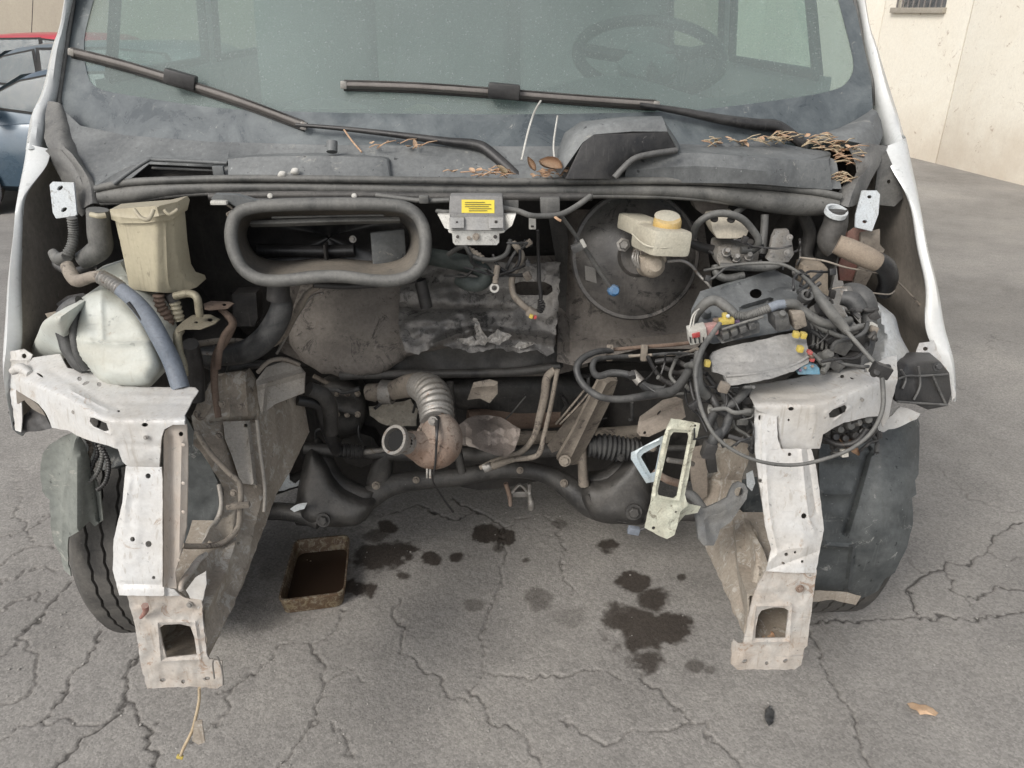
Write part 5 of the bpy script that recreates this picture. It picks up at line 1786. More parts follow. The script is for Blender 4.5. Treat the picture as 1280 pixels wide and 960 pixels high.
tube('steering_rack', [(380, 560, 1.80, 7), (415, 563, 1.80, 8), (500, 568, 1.80, 8), (600, 568, 1.82, 9), (700, 562, 1.82, 9), (745, 560, 1.80, 10)], 8, DARKM, V, 12)
tube('steering_boot', [(735, 558, 1.74, 12), (752, 558, 1.74, 15), (775, 561, 1.74, 15), (800, 563, 1.74, 11)], 14, RUBB, V, 16, corr=(6.0, .11))
tube('steering_boot', [(424, 563, 1.76, 8), (440, 564, 1.76, 9), (455, 565, 1.76, 8)], 8, PLASTB, V, 14, corr=(5.0, .12))
tube('tie_rod', [(455, 565, 1.76, 4), (480, 562, 1.74, 3), (498, 556, 1.70, 2.5)], 3, STEEL, V, 8)
tube('tie_rod', [(800, 563, 1.74, 4), (850, 560, 1.74, 4), (900, 565, 1.76, 4)], 4, DARKM, V, 8)
tube('anti_roll_link', [(562, 478, 1.74, 5), (566, 520, 1.74, 5), (572, 560, 1.74, 5), (577, 590, 1.74, 6)], 5, DARKM, V, 8)
puff('gearbox_mount', [(470, 572), (488, 566), (486, 612), (470, 618), (458, 604)], 1.80, .02, 8, .05, DARKM, V)
# dark cross tube and lower bulkhead lip
tube('bulkhead_lower_lip', [(425, 470, 1.78), (470, 468, 1.78), (560, 467, 1.77), (640, 465, 1.77), (700, 458, 1.77)], 6, DARKM, V, 8)
panel('lower_bulkhead', [(440, 440), (500, 425), (700, 430), (705, 458), (690, 466), (560, 470), (440, 472)], [(440, 440, 1.84), (560, 430, 1.80), (700, 470, 1.78), (440, 472, 1.80)], .004, DARKM, V, grid=9, dents=.016, dsc=.03, wob=3)
puff('transmission_tunnel', [(560, 474), (700, 468), (760, 500), (740, 545), (660, 548), (600, 520), (562, 505)], 1.98, .05, 30, .05, DARKM, V)
panel('bracket_shield', [(592, 478), (612, 474), (622, 477), (622, 492), (612, 504), (600, 498), (584, 500)], 1.70, .004, DUSTB, V, grid=5, dents=.006, ribs=[([(594, 484), (622, 482)], 4, .01)])
panel('heat_shield', [(574, 531), (584, 523), (593, 520), (610, 519), (626, 521), (640, 530), (651, 536), (648, 550), (643, 563), (632, 572), (612, 567), (594, 560), (578, 556), (572, 545)],
      [(574, 531, 1.70), (651, 536, 1.70), (612, 567, 1.64), (610, 519, 1.76)], .003, HSHIELD, V, grid=4.5, dents=.016, dsc=.055, wob=1, angle=20, label='crumpled brown metal heat shield low in the middle of the bay')
panel('pale_ground_panel', [(461, 508), (480, 506), (512, 500), (522, 512), (520, 532), (495, 534), (478, 530), (462, 519)], 1.90, .003, CONC, V, grid=4, dents=.012, dsc=.12, wob=2, label='pale crinkled panel added in place of ground seen under the floor')  # added pale panel, stands in for ground visible through the gap
panel('pale_gap_piece', [(346, 614), (356, 588), (361, 590), (362, 600), (368, 604), (378, 596), (381, 600), (372, 608), (356, 612)], 1.80, .003, GALV, V, grid=4, dents=.01, wob=2)  # pale pieces added in place of sunlit ground beyond the gaps
panel('pale_gap_piece', [(362, 636), (372, 630), (384, 628), (380, 636), (368, 640)], 1.66, .003, GALV, V, grid=4, dents=.006, wob=1)
# exhaust
ex = tube('exhaust_elbow', [(546, 528, 1.50, 20), (551, 542, 1.48, 26), (549, 556, 1.47, 28), (538, 562, 1.46, 25), (524, 558, 1.45, 20), (510, 554, 1.43, 15)], 20, RUST, V, 20, 6, label='rusty open exhaust elbow')
tube('mouth', [(514, 555, 1.435, 14), (503, 553, 1.42, 14.5), (499, 551.5, 1.41, 15), (497, 551, 1.408, 19), (492, 549.5, 1.40, 19)], 14, STEEL, ex, 22, 3, hollow=True)
tube('bore_shade_plug', [(495.5, 550.4, 1.403, 13.6), (512, 555, 1.43, 11.6)], 11, mat('soot', (0.004, 0.004, 0.004), 0.8, 0, (0.01, 0.01, 0.01), 0.3, 9, 0.1, speck=0, scratch=0), ex, 18, 2)  # near-black plug painting the dark inside the open pipe mouth
lathe('casting_seam', 549, 548, 1.475, (.3, -.5, .9), [(26, -1), (29.5, -1), (29.5, 1), (26, 1), (26, -1)], RUST, ex, 26)
tube('flex_pipe', [(524, 482, 1.66, 17), (538, 490, 1.60, 21), (544, 505, 1.56, 21.5), (546, 520, 1.53, 21), (546, 532, 1.50, 20)], 20, STEEL, V, 22, 6, corr=(7.5, .055))
tube('exhaust_pipe', [(462, 490, 1.80, 11), (490, 488, 1.76, 12), (512, 482, 1.70, 15), (526, 482, 1.66, 17)], 12, DUSTB, V, 14)
lathe('clamp', 484, 490, 1.76, (1, -.2, 0), [(11, -8), (15, -8), (15, 8), (11, 8), (11, -8)], STEEL, V, 16)
tube('sensor_wire', [(546, 522, 1.47, 4), (546, 545, 1.42, 2), (544, 580, 1.42, 1.4), (541, 600, 1.44, 1.2), (552, 620, 1.5, 1.2), (566, 640, 1.56, 1.5)], 1.5, PLASTB, V, 6)
bolt(541, 526, 1.455, 4, V, STEEL)
for du in (0, 4):
    tube('bolt_shank', [(534 + du, 580, 1.44), (534 + du, 598, 1.42)], 1.6, STEEL, V, 6)
# coolant pipes dropping to the subframe
tube('coolant_pipe', [(694, 462, 1.70, 5), (684, 472, 1.70, 5.5), (681, 495, 1.70, 5.5), (675, 520, 1.70, 5), (668, 545, 1.71, 4), (655, 562, 1.72, 4), (640, 570, 1.72, 4), (620, 576, 1.72, 4), (600, 585, 1.72, 3)], 5, DUSTB, V, 8)
tube('coolant_pipe', [(697, 462, 1.69, 3), (694, 478, 1.69, 3), (688, 510, 1.69, 3), (680, 545, 1.70, 3), (676, 562, 1.70, 3.5), (668, 571, 1.70, 3.5), (640, 575, 1.70, 3.5), (618, 582, 1.70, 5), (606, 586, 1.70, 5)], 3, DUSTB, V, 8)
tube('pipe_union', [(605, 586, 1.70, 6), (614, 582, 1.70, 6)], 6, STEEL, V, 6)
panel('engine_strut', [(748, 476), (772, 476), (764, 500), (744, 540), (722, 580), (704, 583), (696, 574), (716, 540)], [(760, 478, 1.62), (704, 580, 1.72)], .02, DUSTB, V, grid=6, dents=.003, ribs=[([(758, 480), (712, 576)], 4, .012)])
panel('strut_web', [(744, 490), (728, 520), (706, 560), (690, 566), (684, 556), (712, 520)], 1.76, .004, DUSTB, V, grid=7, dents=.005)
for k in range(2):
    tube('thin_pipe', [(742 - 8 * k, 484, 1.70), (722 - 8 * k, 508, 1.72), (700 - 5 * k, 530, 1.74)], 1.6, DUSTB, V, 6)
bolt(706, 576, 1.69, 5, V, DUSTB)
tube('drop_link', [(728, 540, 1.74, 6), (728, 580, 1.74, 6), (730, 606, 1.74, 7)], 6, DUSTB, V, 8)
# small pegs under the subframe
tube('exhaust_hanger', [(632, 604, 1.88, 3), (637, 620, 1.88, 3), (638, 632, 1.88, 2.4)], 3, RUST, V, 8)
tube('exhaust_hanger', [(640, 616, 1.88, 2), (650, 606, 1.88, 2), (660, 616, 1.88, 2)], 2, STEEL, V, 6)
tube('exhaust_hanger', [(662, 604, 1.88, 3), (662, 616, 1.88, 3), (664, 628, 1.86, 4.5), (664, 636, 1.86, 4)], 3, STEEL, V, 8)
box('hanger_block', 650, 616, 1.90, (.045, .02, .02), STEEL, V)

tube('rear_exhaust_shield', [(585, 524, 1.93, 12), (640, 522, 1.95, 14), (700, 520, 1.95, 14), (745, 516, 1.96, 12)], 13, RUSTD, V, 14)
tube('axle_tube', [(500, 545, 1.93, 9), (600, 548, 1.94, 10), (720, 546, 1.94, 10), (800, 540, 1.93, 9)], 9, DUSTB, V, 12)
tube('exhaust_hanger_rod', [(392, 470, 1.88), (430, 488, 1.90), (470, 500, 1.92)], 3, DUSTB, V, 8)
puff('gearbox_remnant', [(400, 482), (440, 478), (456, 500), (452, 536), (428, 548), (404, 530)], 1.90, .03, 12, .05, DARKM, V, ribs=[([(408, 490), (448, 500)], 3, .008), ([(406, 510), (450, 520)], 3, .008)])
for k in range(8):
    bolt(408 + 13 * (k % 4), 492 + 26 * (k // 4), 1.865, 2.6, V, DUSTB)
for (u, v, y, r) in ((470, 607, 1.745, 3.5), (520, 600, 1.79, 3), (650, 588, 1.81, 3), (705, 604, 1.78, 3.5), (756, 640, 1.70, 4), (430, 640, 1.70, 4), (816, 560, 1.72, 3)):
    bolt(u, v, y, r, V, DUSTB)
tube('weld_seam', [(735, 618, 1.705), (748, 640, 1.69), (775, 652, 1.685), (806, 652, 1.69)], 1.4, DARKM, V, 6)
tube('weld_seam', [(392, 600, 1.725), (420, 628, 1.70), (450, 648, 1.69)], 1.4, DARKM, V, 6)

# ================================================================== engine bay, left side as seen
# power steering reservoir
def y_res(u, v):
    return 1.335 + .0012 * abs(u - 196) + (v - 270) * .0002
rs = panel('steering_fluid_reservoir', [(144, 276), (217, 268), (221, 310), (226, 340), (232, 350), (244, 354), (246, 359), (226, 366), (206, 366), (182, 364), (162, 361), (154, 320)], y_res, .05, BEIGE, V, grid=5, dents=.0015, angle=50,
           ribs=[([(207, 280), (210, 350), (216, 362)], 3, .004), ([(150, 300), (160, 350)], 3, -.003)])
panel('lid', [(137, 262), (160, 260), (200, 257), (222, 252), (225, 257), (222, 270), (214, 275), (180, 279), (150, 279), (139, 274)], lambda u, v: y_res(u, v) - .012, .045, BEIGE, rs, grid=5, dents=.002, angle=50, ribs=[([(140, 270), (180, 273), (222, 264)], 2.5, .004)])
tube('handle', [(168, 262, 1.31), (176, 272, 1.30), (186, 274, 1.30), (192, 262, 1.31)], 2.6, BEIGE, rs, 8)
tube('handle', [(205, 262, 1.32), (212, 268, 1.32), (222, 262, 1.33)], 2.2, BEIGE, rs, 8)
for i, (pts, m) in enumerate((([(198, 368, 1.37), (201, 382, 1.37), (208, 394, 1.37), (212, 406, 1.37)], RUSTD), ([(217, 372, 1.38), (220, 385, 1.38), (224, 400, 1.38)], BEIGE))):
    tube('return_hose_fitting', pts, 6.5, m, V, 12, corr=(6, .16))
tube('hose_elbow', [(214, 366, 1.38), (218, 376, 1.38)], 8, PLASTB, V, 12)
# washer tank
puff('washer_tank', [(96, 382), (108, 368), (128, 360), (146, 366), (162, 372), (184, 392), (196, 416), (203, 440), (205, 458), (196, 474), (186, 484), (160, 486), (128, 480), (112, 462), (96, 444), (91, 420)],
     [(96, 382, 1.36), (184, 392, 1.36), (186, 484, 1.28), (112, 462, 1.30)], .06, 22, .08, TANKW, V, grid=4, dents=.001, dsc=.04,
     ribs=[([(94, 424), (150, 430), (202, 424)], 3.5, .004), ([(125, 362), (128, 424)], 3.5, .003)])
puff('washer_tank_neck', [(46, 420), (56, 400), (76, 396), (84, 420), (86, 446), (44, 450), (38, 440)], [(46, 420, 1.42), (84, 440, 1.38)], .03, 14, .08, TANKW, V, grid=5, dents=.003)
tube('black_breather_hose', [(100, 378, 1.33), (84, 385, 1.33), (78, 402, 1.32), (82, 428, 1.31), (94, 450, 1.30), (106, 460, 1.30)], 8.5, RUBB, V, 12, corr=(22, .06))
tube('black_breather_hose', [(96, 384, 1.31), (92, 410, 1.30), (96, 440, 1.29), (108, 462, 1.29)], 5, RUBB, V, 10)
panel('liner_flap', [(70, 380), (84, 370), (104, 366), (110, 372), (92, 382), (76, 386)], 1.40, .004, PLASTB, V, grid=5, dents=.004)
panel('cable_bracket', [(56, 392), (84, 386), (86, 392), (60, 398)], 1.40, .008, DUSTB, V, grid=5)
panel('white_tank_top', [(120, 338), (150, 328), (160, 346), (160, 362), (132, 348)], 1.44, .03, TANKW, V, grid=5, dents=.004)
# hoses by the wing
tube('fuel_vapour_hose', [(122, 262, 1.42, 13), (124, 290, 1.42, 14), (126, 308, 1.42, 14), (116, 318, 1.42, 13), (102, 326, 1.42, 11)], 13, RUBG, V, 14)
tube('hose_clamp', [(114, 268, 1.385), (123, 270, 1.38), (132, 269, 1.385)], 3.5, BEIGE, V, 8)
tube('corrugated_conduit', [(90, 272, 1.42, 6), (92, 290, 1.42, 6), (90, 306, 1.41, 6), (84, 320, 1.40, 7)], 6, RUBG, V, 10, corr=(3.4, .10))
tube('wiring_conduit', [(84, 320, 1.40, 7), (74, 324, 1.42, 8), (66, 316, 1.44, 6)], 7, RUBG, V, 10)
tube('air_con_hose', [(84, 332, 1.38, 8), (90, 345, 1.36, 8.5), (98, 351, 1.35, 8), (115, 346, 1.34, 7), (128, 346, 1.33, 8)], 8, BEIGE if False else DUSTB, V, 12)
tube('crimp_sleeve', [(126, 346, 1.33, 8.5), (140, 354, 1.32, 9), (152, 362, 1.31, 9)], 9, STEEL, V, 14, corr=(5, .12))
tube('air_con_hose', [(150, 361, 1.31, 9), (168, 376, 1.30, 10), (186, 398, 1.29, 11), (204, 430, 1.27, 11), (216, 455, 1.26, 11), (226, 486, 1.24, 11)], 10.5, mat('blue_grey_hose', (0.11, 0.13, 0.16), 0.5, 0, (0.22, 0.24, 0.27), 0.5, 7, 0.15), V, 14, 7)
tube('thin_black_cable', [(160, 378, 1.285), (178, 400, 1.28), (192, 424, 1.275), (204, 446, 1.27)], 2.4, PLASTB, V, 6)
tube('black_breather_hose', [(78, 320, 1.50), (70, 330, 1.50), (90, 340, 1.48), (118, 330, 1.46)], 5, PLASTB, V, 8)
# brackets and pipes right of the reservoir
tube('bracket_pipe', [(219, 370, 1.36, 5), (236, 367, 1.35, 5), (246, 372, 1.34, 5), (249, 390, 1.34, 5), (250, 396, 1.34, 4)], 5, BRONZE, V, 10)
panel('pipe_bracket', [(228, 402), (240, 394), (262, 393), (274, 399), (268, 405), (250, 412), (230, 412), (222, 416), (220, 410)], [(228, 402, 1.33), (274, 399, 1.36), (230, 412, 1.30)], .006, BRONZE, V, grid=4, dents=.002, holes=[circ(262, 400, 4, 10, 2), circ(245, 403, 2.6, 8, 1.4)])
panel('pipe_bracket', [(254, 380), (264, 376), (286, 377), (292, 379), (284, 386), (262, 388), (256, 387)], [(254, 384, 1.42), (292, 379, 1.44), (262, 388, 1.40)], .006, RUSTD, V, grid=4, holes=[circ(280, 381, 3, 8, 1.6)])
tube('rusty_pipe', [(276, 386, 1.43), (286, 396, 1.42), (290, 406, 1.42), (280, 420, 1.41), (274, 440, 1.40), (272, 460, 1.40)], 4.2, RUSTD, V, 10)
tube('plated_pipe', [(226, 412, 1.31), (222, 420, 1.30), (224, 440, 1.29), (229, 456, 1.28), (230, 470, 1.27)], 5.5, BRONZE, V, 10)
tube('black_drain_hose', [(238, 430, 1.36, 10), (242, 450, 1.38, 11), (244, 470, 1.40, 11), (246, 500, 1.40, 10)], 10, PLASTB, V, 12)
tube('crossed_pipe', [(246, 430, 1.48), (276, 426, 1.50), (310, 428, 1.52), (338, 434, 1.54)], 4, DUSTB, V, 8)
tube('crossed_pipe', [(240, 440, 1.46), (270, 442, 1.48), (300, 438, 1.50), (330, 430, 1.54)], 2.5, STEEL, V, 8)
tube('lower_guide', [(246, 450, 1.50), (280, 462, 1.54), (330, 455, 1.58), (372, 462, 1.60)], 5, DARKM, V, 8)
tube('black_drain_hose', [(372, 500, 1.62, 7), (398, 505, 1.64, 8), (404, 520, 1.66, 9), (414, 548, 1.70, 8), (420, 562, 1.74, 7)], 8, PLASTB, V, 12)
tube('black_drain_hose', [(386, 486, 1.60, 9), (404, 494, 1.62, 10), (412, 510, 1.64, 10), (414, 540, 1.66, 9)], 9, DARKM, V, 12)
tube('hook_clip', [(246, 515, 1.28, 4), (250, 522, 1.27, 4), (257, 516, 1.27, 3.4), (262, 505, 1.27, 3)], 4, DUSTB, V, 8)
panel('mount_recess_box', [(290, 368), (320, 366), (322, 398), (318, 408), (292, 408)], 1.78, .05, PLASTB, V, grid=8)

# ---- air intake mouth
outp = [(296, 268), (318, 259), (360, 256), (420, 255), (480, 256), (510, 261), (526, 276), (532, 300), (529, 325), (516, 343), (490, 351), (462, 350), (430, 346), (395, 346), (350, 351), (322, 348), (302, 334), (291, 310), (289, 288)]
def yin(u, v):
    return 1.40 - (v - 300) * .0006
cx_, cy_ = 411, 300
def ringp(k, dy, sy=None, dv=0):
    return [(cx_ + (u - cx_) * k, cy_ + dv + (v - cy_) * (sy or k), yin(u, v) + dy) for u, v in outp]
mouth = tube('air_intake_mouth', ringp(1, 0), 8, RUBG, V, 14, 5, closed=True)
loft('funnel', [ringp(.985, .0), ringp(.955, .035, .92), ringp(.91, .08, .80), ringp(.87, .13, .68, -2), ringp(.85, .20, .60, -3)], .003, mat('dusty_intake_lining', (0.085, 0.085, 0.085), 0.55, 0, (0.27, 0.235, 0.19), 0.48, 5, 0.15), mouth, 4, 4, closed=True)
loft('funnel_back', [ringp(.86, .20, .62, -3), ringp(.45, .21, .3, -3), ringp(.02, .215, .02, -3)], .003, PLASTB, mouth, 3, 2, closed=True)
panel('outer_shell', [(cx_ + (u - cx_) * .97, cy_ + (v - cy_) * .96) for u, v in outp], lambda u, v: yin(u, v) + .24, .004, PLASTB, mouth, grid=14)
loft('louvre', [[(314, 276, 1.465), (360, 274, 1.46), (420, 272, 1.46), (499, 271, 1.465)], [(312, 280, 1.455), (360, 279, 1.45), (420, 277, 1.45), (500, 276, 1.455)], [(314, 284, 1.47), (360, 283, 1.465), (420, 281, 1.465), (500, 279, 1.47)]], .002, RUBG, mouth, 3, 3)
tube('louvre_rail', [(340, 272, 1.46), (420, 270, 1.46), (480, 269, 1.46)], 1.5, RUBG, mouth, 6)
tube('inner_roller', [(322, 313, 1.56), (400, 314, 1.56), (443, 313, 1.56)], 8, PLASTB, mouth, 14)
box('roller_joint', 408, 314, 1.545, (.006, .03, .034), DARK, mouth)
box('inner_wall', 486, 314, 1.53, (.07, .01, .085), PLAST, mouth, (0, 0, 25), .004)
bolt(441, 299, 1.55, 3, mouth, STEEL)
panel('intake_arm', [(264, 248), (268, 243), (296, 244), (322, 252), (312, 262), (300, 266), (294, 258), (284, 252), (268, 254)], 1.42, .015, PLAST, V, grid=5, dents=.002)
box('intake_clip', 274, 253, 1.41, (.030, .012, .008), WCON, V)
tube('clip_spring', [(284, 256, 1.43), (291, 262, 1.43), (284, 268, 1.43), (291, 272, 1.43)], 1.6, DUSTB, V, 6)
tube('drain_collar', [(348, 350, 1.46, 14), (348, 362, 1.46, 14), (348, 374, 1.46, 14.5)], 14, PLASTB, V, 16)
tube('intake_drain_hose', [(350, 370, 1.47, 12), (352, 385, 1.47, 14), (344, 405, 1.47, 15), (330, 424, 1.47, 15), (310, 438, 1.48, 15), (285, 444, 1.50, 13), (255, 446, 1.52, 12)], 14, RUBB, V, 16, 6)
tube('rubber_strip', [(392, 356, 1.50), (430, 358, 1.52), (470, 356, 1.54), (520, 350, 1.56)], 4, PLASTB, V, 8)
tube('metal_line', [(398, 358, 1.52, 4), (384, 368, 1.52, 4), (374, 384, 1.52, 5), (366, 398, 1.52, 4), (356, 418, 1.53, 4), (342, 430, 1.54, 4)], 4, DUSTB, V, 10)
tube('metal_line', [(404, 366, 1.54), (388, 372, 1.54), (372, 394, 1.54), (358, 420, 1.54), (346, 442, 1.55)], 1.8, STEEL, V, 6)
tube('drain_tube', [(525, 350, 1.60, 8), (529, 366, 1.60, 8), (533, 384, 1.60, 8)], 8, PLASTB, V, 10)

# ---- crossbar below the seal
tube('crossbar', [(262, 246, 1.50), (340, 244, 1.49), (450, 244, 1.485), (560, 246, 1.48), (660, 246, 1.48), (740, 246, 1.49)], 5, DARKM, V, 8)
tube('crossbar_tray', [(300, 252, 1.47), (420, 250, 1.46), (520, 252, 1.46)], 4, PLASTB, V, 6)
for u in (338, 443):
    lathe('rivet', u, 245, 1.46, (0, -1, .3), [(0, 0), (3.5, 0), (3.2, 2.6), (0, 4)], WCON, V, 12)
tube('harness_conduit', [(470, 244, 1.45), (500, 248, 1.44), (530, 251, 1.43), (562, 250, 1.42)], 3.2, RUBG, V, 8)
box('harness_clip', 530, 249, 1.42, (.018, .014, .014), RUBG, V)
tube('harness_conduit', [(546, 264, 1.43), (556, 265, 1.42), (566, 265, 1.42)], 3, RUBG, V, 8)
tube('harness_conduit', [(628, 260, 1.42), (648, 264, 1.42), (662, 269, 1.42), (676, 270, 1.43), (700, 268, 1.44), (720, 258, 1.46), (738, 245, 1.48)], 3.6, RUBG, V, 8)
# ---- sensor module with yellow label
mod = prism('sensor_module', [(562, 245), (628, 245), (630, 272), (561, 272)], [(562, 245, 1.40), (628, 245, 1.40), (561, 272, 1.385)], .03, mat('module_grey_plastic', (0.14, 0.14, 0.14), 0.5, 0, (0.24, 0.235, 0.225), 0.5, 9, 0.1), V, bevel=.003)
panel('yellow_label', [(577, 249.5), (618, 250), (618, 266.5), (577, 266)], lambda u, v: 1.392 - (v - 258) * .00055, .0008, mat('yellow_label_print', (0.72, 0.58, 0.03), 0.45, 0, (0.6, 0.47, 0.08), 0.2, 12, 0.0, grain=.2), mod, grid=8)
LINK = mat('label_black_print', (0.10, 0.09, 0.03), 0.6, 0, (0.2, 0.17, 0.05), 0.3, 12, 0.0)
for k, (a, b) in enumerate(((581, 606), (581, 614), (581, 611), (586, 614), (586, 609))):
    v = 252.5 + k * 2.6
    panel('label_text_line', [(a, v), (b, v), (b, v + .8), (a, v + .8)], lambda u, vv: 1.3905 - (vv - 258) * .00055, .0003, LINK, mod, grid=8)
MG = mat('module_pale_grey', (0.27, 0.27, 0.265), 0.45, 0.2, (0.33, 0.32, 0.30), 0.4, 10, 0.1)
prism('module_front', [(561, 271), (630, 271), (631, 288), (562, 288)], [(561, 271, 1.385), (630, 271, 1.385), (561, 288, 1.365)], .025, MG, mod, bevel=.002)
for u in (571, 620):
    prism('module_foot', [(u - 9, 272), (u + 9, 272), (u + 9, 285), (u - 9, 285)], [(u - 9, 272, 1.375), (u + 9, 272, 1.375), (u - 9, 285, 1.358)], .01, MG, mod, bevel=.001)
box('foot_slot', 620, 277.5, 1.3665, (.005, .002, .006), DARK, mod)
box('foot_slot', 571, 277.5, 1.3665, (.004, .002, .003), DARK, mod)
SILV = mat('worn_silver_plate', (0.60, 0.60, 0.57), 0.35, 0.35, (0.42, 0.40, 0.36), 0.35, 14, 0.2, (0.12, 0.12, 0.11), 0.15)
for s_, pts in ((-1, [(547, 268), (562, 268), (564, 288), (556, 285)]), (1, [(629, 268), (645, 268), (640, 282), (631, 289)])):
    panel('module_side_shell', pts, [(pts[0][0], 268, 1.40), (pts[1][0], 268, 1.385), (pts[2][0], 288, 1.375)], .012, SILV, mod, grid=4)
prism('module_base_plate', [(560, 288), (632, 288), (630, 291), (624, 292), (624, 303), (621, 306.5), (569, 306.5), (566, 303), (565, 292), (561, 291)], [(560, 288, 1.375), (632, 288, 1.375), (569, 306, 1.372)], .004, SILV, mod, bevel=.0008)
for u, r in ((572, 1.8), (619, 2.2)):
    lathe('plate_hole', u, 296, 1.369, (0, -1, .2), [(0, .2), (r, .2), (r + .3, 0), (0, 0)], DARK, mod, 10)
for u, v, r in ((586, 297.5, 2.6), (595, 296, 4.6)):
    lathe('screw_head', u, v, 1.369, (0, -1, .2), [(0, .6), (r * .5, .9), (r, .3), (r, 0)], DUSTB, mod, 14)

# ---- lower middle of the bulkhead
panel('bulkhead_backing', [(335, 330), (730, 318), (735, 458), (690, 470), (430, 474), (350, 440)], 1.90, .004, FIREW, V, grid=12, dents=.012, dsc=.03)
puff('bulkhead_bulge', [(376, 356), (450, 352), (560, 340), (560, 434), (508, 446), (486, 462), (470, 470), (440, 470), (402, 467), (378, 452), (362, 430), (360, 400)], [(372, 360, 1.86), (520, 360, 1.83), (440, 468, 1.78)], .014, 14, .01, FIREW, V, grid=6, dents=.008, dsc=.03, smooth_edge=0, wob=1.5)
shield = panel('foil_insulation', [(500, 372), (500, 352), (520, 338), (540, 330), (600, 326), (640, 328), (700, 328), (699, 360), (697, 400), (693, 440), (684, 445), (672, 437), (650, 441), (620, 436), (590, 441), (566, 434), (548, 431), (536, 436), (524, 443), (508, 441), (500, 420), (497, 400)],
      [(500, 372, 1.78), (540, 332, 1.84), (700, 328, 1.80), (693, 438, 1.72), (510, 440, 1.70), (600, 385, 1.77)], .004, SHIELD, V, grid=3.2, dents=.013, dsc=.035, wob=3, angle=60, seed=2,
      holes=[[(640, 356), (650, 352), (680, 352), (690, 357), (691, 364), (684, 369), (650, 369), (641, 364)]], ribs=[([(500, 384), (560, 386), (640, 384)], 4, -.010), ([(510, 402), (640, 404)], 6, .006), ([(540, 430), (600, 412), (690, 425)], 5, .014)], label='torn crinkled foil insulation on the middle of the bulkhead')
SPL = mat('white_splash_grime', (0.52, 0.50, 0.47), 0.5, 0.1, (0.30, 0.28, 0.26), 0.35, 30, 0.4)
for pts in ([(592, 396), (598, 400), (602, 412), (612, 424), (606, 432), (596, 430), (594, 414)], [(570, 424), (590, 420), (600, 430), (586, 434)], [(604, 426), (622, 412), (640, 420), (624, 432)], [(640, 432), (660, 426), (672, 430), (650, 436)]):
    panel('foil_tear', pts, 1.70, .002, SPL, shield, grid=2.6, dents=.014, dsc=.25, wob=3, angle=20)
box('shield_clip', 594, 399, 1.69, (.012, .01, .010), STEEL, shield, (0, 20, 0))
panel('bulkhead_panel', [(698, 262), (800, 262), (880, 280), (890, 350), (884, 420), (870, 436), (800, 436), (760, 446), (720, 458), (696, 452), (698, 380)], [(698, 300, 1.86), (720, 380, 1.84), (700, 450, 1.76), (870, 430, 1.72), (872, 350, 1.80)], .005, FIREW, V, grid=8, dents=.008, dsc=.03,
      ribs=[([(712, 310), (712, 440)], 6, -.012), ([(700, 426), (780, 424), (868, 414)], 8, .016)])
panel('bulkhead_channel', [(684, 262), (706, 262), (710, 300), (706, 440), (696, 440), (694, 320)], 1.84, .005, DARKM, V, grid=8)
# heater hoses and wiring
tube('heater_hose', [(520, 318, 1.66, 10), (545, 322, 1.62, 11), (575, 328, 1.60, 11), (600, 336, 1.58, 10), (608, 346, 1.57, 9), (600, 355, 1.56, 9), (586, 355, 1.56, 9), (574, 350, 1.58, 8)], 10, mat('green_black_hose', (0.03, 0.04, 0.038), 0.5, 0, (0.11, 0.125, 0.115), 0.4, 9, 0.15), V, 14, 6)
tube('torn_harness', [(560, 318, 1.58), (580, 308, 1.56), (590, 320, 1.55), (612, 325, 1.54), (632, 318, 1.54), (638, 300, 1.56)], 3, RUBG, V, 8)
tube('torn_harness', [(585, 312, 1.57), (596, 318, 1.56), (606, 326, 1.55)], 4, DUSTB, V, 8, corr=(5, .2))
tube('torn_harness', [(616, 318, 1.56), (622, 332, 1.55), (636, 340, 1.55), (648, 330, 1.55), (650, 312, 1.56)], 2, PLASTB, V, 6)
tube('sensor_lead', [(622, 332, 1.54, 4), (620, 345, 1.53, 4), (619, 355, 1.52, 4)], 4, DUSTB, V, 8)
lathe('ring_terminal', 618, 360, 1.52, (0, -1, .4), [(3.4, -3), (6, -3), (6, 2), (3.4, 2), (3.4, -3)], WCON, V, 16)
tube('brown_hose', [(642, 304, 1.60), (652, 318, 1.57), (648, 332, 1.56), (640, 348, 1.55), (642, 368, 1.54), (652, 380, 1.53), (662, 388, 1.53)], 4, DUSTB, V, 10)
box('loom_connector', 665, 391, 1.52, (.022, .02, .018), DUSTB, V, (0, 30, 0))
box('yellow_pin', 664, 395, 1.51, (.008, .01, .009), YELC, V, (0, 20, 0), .002)
box('red_pin', 669, 396, 1.51, (.006, .01, .008), REDC, V, (0, 20, 0), .002)
tube('thin_lead', [(672, 288, 1.50, 2), (673, 320, 1.52, 2), (674, 350, 1.52, 2.6), (676, 372, 1.52, 2.4), (674, 386, 1.52, 2)], 2, PLASTB, V, 8)
tube('lead_boot', [(675, 374, 1.52, 3), (677, 382, 1.52, 4.5), (674, 390, 1.52, 4)], 4, PLASTB, V, 10, corr=(3, .2))
prism('relay_block', [(675, 248), (700, 248), (700, 268), (676, 268)], 1.46, .035, PLASTG, V, bevel=.003)
prism('white_connector', [(661, 273), (670, 273), (670, 287), (661, 287)], 1.44, .012, WCON, V, bevel=.002)
box('connector_slot', 665.5, 283, 1.437, (.006, .003, .004), DARK, V)
tube('copper_wire', [(690, 268, 1.44), (696, 273, 1.43), (701, 276, 1.43)], 1.8, LEAF, V, 6)
panel('cable_tray', [(630, 250), (648, 250), (648, 264), (630, 264)], 1.43, .01, PLASTG, V, grid=6)

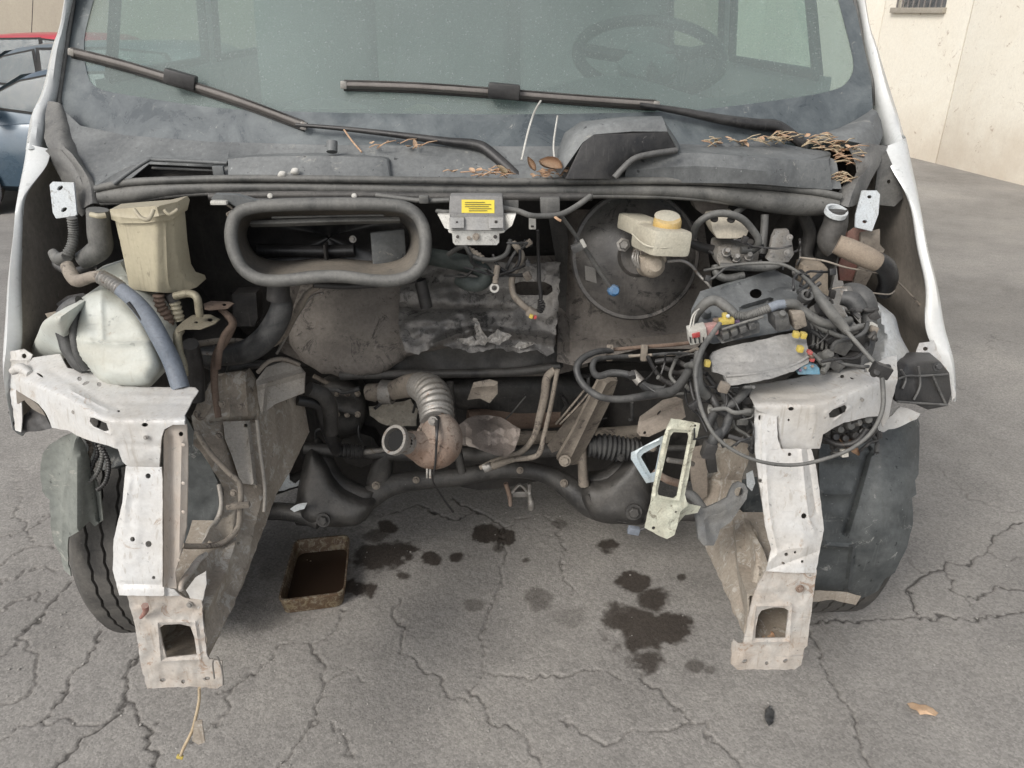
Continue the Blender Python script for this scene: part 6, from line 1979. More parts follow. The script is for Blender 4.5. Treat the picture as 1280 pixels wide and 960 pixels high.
# ---- brake booster and master cylinder
BX = Vector((0.0, -.96, .28))
bo = lathe('brake_booster', 795, 320, 1.66, BX, [(0, 26), (22, 25), (26, 19), (36, 16), (50, 13), (62, 8), (71, 2), (75, -2), (79, -2), (81, -6), (79, -11), (74, -12), (70, -30), (0, -34)], BOOST, V, 64, angle=35)
lathe('booster_hub', 812, 318, 1.58, BX, [(0, 14), (13, 14), (15, 8), (18, -10), (20, -30), (0, -30)], DUSTB, V, 24)
panel('booster_sticker', [(731, 332), (744, 335), (746, 354), (732, 350)], 1.605, .001, mat('worn_sticker', (0.13, 0.125, 0.12), 0.6, 0, (0.22, 0.21, 0.19), 0.5, 15, 0.1), bo, grid=5)
mc = lathe('master_cylinder', 816, 332, 1.50, (0.05, -.94, .34), [(0, 16), (8, 15), (13, 9), (15, 2), (15, -6), (12, -12), (12, -40)], mat('tan_cast_metal', (0.36, 0.31, 0.25), 0.55, 0.2, (0.42, 0.37, 0.30), 0.4, 12, 0.4), V, 22)
prism('mounting_flange', [(800, 322), (832, 318), (834, 326), (828, 334), (818, 340), (808, 340), (802, 334)], 1.50, .02, MATS['tan_cast_metal'], mc, bevel=.003)
res = box('brake_fluid_reservoir', 826, 299, 1.475, (.082, .105, .052), RESV, V, (-4, 6, 16), .011)
box('reservoir_back_chamber', 800, 281, 1.55, (.060, .10, .034), RESV, res, (-4, 6, 16), .008)
tube('reservoir_seam', [(790, 292, 1.47), (806, 306, 1.425), (830, 310, 1.42), (857, 303, 1.44)], 1.3, RESV, res, 6)
lathe('filler_neck', 834, 287, 1.47, (0, -.25, .97), [(0, -12), (15, -12), (15, 0), (14, 2), (0, 2)], RESV, res, 24)
lathe('yellow_cap', 834, 279, 1.47, (0, -.25, .97), [(0, -6), (17, -6), (17.5, -4), (17.5, 4), (16, 7), (12, 8), (0, 8)], YCAP, res, 28)
lathe('cap_top', 834, 271, 1.475, (0, -.25, .97), [(0, -1), (15, -1), (16, 1), (13, 2.4), (0, 2.4)], RESV, res, 28)
for k in range(3):
    tube('cylinder_fin', [(794 + 2 * k, 314 + 0 * k, 1.53), (791 + 3 * k, 322 + 2 * k, 1.52), (795 + 3 * k, 332 + 2 * k, 1.52)], 2.2, STEEL, V, 8)
lathe('booster_stud', 779, 306, 1.60, BX, [(0, 8), (5, 8), (6, 3), (9, 2), (9, 0), (0, 0)], STEEL, V, 6)
tube('pushrod_lead', [(700, 268, 1.50, 2.6), (712, 284, 1.52, 2.6), (722, 298, 1.53, 2.6), (736, 318, 1.54, 3.2), (750, 340, 1.555, 3.2), (764, 360, 1.565, 2.4)], 3, PLASTG, V, 8)
box('rod_clip', 722, 309, 1.52, (.026, .016, .016), PLASTG, V, (0, -25, 0))
box('rod_clip_pin', 729, 304, 1.515, (.008, .008, .018), WCON, V, (0, -30, 0), .002)
lathe('blue_clip', 767, 363, 1.565, (0.2, -.9, .3), [(0, 7), (5, 7), (7.5, 3), (7.5, -4), (5, -7), (0, -7)], BLUEC, V, 8)
tube('brake_pipe', [(834, 327, 1.50), (852, 326, 1.50), (864, 332, 1.50), (874, 344, 1.50), (886, 356, 1.48), (892, 366, 1.46)], 2, STEEL, V, 8)
tube('vacuum_hose', [(858, 302, 1.54, 5), (880, 310, 1.55, 6), (905, 314, 1.56, 6)], 6, PLASTB, V, 12)
# ---- ABS block, hoses and castings
tube('hose_arc', [(866, 296, 1.52), (872, 280, 1.50), (888, 269, 1.49), (908, 267, 1.49), (928, 274, 1.49), (944, 292, 1.49), (948, 304, 1.49), (940, 312, 1.50), (926, 313, 1.50)], 4.6, RUBG, V, 12, 6)
prism('cream_control_block', [(888, 272), (920, 268), (938, 286), (934, 296), (922, 299), (896, 299), (890, 288)], [(888, 272, 1.53), (938, 286, 1.52), (896, 299, 1.51)], .06, mat('cream_dusty_block', (0.45, 0.41, 0.33), 0.6, 0, (0.36, 0.32, 0.26), 0.45, 10, 0.2), V, bevel=.006)
for u, v in ((893, 273), (914, 274), (938, 302)):
    lathe('block_port', u, v, 1.50, (0, -.5, .86), [(0, 1), (4, 1), (5, 0), (5, -2)], DARK, V, 12)
prism('upper_cast_bracket', [(864, 248), (906, 244), (912, 256), (906, 272), (884, 272), (870, 262)], 1.62, .05, FIREW, V, bevel=.004)
prism('abs_pump', [(898, 308), (912, 304), (928, 310), (940, 306), (950, 316), (948, 334), (930, 340), (902, 338), (896, 324)], [(898, 308, 1.53), (950, 316, 1.54), (930, 340, 1.49)], .07, ALU, V, bevel=.006)
for u, v in ((908, 315), (920, 322), (936, 320)):
    lathe('pump_fitting', u, v, 1.50, (0, -.8, .6), [(0, 7), (3, 7), (4.5, 4), (4.5, 0), (6, 0), (6, -3)], STEEL, V, 8)
tube('abs_hose', [(894, 332, 1.50, 5), (896, 342, 1.49, 5), (908, 348, 1.48, 5), (930, 344, 1.48, 5)], 5, RUBG, V, 10)
tube('abs_hose', [(900, 333, 1.49, 5), (930, 334, 1.48, 5), (960, 334, 1.48, 5), (976, 330, 1.48, 4)], 5, RUBG, V, 10)
prism('engine_bay_bracket', [(962, 318), (966, 296), (970, 288), (986, 287), (990, 300), (993, 318), (986, 328), (966, 330), (958, 324)], [(966, 290, 1.52), (990, 300, 1.53), (966, 330, 1.48)], .015, ALU, V, bevel=.003)
for u, v in ((987, 297), (984, 316), (964, 319)):
    bolt(u, v, 1.49, 2.8, V, STEEL)
tube('guide_post', [(956, 268, 1.58, 5), (955, 290, 1.57, 5), (952, 318, 1.55, 6)], 5, PLASTG, V, 10)
tube('black_arc_hose', [(940, 250, 1.60), (925, 262, 1.58), (918, 268, 1.56)], 4, RUBG, V, 8)
tube('black_arc_hose', [(1000, 262, 1.60, 7), (1012, 290, 1.62, 8), (1008, 320, 1.62, 8), (1020, 335, 1.6, 7)], 8, DARKM, V, 12)
# ---- pipe with tan sleeve by the right wing
tube('intercooler_hose', [(1046, 262, 1.52, 13), (1044, 280, 1.52, 15), (1038, 300, 1.52, 16), (1046, 312, 1.51, 14)], 15, DARKM, V, 16)
lathe('silver_ring', 1045, 265, 1.51, (.1, -.35, .93), [(11, -3), (14, -3), (14, 3), (11, 3), (11, -3)], GALV, V, 24)
tube('tan_sleeve', [(1046, 305, 1.49, 12), (1062, 312, 1.48, 13.5), (1084, 322, 1.47, 13.5), (1096, 328, 1.47, 12)], 13, mat('tan_heat_sleeve', (0.24, 0.19, 0.145), 0.8, 0, (0.32, 0.27, 0.21), 0.45, 14, 0.3), V, 16)
tube('black_arc_hose', [(1094, 326, 1.49, 12), (1106, 334, 1.50, 13), (1110, 350, 1.52, 12), (1104, 366, 1.54, 10)], 12, PLASTB, V, 14)
panel('red_oxide_strut', [(1060, 290), (1080, 276), (1094, 290), (1088, 330), (1076, 352), (1050, 350), (1048, 330), (1056, 312)], 1.60, .01, REDPL, V, grid=6, dents=.006)
panel('strut_face', [(1076, 290), (1100, 286), (1100, 306), (1106, 312), (1086, 350), (1078, 364), (1064, 362), (1074, 330)], 1.585, .008, DUSTB, V, grid=6, dents=.006)
prism('tan_cover_box', [(1004, 332), (1030, 330), (1036, 336), (1036, 362), (1042, 372), (1010, 372), (1002, 350)], 1.50, .05, mat('tan_dusty_box', (0.21, 0.17, 0.13), 0.75, 0, (0.28, 0.24, 0.19), 0.5, 8, 0.25), V, bevel=.006)
tube('thin_wire', [(1040, 361, 1.36), (1052, 359, 1.36), (1070, 360, 1.37), (1084, 365, 1.38), (1110, 368, 1.42), (1118, 364, 1.46)], 1.0, DUSTB, V, 6)
tube('thin_wire', [(1000, 322, 1.50), (1030, 326, 1.46), (1060, 335, 1.46), (1110, 345, 1.5), (1140, 370, 1.52), (1154, 386, 1.52)], 1.2, DUSTB, V, 6)

# ================================================================== fuse box and loom cluster, right side as seen
def y_tray(u, v):
    return 1.30 + (430 - v) * .0022 + (u - 930) * .0002
tray = panel('fuse_box_tray', [(863, 410), (865, 386), (876, 364), (907, 354), (930, 348), (952, 341), (966, 337), (984, 344), (1002, 354), (1010, 374), (1008, 395), (995, 412), (960, 418), (916, 426), (892, 430), (868, 424)],
      y_tray, .006, PLAST, V, grid=4.5, dents=.004, dsc=.05, holes=[circ(945, 367, 8, 14, 6)],
      ribs=[([(945, 367)], 13, .006), ([(904, 358), (942, 346)], 3, .008), ([(962, 364), (980, 358), (998, 364)], 3, .008), ([(868, 400), (880, 372)], 3, .006), ([(930, 386), (964, 376)], 3, -.02), ([(884, 412), (910, 400), (955, 396)], 3, .008), ([(968, 390), (972, 410)], 3, .008)])
panel('tray_floor', [(876, 380), (960, 350), (1004, 362), (1000, 410), (900, 424), (872, 412)], lambda u, v: y_tray(u, v) + .05, .004, DARK, tray, grid=14)
lathe('tray_stud', 883, 392, 1.345, (0, -.6, .8), [(0, 7), (4, 6), (6, 2), (7, -3)], PLAST, tray, 12)
tube('thick_loom', [(868, 400, 1.32, 5), (872, 390, 1.31, 6), (884, 378, 1.30, 6.5), (896, 376, 1.30, 6.5), (908, 384, 1.29, 6.5), (918, 393, 1.28, 6)], 6, RUBG, V, 12, 6)
tube('corrugated_conduit', [(916, 394, 1.28, 6), (930, 395, 1.275, 5.5), (945, 391, 1.27, 5.5), (964, 384, 1.27, 5)], 6, RUBG, V, 12, corr=(3, .10))
tube('taped_loom', [(962, 385, 1.27, 6), (972, 381, 1.27, 6), (982, 380, 1.27, 6)], 6, MATS['blue_grey_hose'], V, 10)
tube('thick_loom', [(980, 380, 1.27, 6), (992, 380, 1.27, 6.5), (1000, 386, 1.27, 6), (1014, 396, 1.26, 6), (1030, 404, 1.25, 6), (1048, 404, 1.25, 6), (1062, 400, 1.27, 5)], 6, RUBG, V, 12)
# white and pink connectors at the left end
box('white_plug', 871, 417, 1.27, (.032, .022, .030), WCON, V, (10, -14, 0), .002)
box('plug_face_mark', 870, 419, 1.257, (.014, .003, .010), REDC, V, (10, -14, 0), .001)
for k in range(4):
    box('plug_rib', 863 + 5.5 * k, 425, 1.258, (.002, .004, .012), DARK, V, (10, -14, 0), .0004)
box('pink_plug', 888, 411, 1.275, (.026, .02, .02), mat('dusty_pink_plastic', (0.42, 0.20, 0.19), 0.5, 0, (0.36, 0.28, 0.25), 0.4, 15, 0.1), V, (0, -10, 0), .004)
tube('plug_lead', [(866, 410, 1.27), (868, 396, 1.28), (872, 388, 1.29)], 1.0, WCON, V, 6)
tube('plug_lead', [(862, 410, 1.27), (866, 394, 1.28), (874, 386, 1.29)], 1.0, WCON, V, 6)
box('yellow_plug', 908, 401, 1.27, (.026, .014, .010), YELC, V, (0, -6, 0), .002)
box('yellow_plug', 906, 396, 1.275, (.009, .012, .014), YELC, V, (0, -6, 0), .002)
lathe('chrome_ball', 910, 395, 1.262, (0, -1, 0), [(0, 2.6), (1.8, 1.8), (2.6, 0), (1.8, -1.8), (0, -2.6)], GALV, V, 10)
box('brown_plug', 898, 402, 1.285, (.018, .014, .012), RUSTD, V, (0, -10, 0), .002)
box('purple_wire_end', 918, 403, 1.275, (.018, .01, .010), mat('purple_plastic', (0.10, 0.05, 0.12), 0.5, 0, (0.2, 0.16, 0.2), 0.3, 15, 0.1), V, (0, -16, 0), .002)
# slats and relay rows on the box
prism('relay_row', [(898, 424), (944, 404), (950, 404), (950, 416), (902, 430)], [(898, 424, 1.26), (950, 404, 1.28), (902, 430, 1.25)], .04, PLASTG, V, bevel=.002)
tube('box_rail', [(902, 412, 1.25), (930, 403, 1.25), (954, 396, 1.25)], 1.8, RUBG, V, 8)
for k in range(4):
    prism('relay', [(903 + 11 * k, 419 - 4 * k), (911 + 11 * k, 416 - 4 * k), (912 + 11 * k, 423 - 4 * k), (904 + 11 * k, 426 - 4 * k)], 1.245, .02, PLASTG, V, bevel=.0015)
prism('relay', [(968, 394), (986, 392), (989, 412), (970, 415)], 1.25, .05, PLASTG, V, bevel=.004)
lathe('relay_stud', 978, 392, 1.25, (0, -.7, .7), [(0, 3), (4, 2), (5, -2)], RUBG, V, 12)
prism('relay', [(990, 392), (1006, 390), (1010, 408), (994, 414)], 1.25, .05, DUSTB, V, bevel=.004)
# grey lid lying on top
lid = panel('fuse_box_lid', [(889, 446), (892, 440), (905, 435), (930, 429), (965, 422), (990, 416), (1004, 416), (1008, 424), (1010, 436), (1013, 446), (1010, 454), (992, 464), (961, 474), (930, 480), (912, 482), (908, 476), (905, 469), (891, 465)],
      [(889, 446, 1.225), (965, 422, 1.25), (1008, 424, 1.25), (1012, 450, 1.20), (912, 482, 1.155), (891, 465, 1.19)], .010, BOARD, V, grid=4, dents=.004, dsc=.06, wob=1.2,
      ribs=[([(908, 472), (960, 466), (1008, 448)], 2.5, .005), ([(900, 452), (940, 452)], 3, -.003), ([(930, 440), (1000, 430)], 5, .003)])
tube('lid_rim', [(908, 470, 1.170), (935, 468, 1.172), (965, 464, 1.18), (992, 456, 1.19), (1010, 446, 1.20)], 2, BOARD, lid, 8)
for u, v, y in ((995, 418, 1.225), (1000, 436, 1.205), (884, 454, 1.20), (1004, 419, 1.225)):
    box('yellow_clip', u, v, y, (.010, .012, .011), YELC, V, (0, 8, 0), .002)
for k in range(3):
    box('red_fuse', 1012 + 1.2 * k, 440 + 4.5 * k, 1.20, (.007, .012, .006), (REDC, RUST, REDC)[k], V, (0, 10, 0), .001)
bp_ = panel('blue_plug', [(997, 466), (1002, 458), (1012, 456), (1024, 460), (1025, 468), (998, 468)], 1.19, .016, mat('faded_blue_plastic', (0.13, 0.28, 0.38), 0.45, 0, (0.28, 0.34, 0.36), 0.3, 15, 0.1), V, grid=3.5, dents=.002)
for u, v in ((1000, 463), (1006, 460), (1015, 458)):
    lathe('plug_pin', u, v, 1.185, (0, -.8, .6), [(0, 2), (1.8, 2), (2, 0)], RUST if u != 1000 else MATS['purple_plastic'], bp_, 8)
# black connector cluster between the box and the tank
random.seed(11)
cl = prism('connector_body', [(1008, 400), (1040, 396), (1064, 412), (1066, 450), (1036, 462), (1018, 450), (1012, 424)], [(1008, 400, 1.34), (1064, 412, 1.36), (1018, 450, 1.27)], .06, PLASTB, V, bevel=.006)
for k in range(7):
    u = 1014 + 5.6 * k
    tube('cooling_rib', [(u, 404 + 1.5 * k, 1.325), (u + 3, 418 + 1.5 * k, 1.305), (u + 2, 434 + 1.2 * k, 1.28)], 1.7, PLASTG, cl, 6)
for (u, v, w_, h_, r, m) in ((1050, 430, .05, .04, 20, PLASTG), (1062, 446, .05, .035, -20, PLASTB), (1044, 452, .045, .03, 30, PLASTG), (1070, 424, .035, .05, 10, PLASTB), (1058, 410, .05, .03, -30, PLASTG), (1030, 385, .04, .03, 20, PLASTB), (1046, 392, .035, .03, 10, STEEL)):
    box('loom_connector', u, v, 1.28, (w_ * .6, .03, h_ * .7), m, V, (10, r, 0), .003)
lathe('grey_grommet', 1034, 444, 1.24, (.2, -.7, .7), [(0, 7), (5, 7), (7, 4), (8, 0), (7, -6), (9, -10)], RUBG, V, 16)
tube('grommet_tail', [(1034, 448, 1.24, 6), (1032, 458, 1.23, 5), (1028, 466, 1.22, 4)], 5, RUBG, V, 10)
tube('loom_branch', [(1010, 438, 1.24, 2.5), (1020, 446, 1.23, 3), (1030, 456, 1.22, 3)], 3, RUBG, V, 8)
panel('steel_square', [(1042, 380), (1054, 384), (1060, 396), (1048, 394)], 1.30, .006, GALV, V, grid=4)
for k in range(4):
    box('square_slot', 1046 + 3.2 * k, 386 + 2 * k, 1.293, (.002, .003, .008), DARK, V, (0, -20, 0), .0004)
tube('coil_pack', [(1052, 372, 1.34, 9), (1066, 376, 1.33, 11), (1074, 388, 1.32, 11)], 10, RUBB, V, 14)
tube('elbow_hose', [(1056, 360, 1.38, 6), (1068, 364, 1.36, 11), (1080, 372, 1.34, 12), (1086, 384, 1.33, 11)], 11, RUBB, V, 14)
lathe('elbow_cap', 1060, 366, 1.345, (.5, -.6, .6), [(0, 4), (7, 4), (9, 1), (9, -5)], STEEL, V, 14)
tube('black_pipe', [(1085, 382, 1.33, 11.5), (1086, 396, 1.32, 9), (1086, 412, 1.31, 10), (1082, 430, 1.30, 11), (1078, 446, 1.29, 10.5), (1074, 458, 1.28, 9)], 10, RUBB, V, 16, 6)
tube('hose_clip', [(1076, 384, 1.315), (1085, 388, 1.31), (1096, 386, 1.32)], 3.5, PLASTB, V, 8)
tube('hose_clip', [(1073, 420, 1.295), (1083, 424, 1.29), (1094, 424, 1.30)], 4, PLASTB, V, 8)
panel('white_tape_band', [(1080, 404), (1090, 402), (1097, 406), (1098, 413), (1086, 412), (1079, 410)], 1.293, .003, WCON, V, grid=4)
tube('mixed_loom', [(1000, 340, 1.46, 4), (1012, 352, 1.42, 4), (1022, 366, 1.38, 4), (1036, 376, 1.36, 4)], 4, PLASTB, V, 8)
tube('mixed_loom', [(1036, 398, 1.27, 4), (1056, 412, 1.26, 4), (1078, 408, 1.27, 4), (1092, 416, 1.30, 4)], 4, PLASTG, V, 8)
tube('mixed_loom', [(1016, 402, 1.26, 4), (1030, 412, 1.25, 3.5), (1044, 418, 1.25, 3), (1060, 424, 1.25, 3)], 3.6, RUBG, V, 8)
lathe('round_socket', 1008, 370, 1.36, (0, -.7, .7), [(5, 4), (8, 4), (9, 0), (9, -8), (5, -8), (5, 4)], PLASTG, V, 16)
lathe('round_socket', 1022, 388, 1.31, (.3, -.7, .6), [(4, 3), (7, 3), (8, 0), (8, -6), (4, -6), (4, 3)], RUBG, V, 16)
# second milky tank by the right wing
puff('coolant_tank', [(1099, 385), (1108, 388), (1119, 396), (1126, 420), (1139, 444), (1142, 452), (1132, 458), (1112, 458), (1096, 456), (1100, 440), (1104, 420), (1098, 400)], [(1099, 385, 1.45), (1126, 420, 1.44), (1112, 458, 1.36)], .03, 14, .07, mat('bluish_tank_plastic', (0.47, 0.50, 0.52), 0.4, 0, (0.42, 0.40, 0.36), 0.3, 6, 0.12), V, grid=4.5, dents=.003)
# bonnet release cable: thick sleeve and long loop
tube('bonnet_cable', [(880, 338, 1.50, 2), (930, 330, 1.46, 2), (975, 330, 1.42, 2.2), (1002, 344, 1.36, 2.4), (1020, 362, 1.30, 3)], 2.4, RUBG, V, 8)
tube('cable_sleeve', [(1018, 360, 1.28, 4), (1026, 374, 1.25, 6.5), (1040, 392, 1.23, 7), (1054, 408, 1.22, 6), (1060, 416, 1.21, 4)], 6, RUBG, V, 10)
tube('bonnet_cable', [(1058, 414, 1.21, 2.8), (1074, 432, 1.19, 2.8), (1088, 448, 1.17, 2.8), (1100, 462, 1.15, 3), (1104, 490, 1.12, 3), (1102, 516, 1.10, 2.8), (1088, 542, 1.09, 2.6), (1062, 562, 1.08, 2.4), (1030, 574, 1.075, 2.4), (996, 581, 1.075, 2.4), (960, 579, 1.08, 2.4), (926, 568, 1.09, 2.4), (896, 547, 1.10, 2.4), (880, 520, 1.12, 2.6), (872, 492, 1.14, 3), (870, 462, 1.17, 3.4), (878, 436, 1.20, 4), (890, 418, 1.23, 3.4), (900, 404, 1.25, 3)], 2.6, RUBG, V, 8, 6)
box('cable_clamp', 1101, 463, 1.145, (.030, .02, .022), PLASTB, V, (0, 20, 0), .003)
lathe('clamp_pin', 1094, 466, 1.14, (0, -.8, .6), [(0, 6), (4, 5), (5, 0), (5, -4)], PLASTB, V, 12)
lathe('clamp_pin', 1108, 460, 1.15, (0, -.8, .6), [(0, 6), (4, 5), (5, 0), (5, -4)], PLASTB, V, 12)
# loom hanging in the middle
tube('main_loom', [(868, 452, 1.24, 5), (845, 486, 1.26, 6), (820, 492, 1.30, 6), (800, 496, 1.33, 5), (775, 499, 1.36, 4.5), (750, 496, 1.40, 4.5), (730, 482, 1.42, 4.5), (721, 464, 1.44, 4.5), (726, 450, 1.46, 4.5), (745, 440, 1.48, 4), (765, 438, 1.5, 4)], 5, RUBB, V, 12, 6)
tube('main_loom', [(832, 488, 1.29, 5), (808, 484, 1.33, 5.5), (798, 474, 1.36, 5), (784, 468, 1.38, 4.5), (765, 466, 1.40, 4.5), (748, 470, 1.42, 4.5), (741, 462, 1.44, 4), (744, 450, 1.46, 3.5), (760, 447, 1.48, 3), (790, 445, 1.50, 3)], 4.5, RUBB, V, 12, 6)
tube('taped_joint', [(790, 466, 1.355, 6), (801, 478, 1.34, 6.5)], 6.5, STEEL, V, 10)
tube('fuel_line', [(756, 438, 1.52), (800, 434, 1.50), (840, 431, 1.44), (866, 428, 1.38)], 2.6, RUSTD, V, 8)
tube('fuel_line', [(760, 447, 1.51), (805, 444, 1.48), (850, 442, 1.42), (872, 436, 1.34)], 2.0, DUSTB, V, 8)
for u in (762, 805):
    box('line_clip', u, 441, 1.50 - (u - 762) * .0006, (.014, .012, .036), DUSTB, V, (0, 0, 0), .003)
tube('loom_branch', [(810, 446, 1.42), (818, 462, 1.38), (828, 474, 1.34), (842, 482, 1.30)], 2.8, PLASTB, V, 8)
tube('loom_branch', [(820, 452, 1.40), (840, 450, 1.38), (858, 458, 1.33), (868, 470, 1.29)], 3.4, PLASTB, V, 8)
tube('loom_branch', [(828, 458, 1.40), (846, 466, 1.36), (866, 462, 1.32), (884, 468, 1.28)], 3, PLASTB, V, 8)
tube('loom_branch', [(850, 440, 1.36), (842, 456, 1.34), (838, 470, 1.32), (846, 480, 1.30)], 2.4, RUBG, V, 8)
tube('t_piece', [(857, 457, 1.24, 3), (868, 456, 1.22, 5), (880, 456, 1.21, 3)], 4, RUBG, V, 10)
tube('main_loom', [(873, 440, 1.22, 5), (872, 460, 1.20, 6), (874, 482, 1.18, 6), (884, 496, 1.18, 6)], 6, RUBG, V, 12)
lp = [[(880, 486, 1.20), (892, 500, 1.18), (900, 514, 1.17), (918, 520, 1.17), (940, 518, 1.19)],
      [(900, 482, 1.22), (908, 500, 1.19), (912, 515, 1.17), (906, 536, 1.15), (892, 552, 1.14)],
      [(936, 484, 1.20), (924, 498, 1.18), (910, 508, 1.17), (894, 516, 1.18), (886, 530, 1.18)],
      [(862, 476, 1.26), (868, 500, 1.24), (880, 524, 1.22), (896, 536, 1.20)],
      [(918, 486, 1.22), (930, 500, 1.21), (934, 520, 1.20), (938, 540, 1.20)],
      [(856, 486, 1.28), (860, 506, 1.27), (874, 520, 1.26), (884, 540, 1.24)],
      [(884, 470, 1.24), (896, 484, 1.23), (912, 488, 1.23), (936, 490, 1.22)]]
for k, pts in enumerate(lp):
    tube('hanging_loom', pts, (5, 5.5, 5.5, 2.4, 4.5, 1.8, 4)[k], (PLASTB, RUBB, RUBB, PLASTB, RUBB, PLASTB, PLASTB)[k], V, 10)
puff('engine_mount_rubber', [(918, 486), (936, 482), (944, 500), (944, 520), (940, 540), (925, 543), (916, 525), (914, 500)], 1.23, .02, 8, .05, RUBB, V, ribs=[([(918, 500), (942, 500)], 2.5, .006), ([(918, 525), (942, 528)], 2.5, .006)])
for (u, v) in ((928, 527), (936, 515)):
    box('bracket_clip', u, v, 1.17, (.02, .006, .012), RUBG, V, (0, 0, 0), .001)
box('loom_connector', 886, 562, 1.14, (.022, .02, .030), PLASTB, V, (0, 10, 0), .003)
tube('loom_connector_lead', [(888, 558, 1.14, 6), (894, 546, 1.14, 7), (902, 538, 1.15, 5)], 6, RUBB, V, 10)
prism('black_bracket_slot', [(882, 566), (894, 564), (897, 590), (886, 592)], 1.30, .02, PLASTB, V)
# beige upper bracket and support behind the zinc plate
panel('body_bracket', [(796, 540), (800, 521), (829, 500), (845, 496), (853, 499), (857, 521), (850, 526), (828, 538), (811, 546), (800, 545)], [(796, 540, 1.38), (853, 499, 1.42), (857, 521, 1.38)], .006, TANM, V, grid=4.5, dents=.006, holes=[circ(824, 516, 4, 8, 1.5, -.8), circ(806, 541, 2)], ribs=[([(800, 528), (850, 505)], 3, .006)])
panel('body_bracket', [(862, 560), (880, 556), (884, 580), (884, 620), (870, 628), (864, 600)], 1.42, .006, TANM, V, grid=5, dents=.006)
tube('stud_rod', [(835, 575, 1.30), (850, 577, 1.31), (866, 580, 1.33)], 3.5, STEEL, V, 8)
tube('rusty_link', [(818, 590, 1.34), (835, 600, 1.34), (855, 606, 1.36)], 5, RUST, V, 8)
# zinc plated bracket hanging loose, and its triangular arm
zb = panel('zinc_bracket', [(839, 523), (858, 526), (875, 529), (872, 545), (866, 564), (862, 590), (856, 618), (860, 632), (850, 640), (847, 656), (843, 669), (834, 674), (820, 668), (806, 660), (809, 644), (813, 629), (816, 610), (821, 586), (829, 548), (834, 534)],
      lambda u, v: 1.17 - (v - 523) * .0003, .004, ZINC, V, grid=3.2, dents=.002, dsc=.09, wob=.7, angle=30,
      holes=[[(842, 540), (860, 541), (861, 546), (846, 620), (842, 623), (823, 619), (822, 614), (838, 545)], circ(817, 660, 2.2), circ(845, 640, 1.6, 8), circ(869, 532, 1.6, 8)],
      ribs=[([(839, 536), (865, 538), (864, 548), (849, 626), (819, 622), (820, 608), (836, 538)], 2.6, .004), ([(830, 560), (826, 585)], 2.4, -.003)])
ARM = mat('blue_white_plated_arm', (0.48, 0.58, 0.64), 0.35, 0.2, (0.55, 0.56, 0.52), 0.3, 14, 0.1)
panel('triangular_arm', [(829, 545), (830, 552), (822, 590), (818, 602), (808, 604), (789, 574), (789, 566)], lambda u, v: 1.18, .004, ARM, zb, grid=3.2, dents=.001, holes=[[(826, 555), (804, 567), (801, 571), (813, 592), (819, 590)]], ribs=[([(824, 550), (796, 567), (811, 598)], 2, .003)])
box('loose_connector', 792, 663, 1.16, (.022, .012, .014), MATS['blue_grey_hose'], V, (0, 12, 0), .002)
tube('connector_tail', [(800, 662, 1.16), (808, 660, 1.16), (818, 658, 1.165)], 2, PLASTB, V, 6)
panel('tab_flange', [(853, 622), (862, 630), (876, 633), (872, 641), (856, 644), (846, 656)], 1.165, .004, ZINC, V, grid=4, dents=.003)
# cast bracket with an eye
EYE = mat('grey_cast_iron', (0.12, 0.125, 0.13), 0.55, 0.3, (0.22, 0.215, 0.20), 0.4, 18, 0.5)
eb = panel('cast_eye_bracket', [(866, 630), (874, 634), (882, 635), (898, 628), (909, 622), (913, 612), (917, 605), (924, 602), (931, 605), (935, 613), (933, 624), (926, 634), (914, 652), (900, 662), (897, 672), (892, 682), (880, 682), (873, 674), (870, 650)],
      [(866, 630, 1.22), (924, 610, 1.18), (880, 682, 1.15)],   .008, EYE, V, grid=3.6, dents=.003, dsc=.1, holes=[circ(924, 615, 6, 14)], ribs=[([(924, 615)], 10, .004), ([(884, 645), (905, 640), (922, 628)], 6, -.008), ([(880, 650), (884, 678)], 5, -.006)])
tube('cast_arm', [(856, 616, 1.26, 5), (866, 620, 1.24, 6), (876, 632, 1.22, 6), (884, 644, 1.20, 5)], 6, EYE, V, 10)
# connectors and leaf caught under the right lamp panel
for (u, v, m, r) in ((1050, 537, RUBG, 5), (1062, 532, RUBG, 6), (1072, 528, STEEL, 5), (1084, 524, RUBG, 6), (1056, 548, PLASTB, 5), (1068, 545, PLASTB, 6), (1078, 540, PLASTB, 5), (1044, 546, PLASTB, 5)):
    lathe('loom_connector', u, v, 1.24, (random.uniform(-.4, .4), -.8, .4), [(0, r), (r * .8, r * .8), (r, 0), (r * .9, -r), (r * .5, -r * 1.6)], m, V, 12)
panel('dangling_torn_strap', [(1090, 530), (1112, 524), (1106, 536), (1096, 542), (1092, 546)], 1.30, .003, WHITE, V, grid=4, dents=.004)
for pts in ([(1030, 548, 1.25), (1050, 556, 1.23), (1070, 552, 1.22), (1084, 536, 1.22)], [(1040, 560, 1.28), (1060, 548, 1.26), (1080, 550, 1.26), (1094, 536, 1.26)]):
    tube('mixed_loom', pts, 4, PLASTB, V, 8)

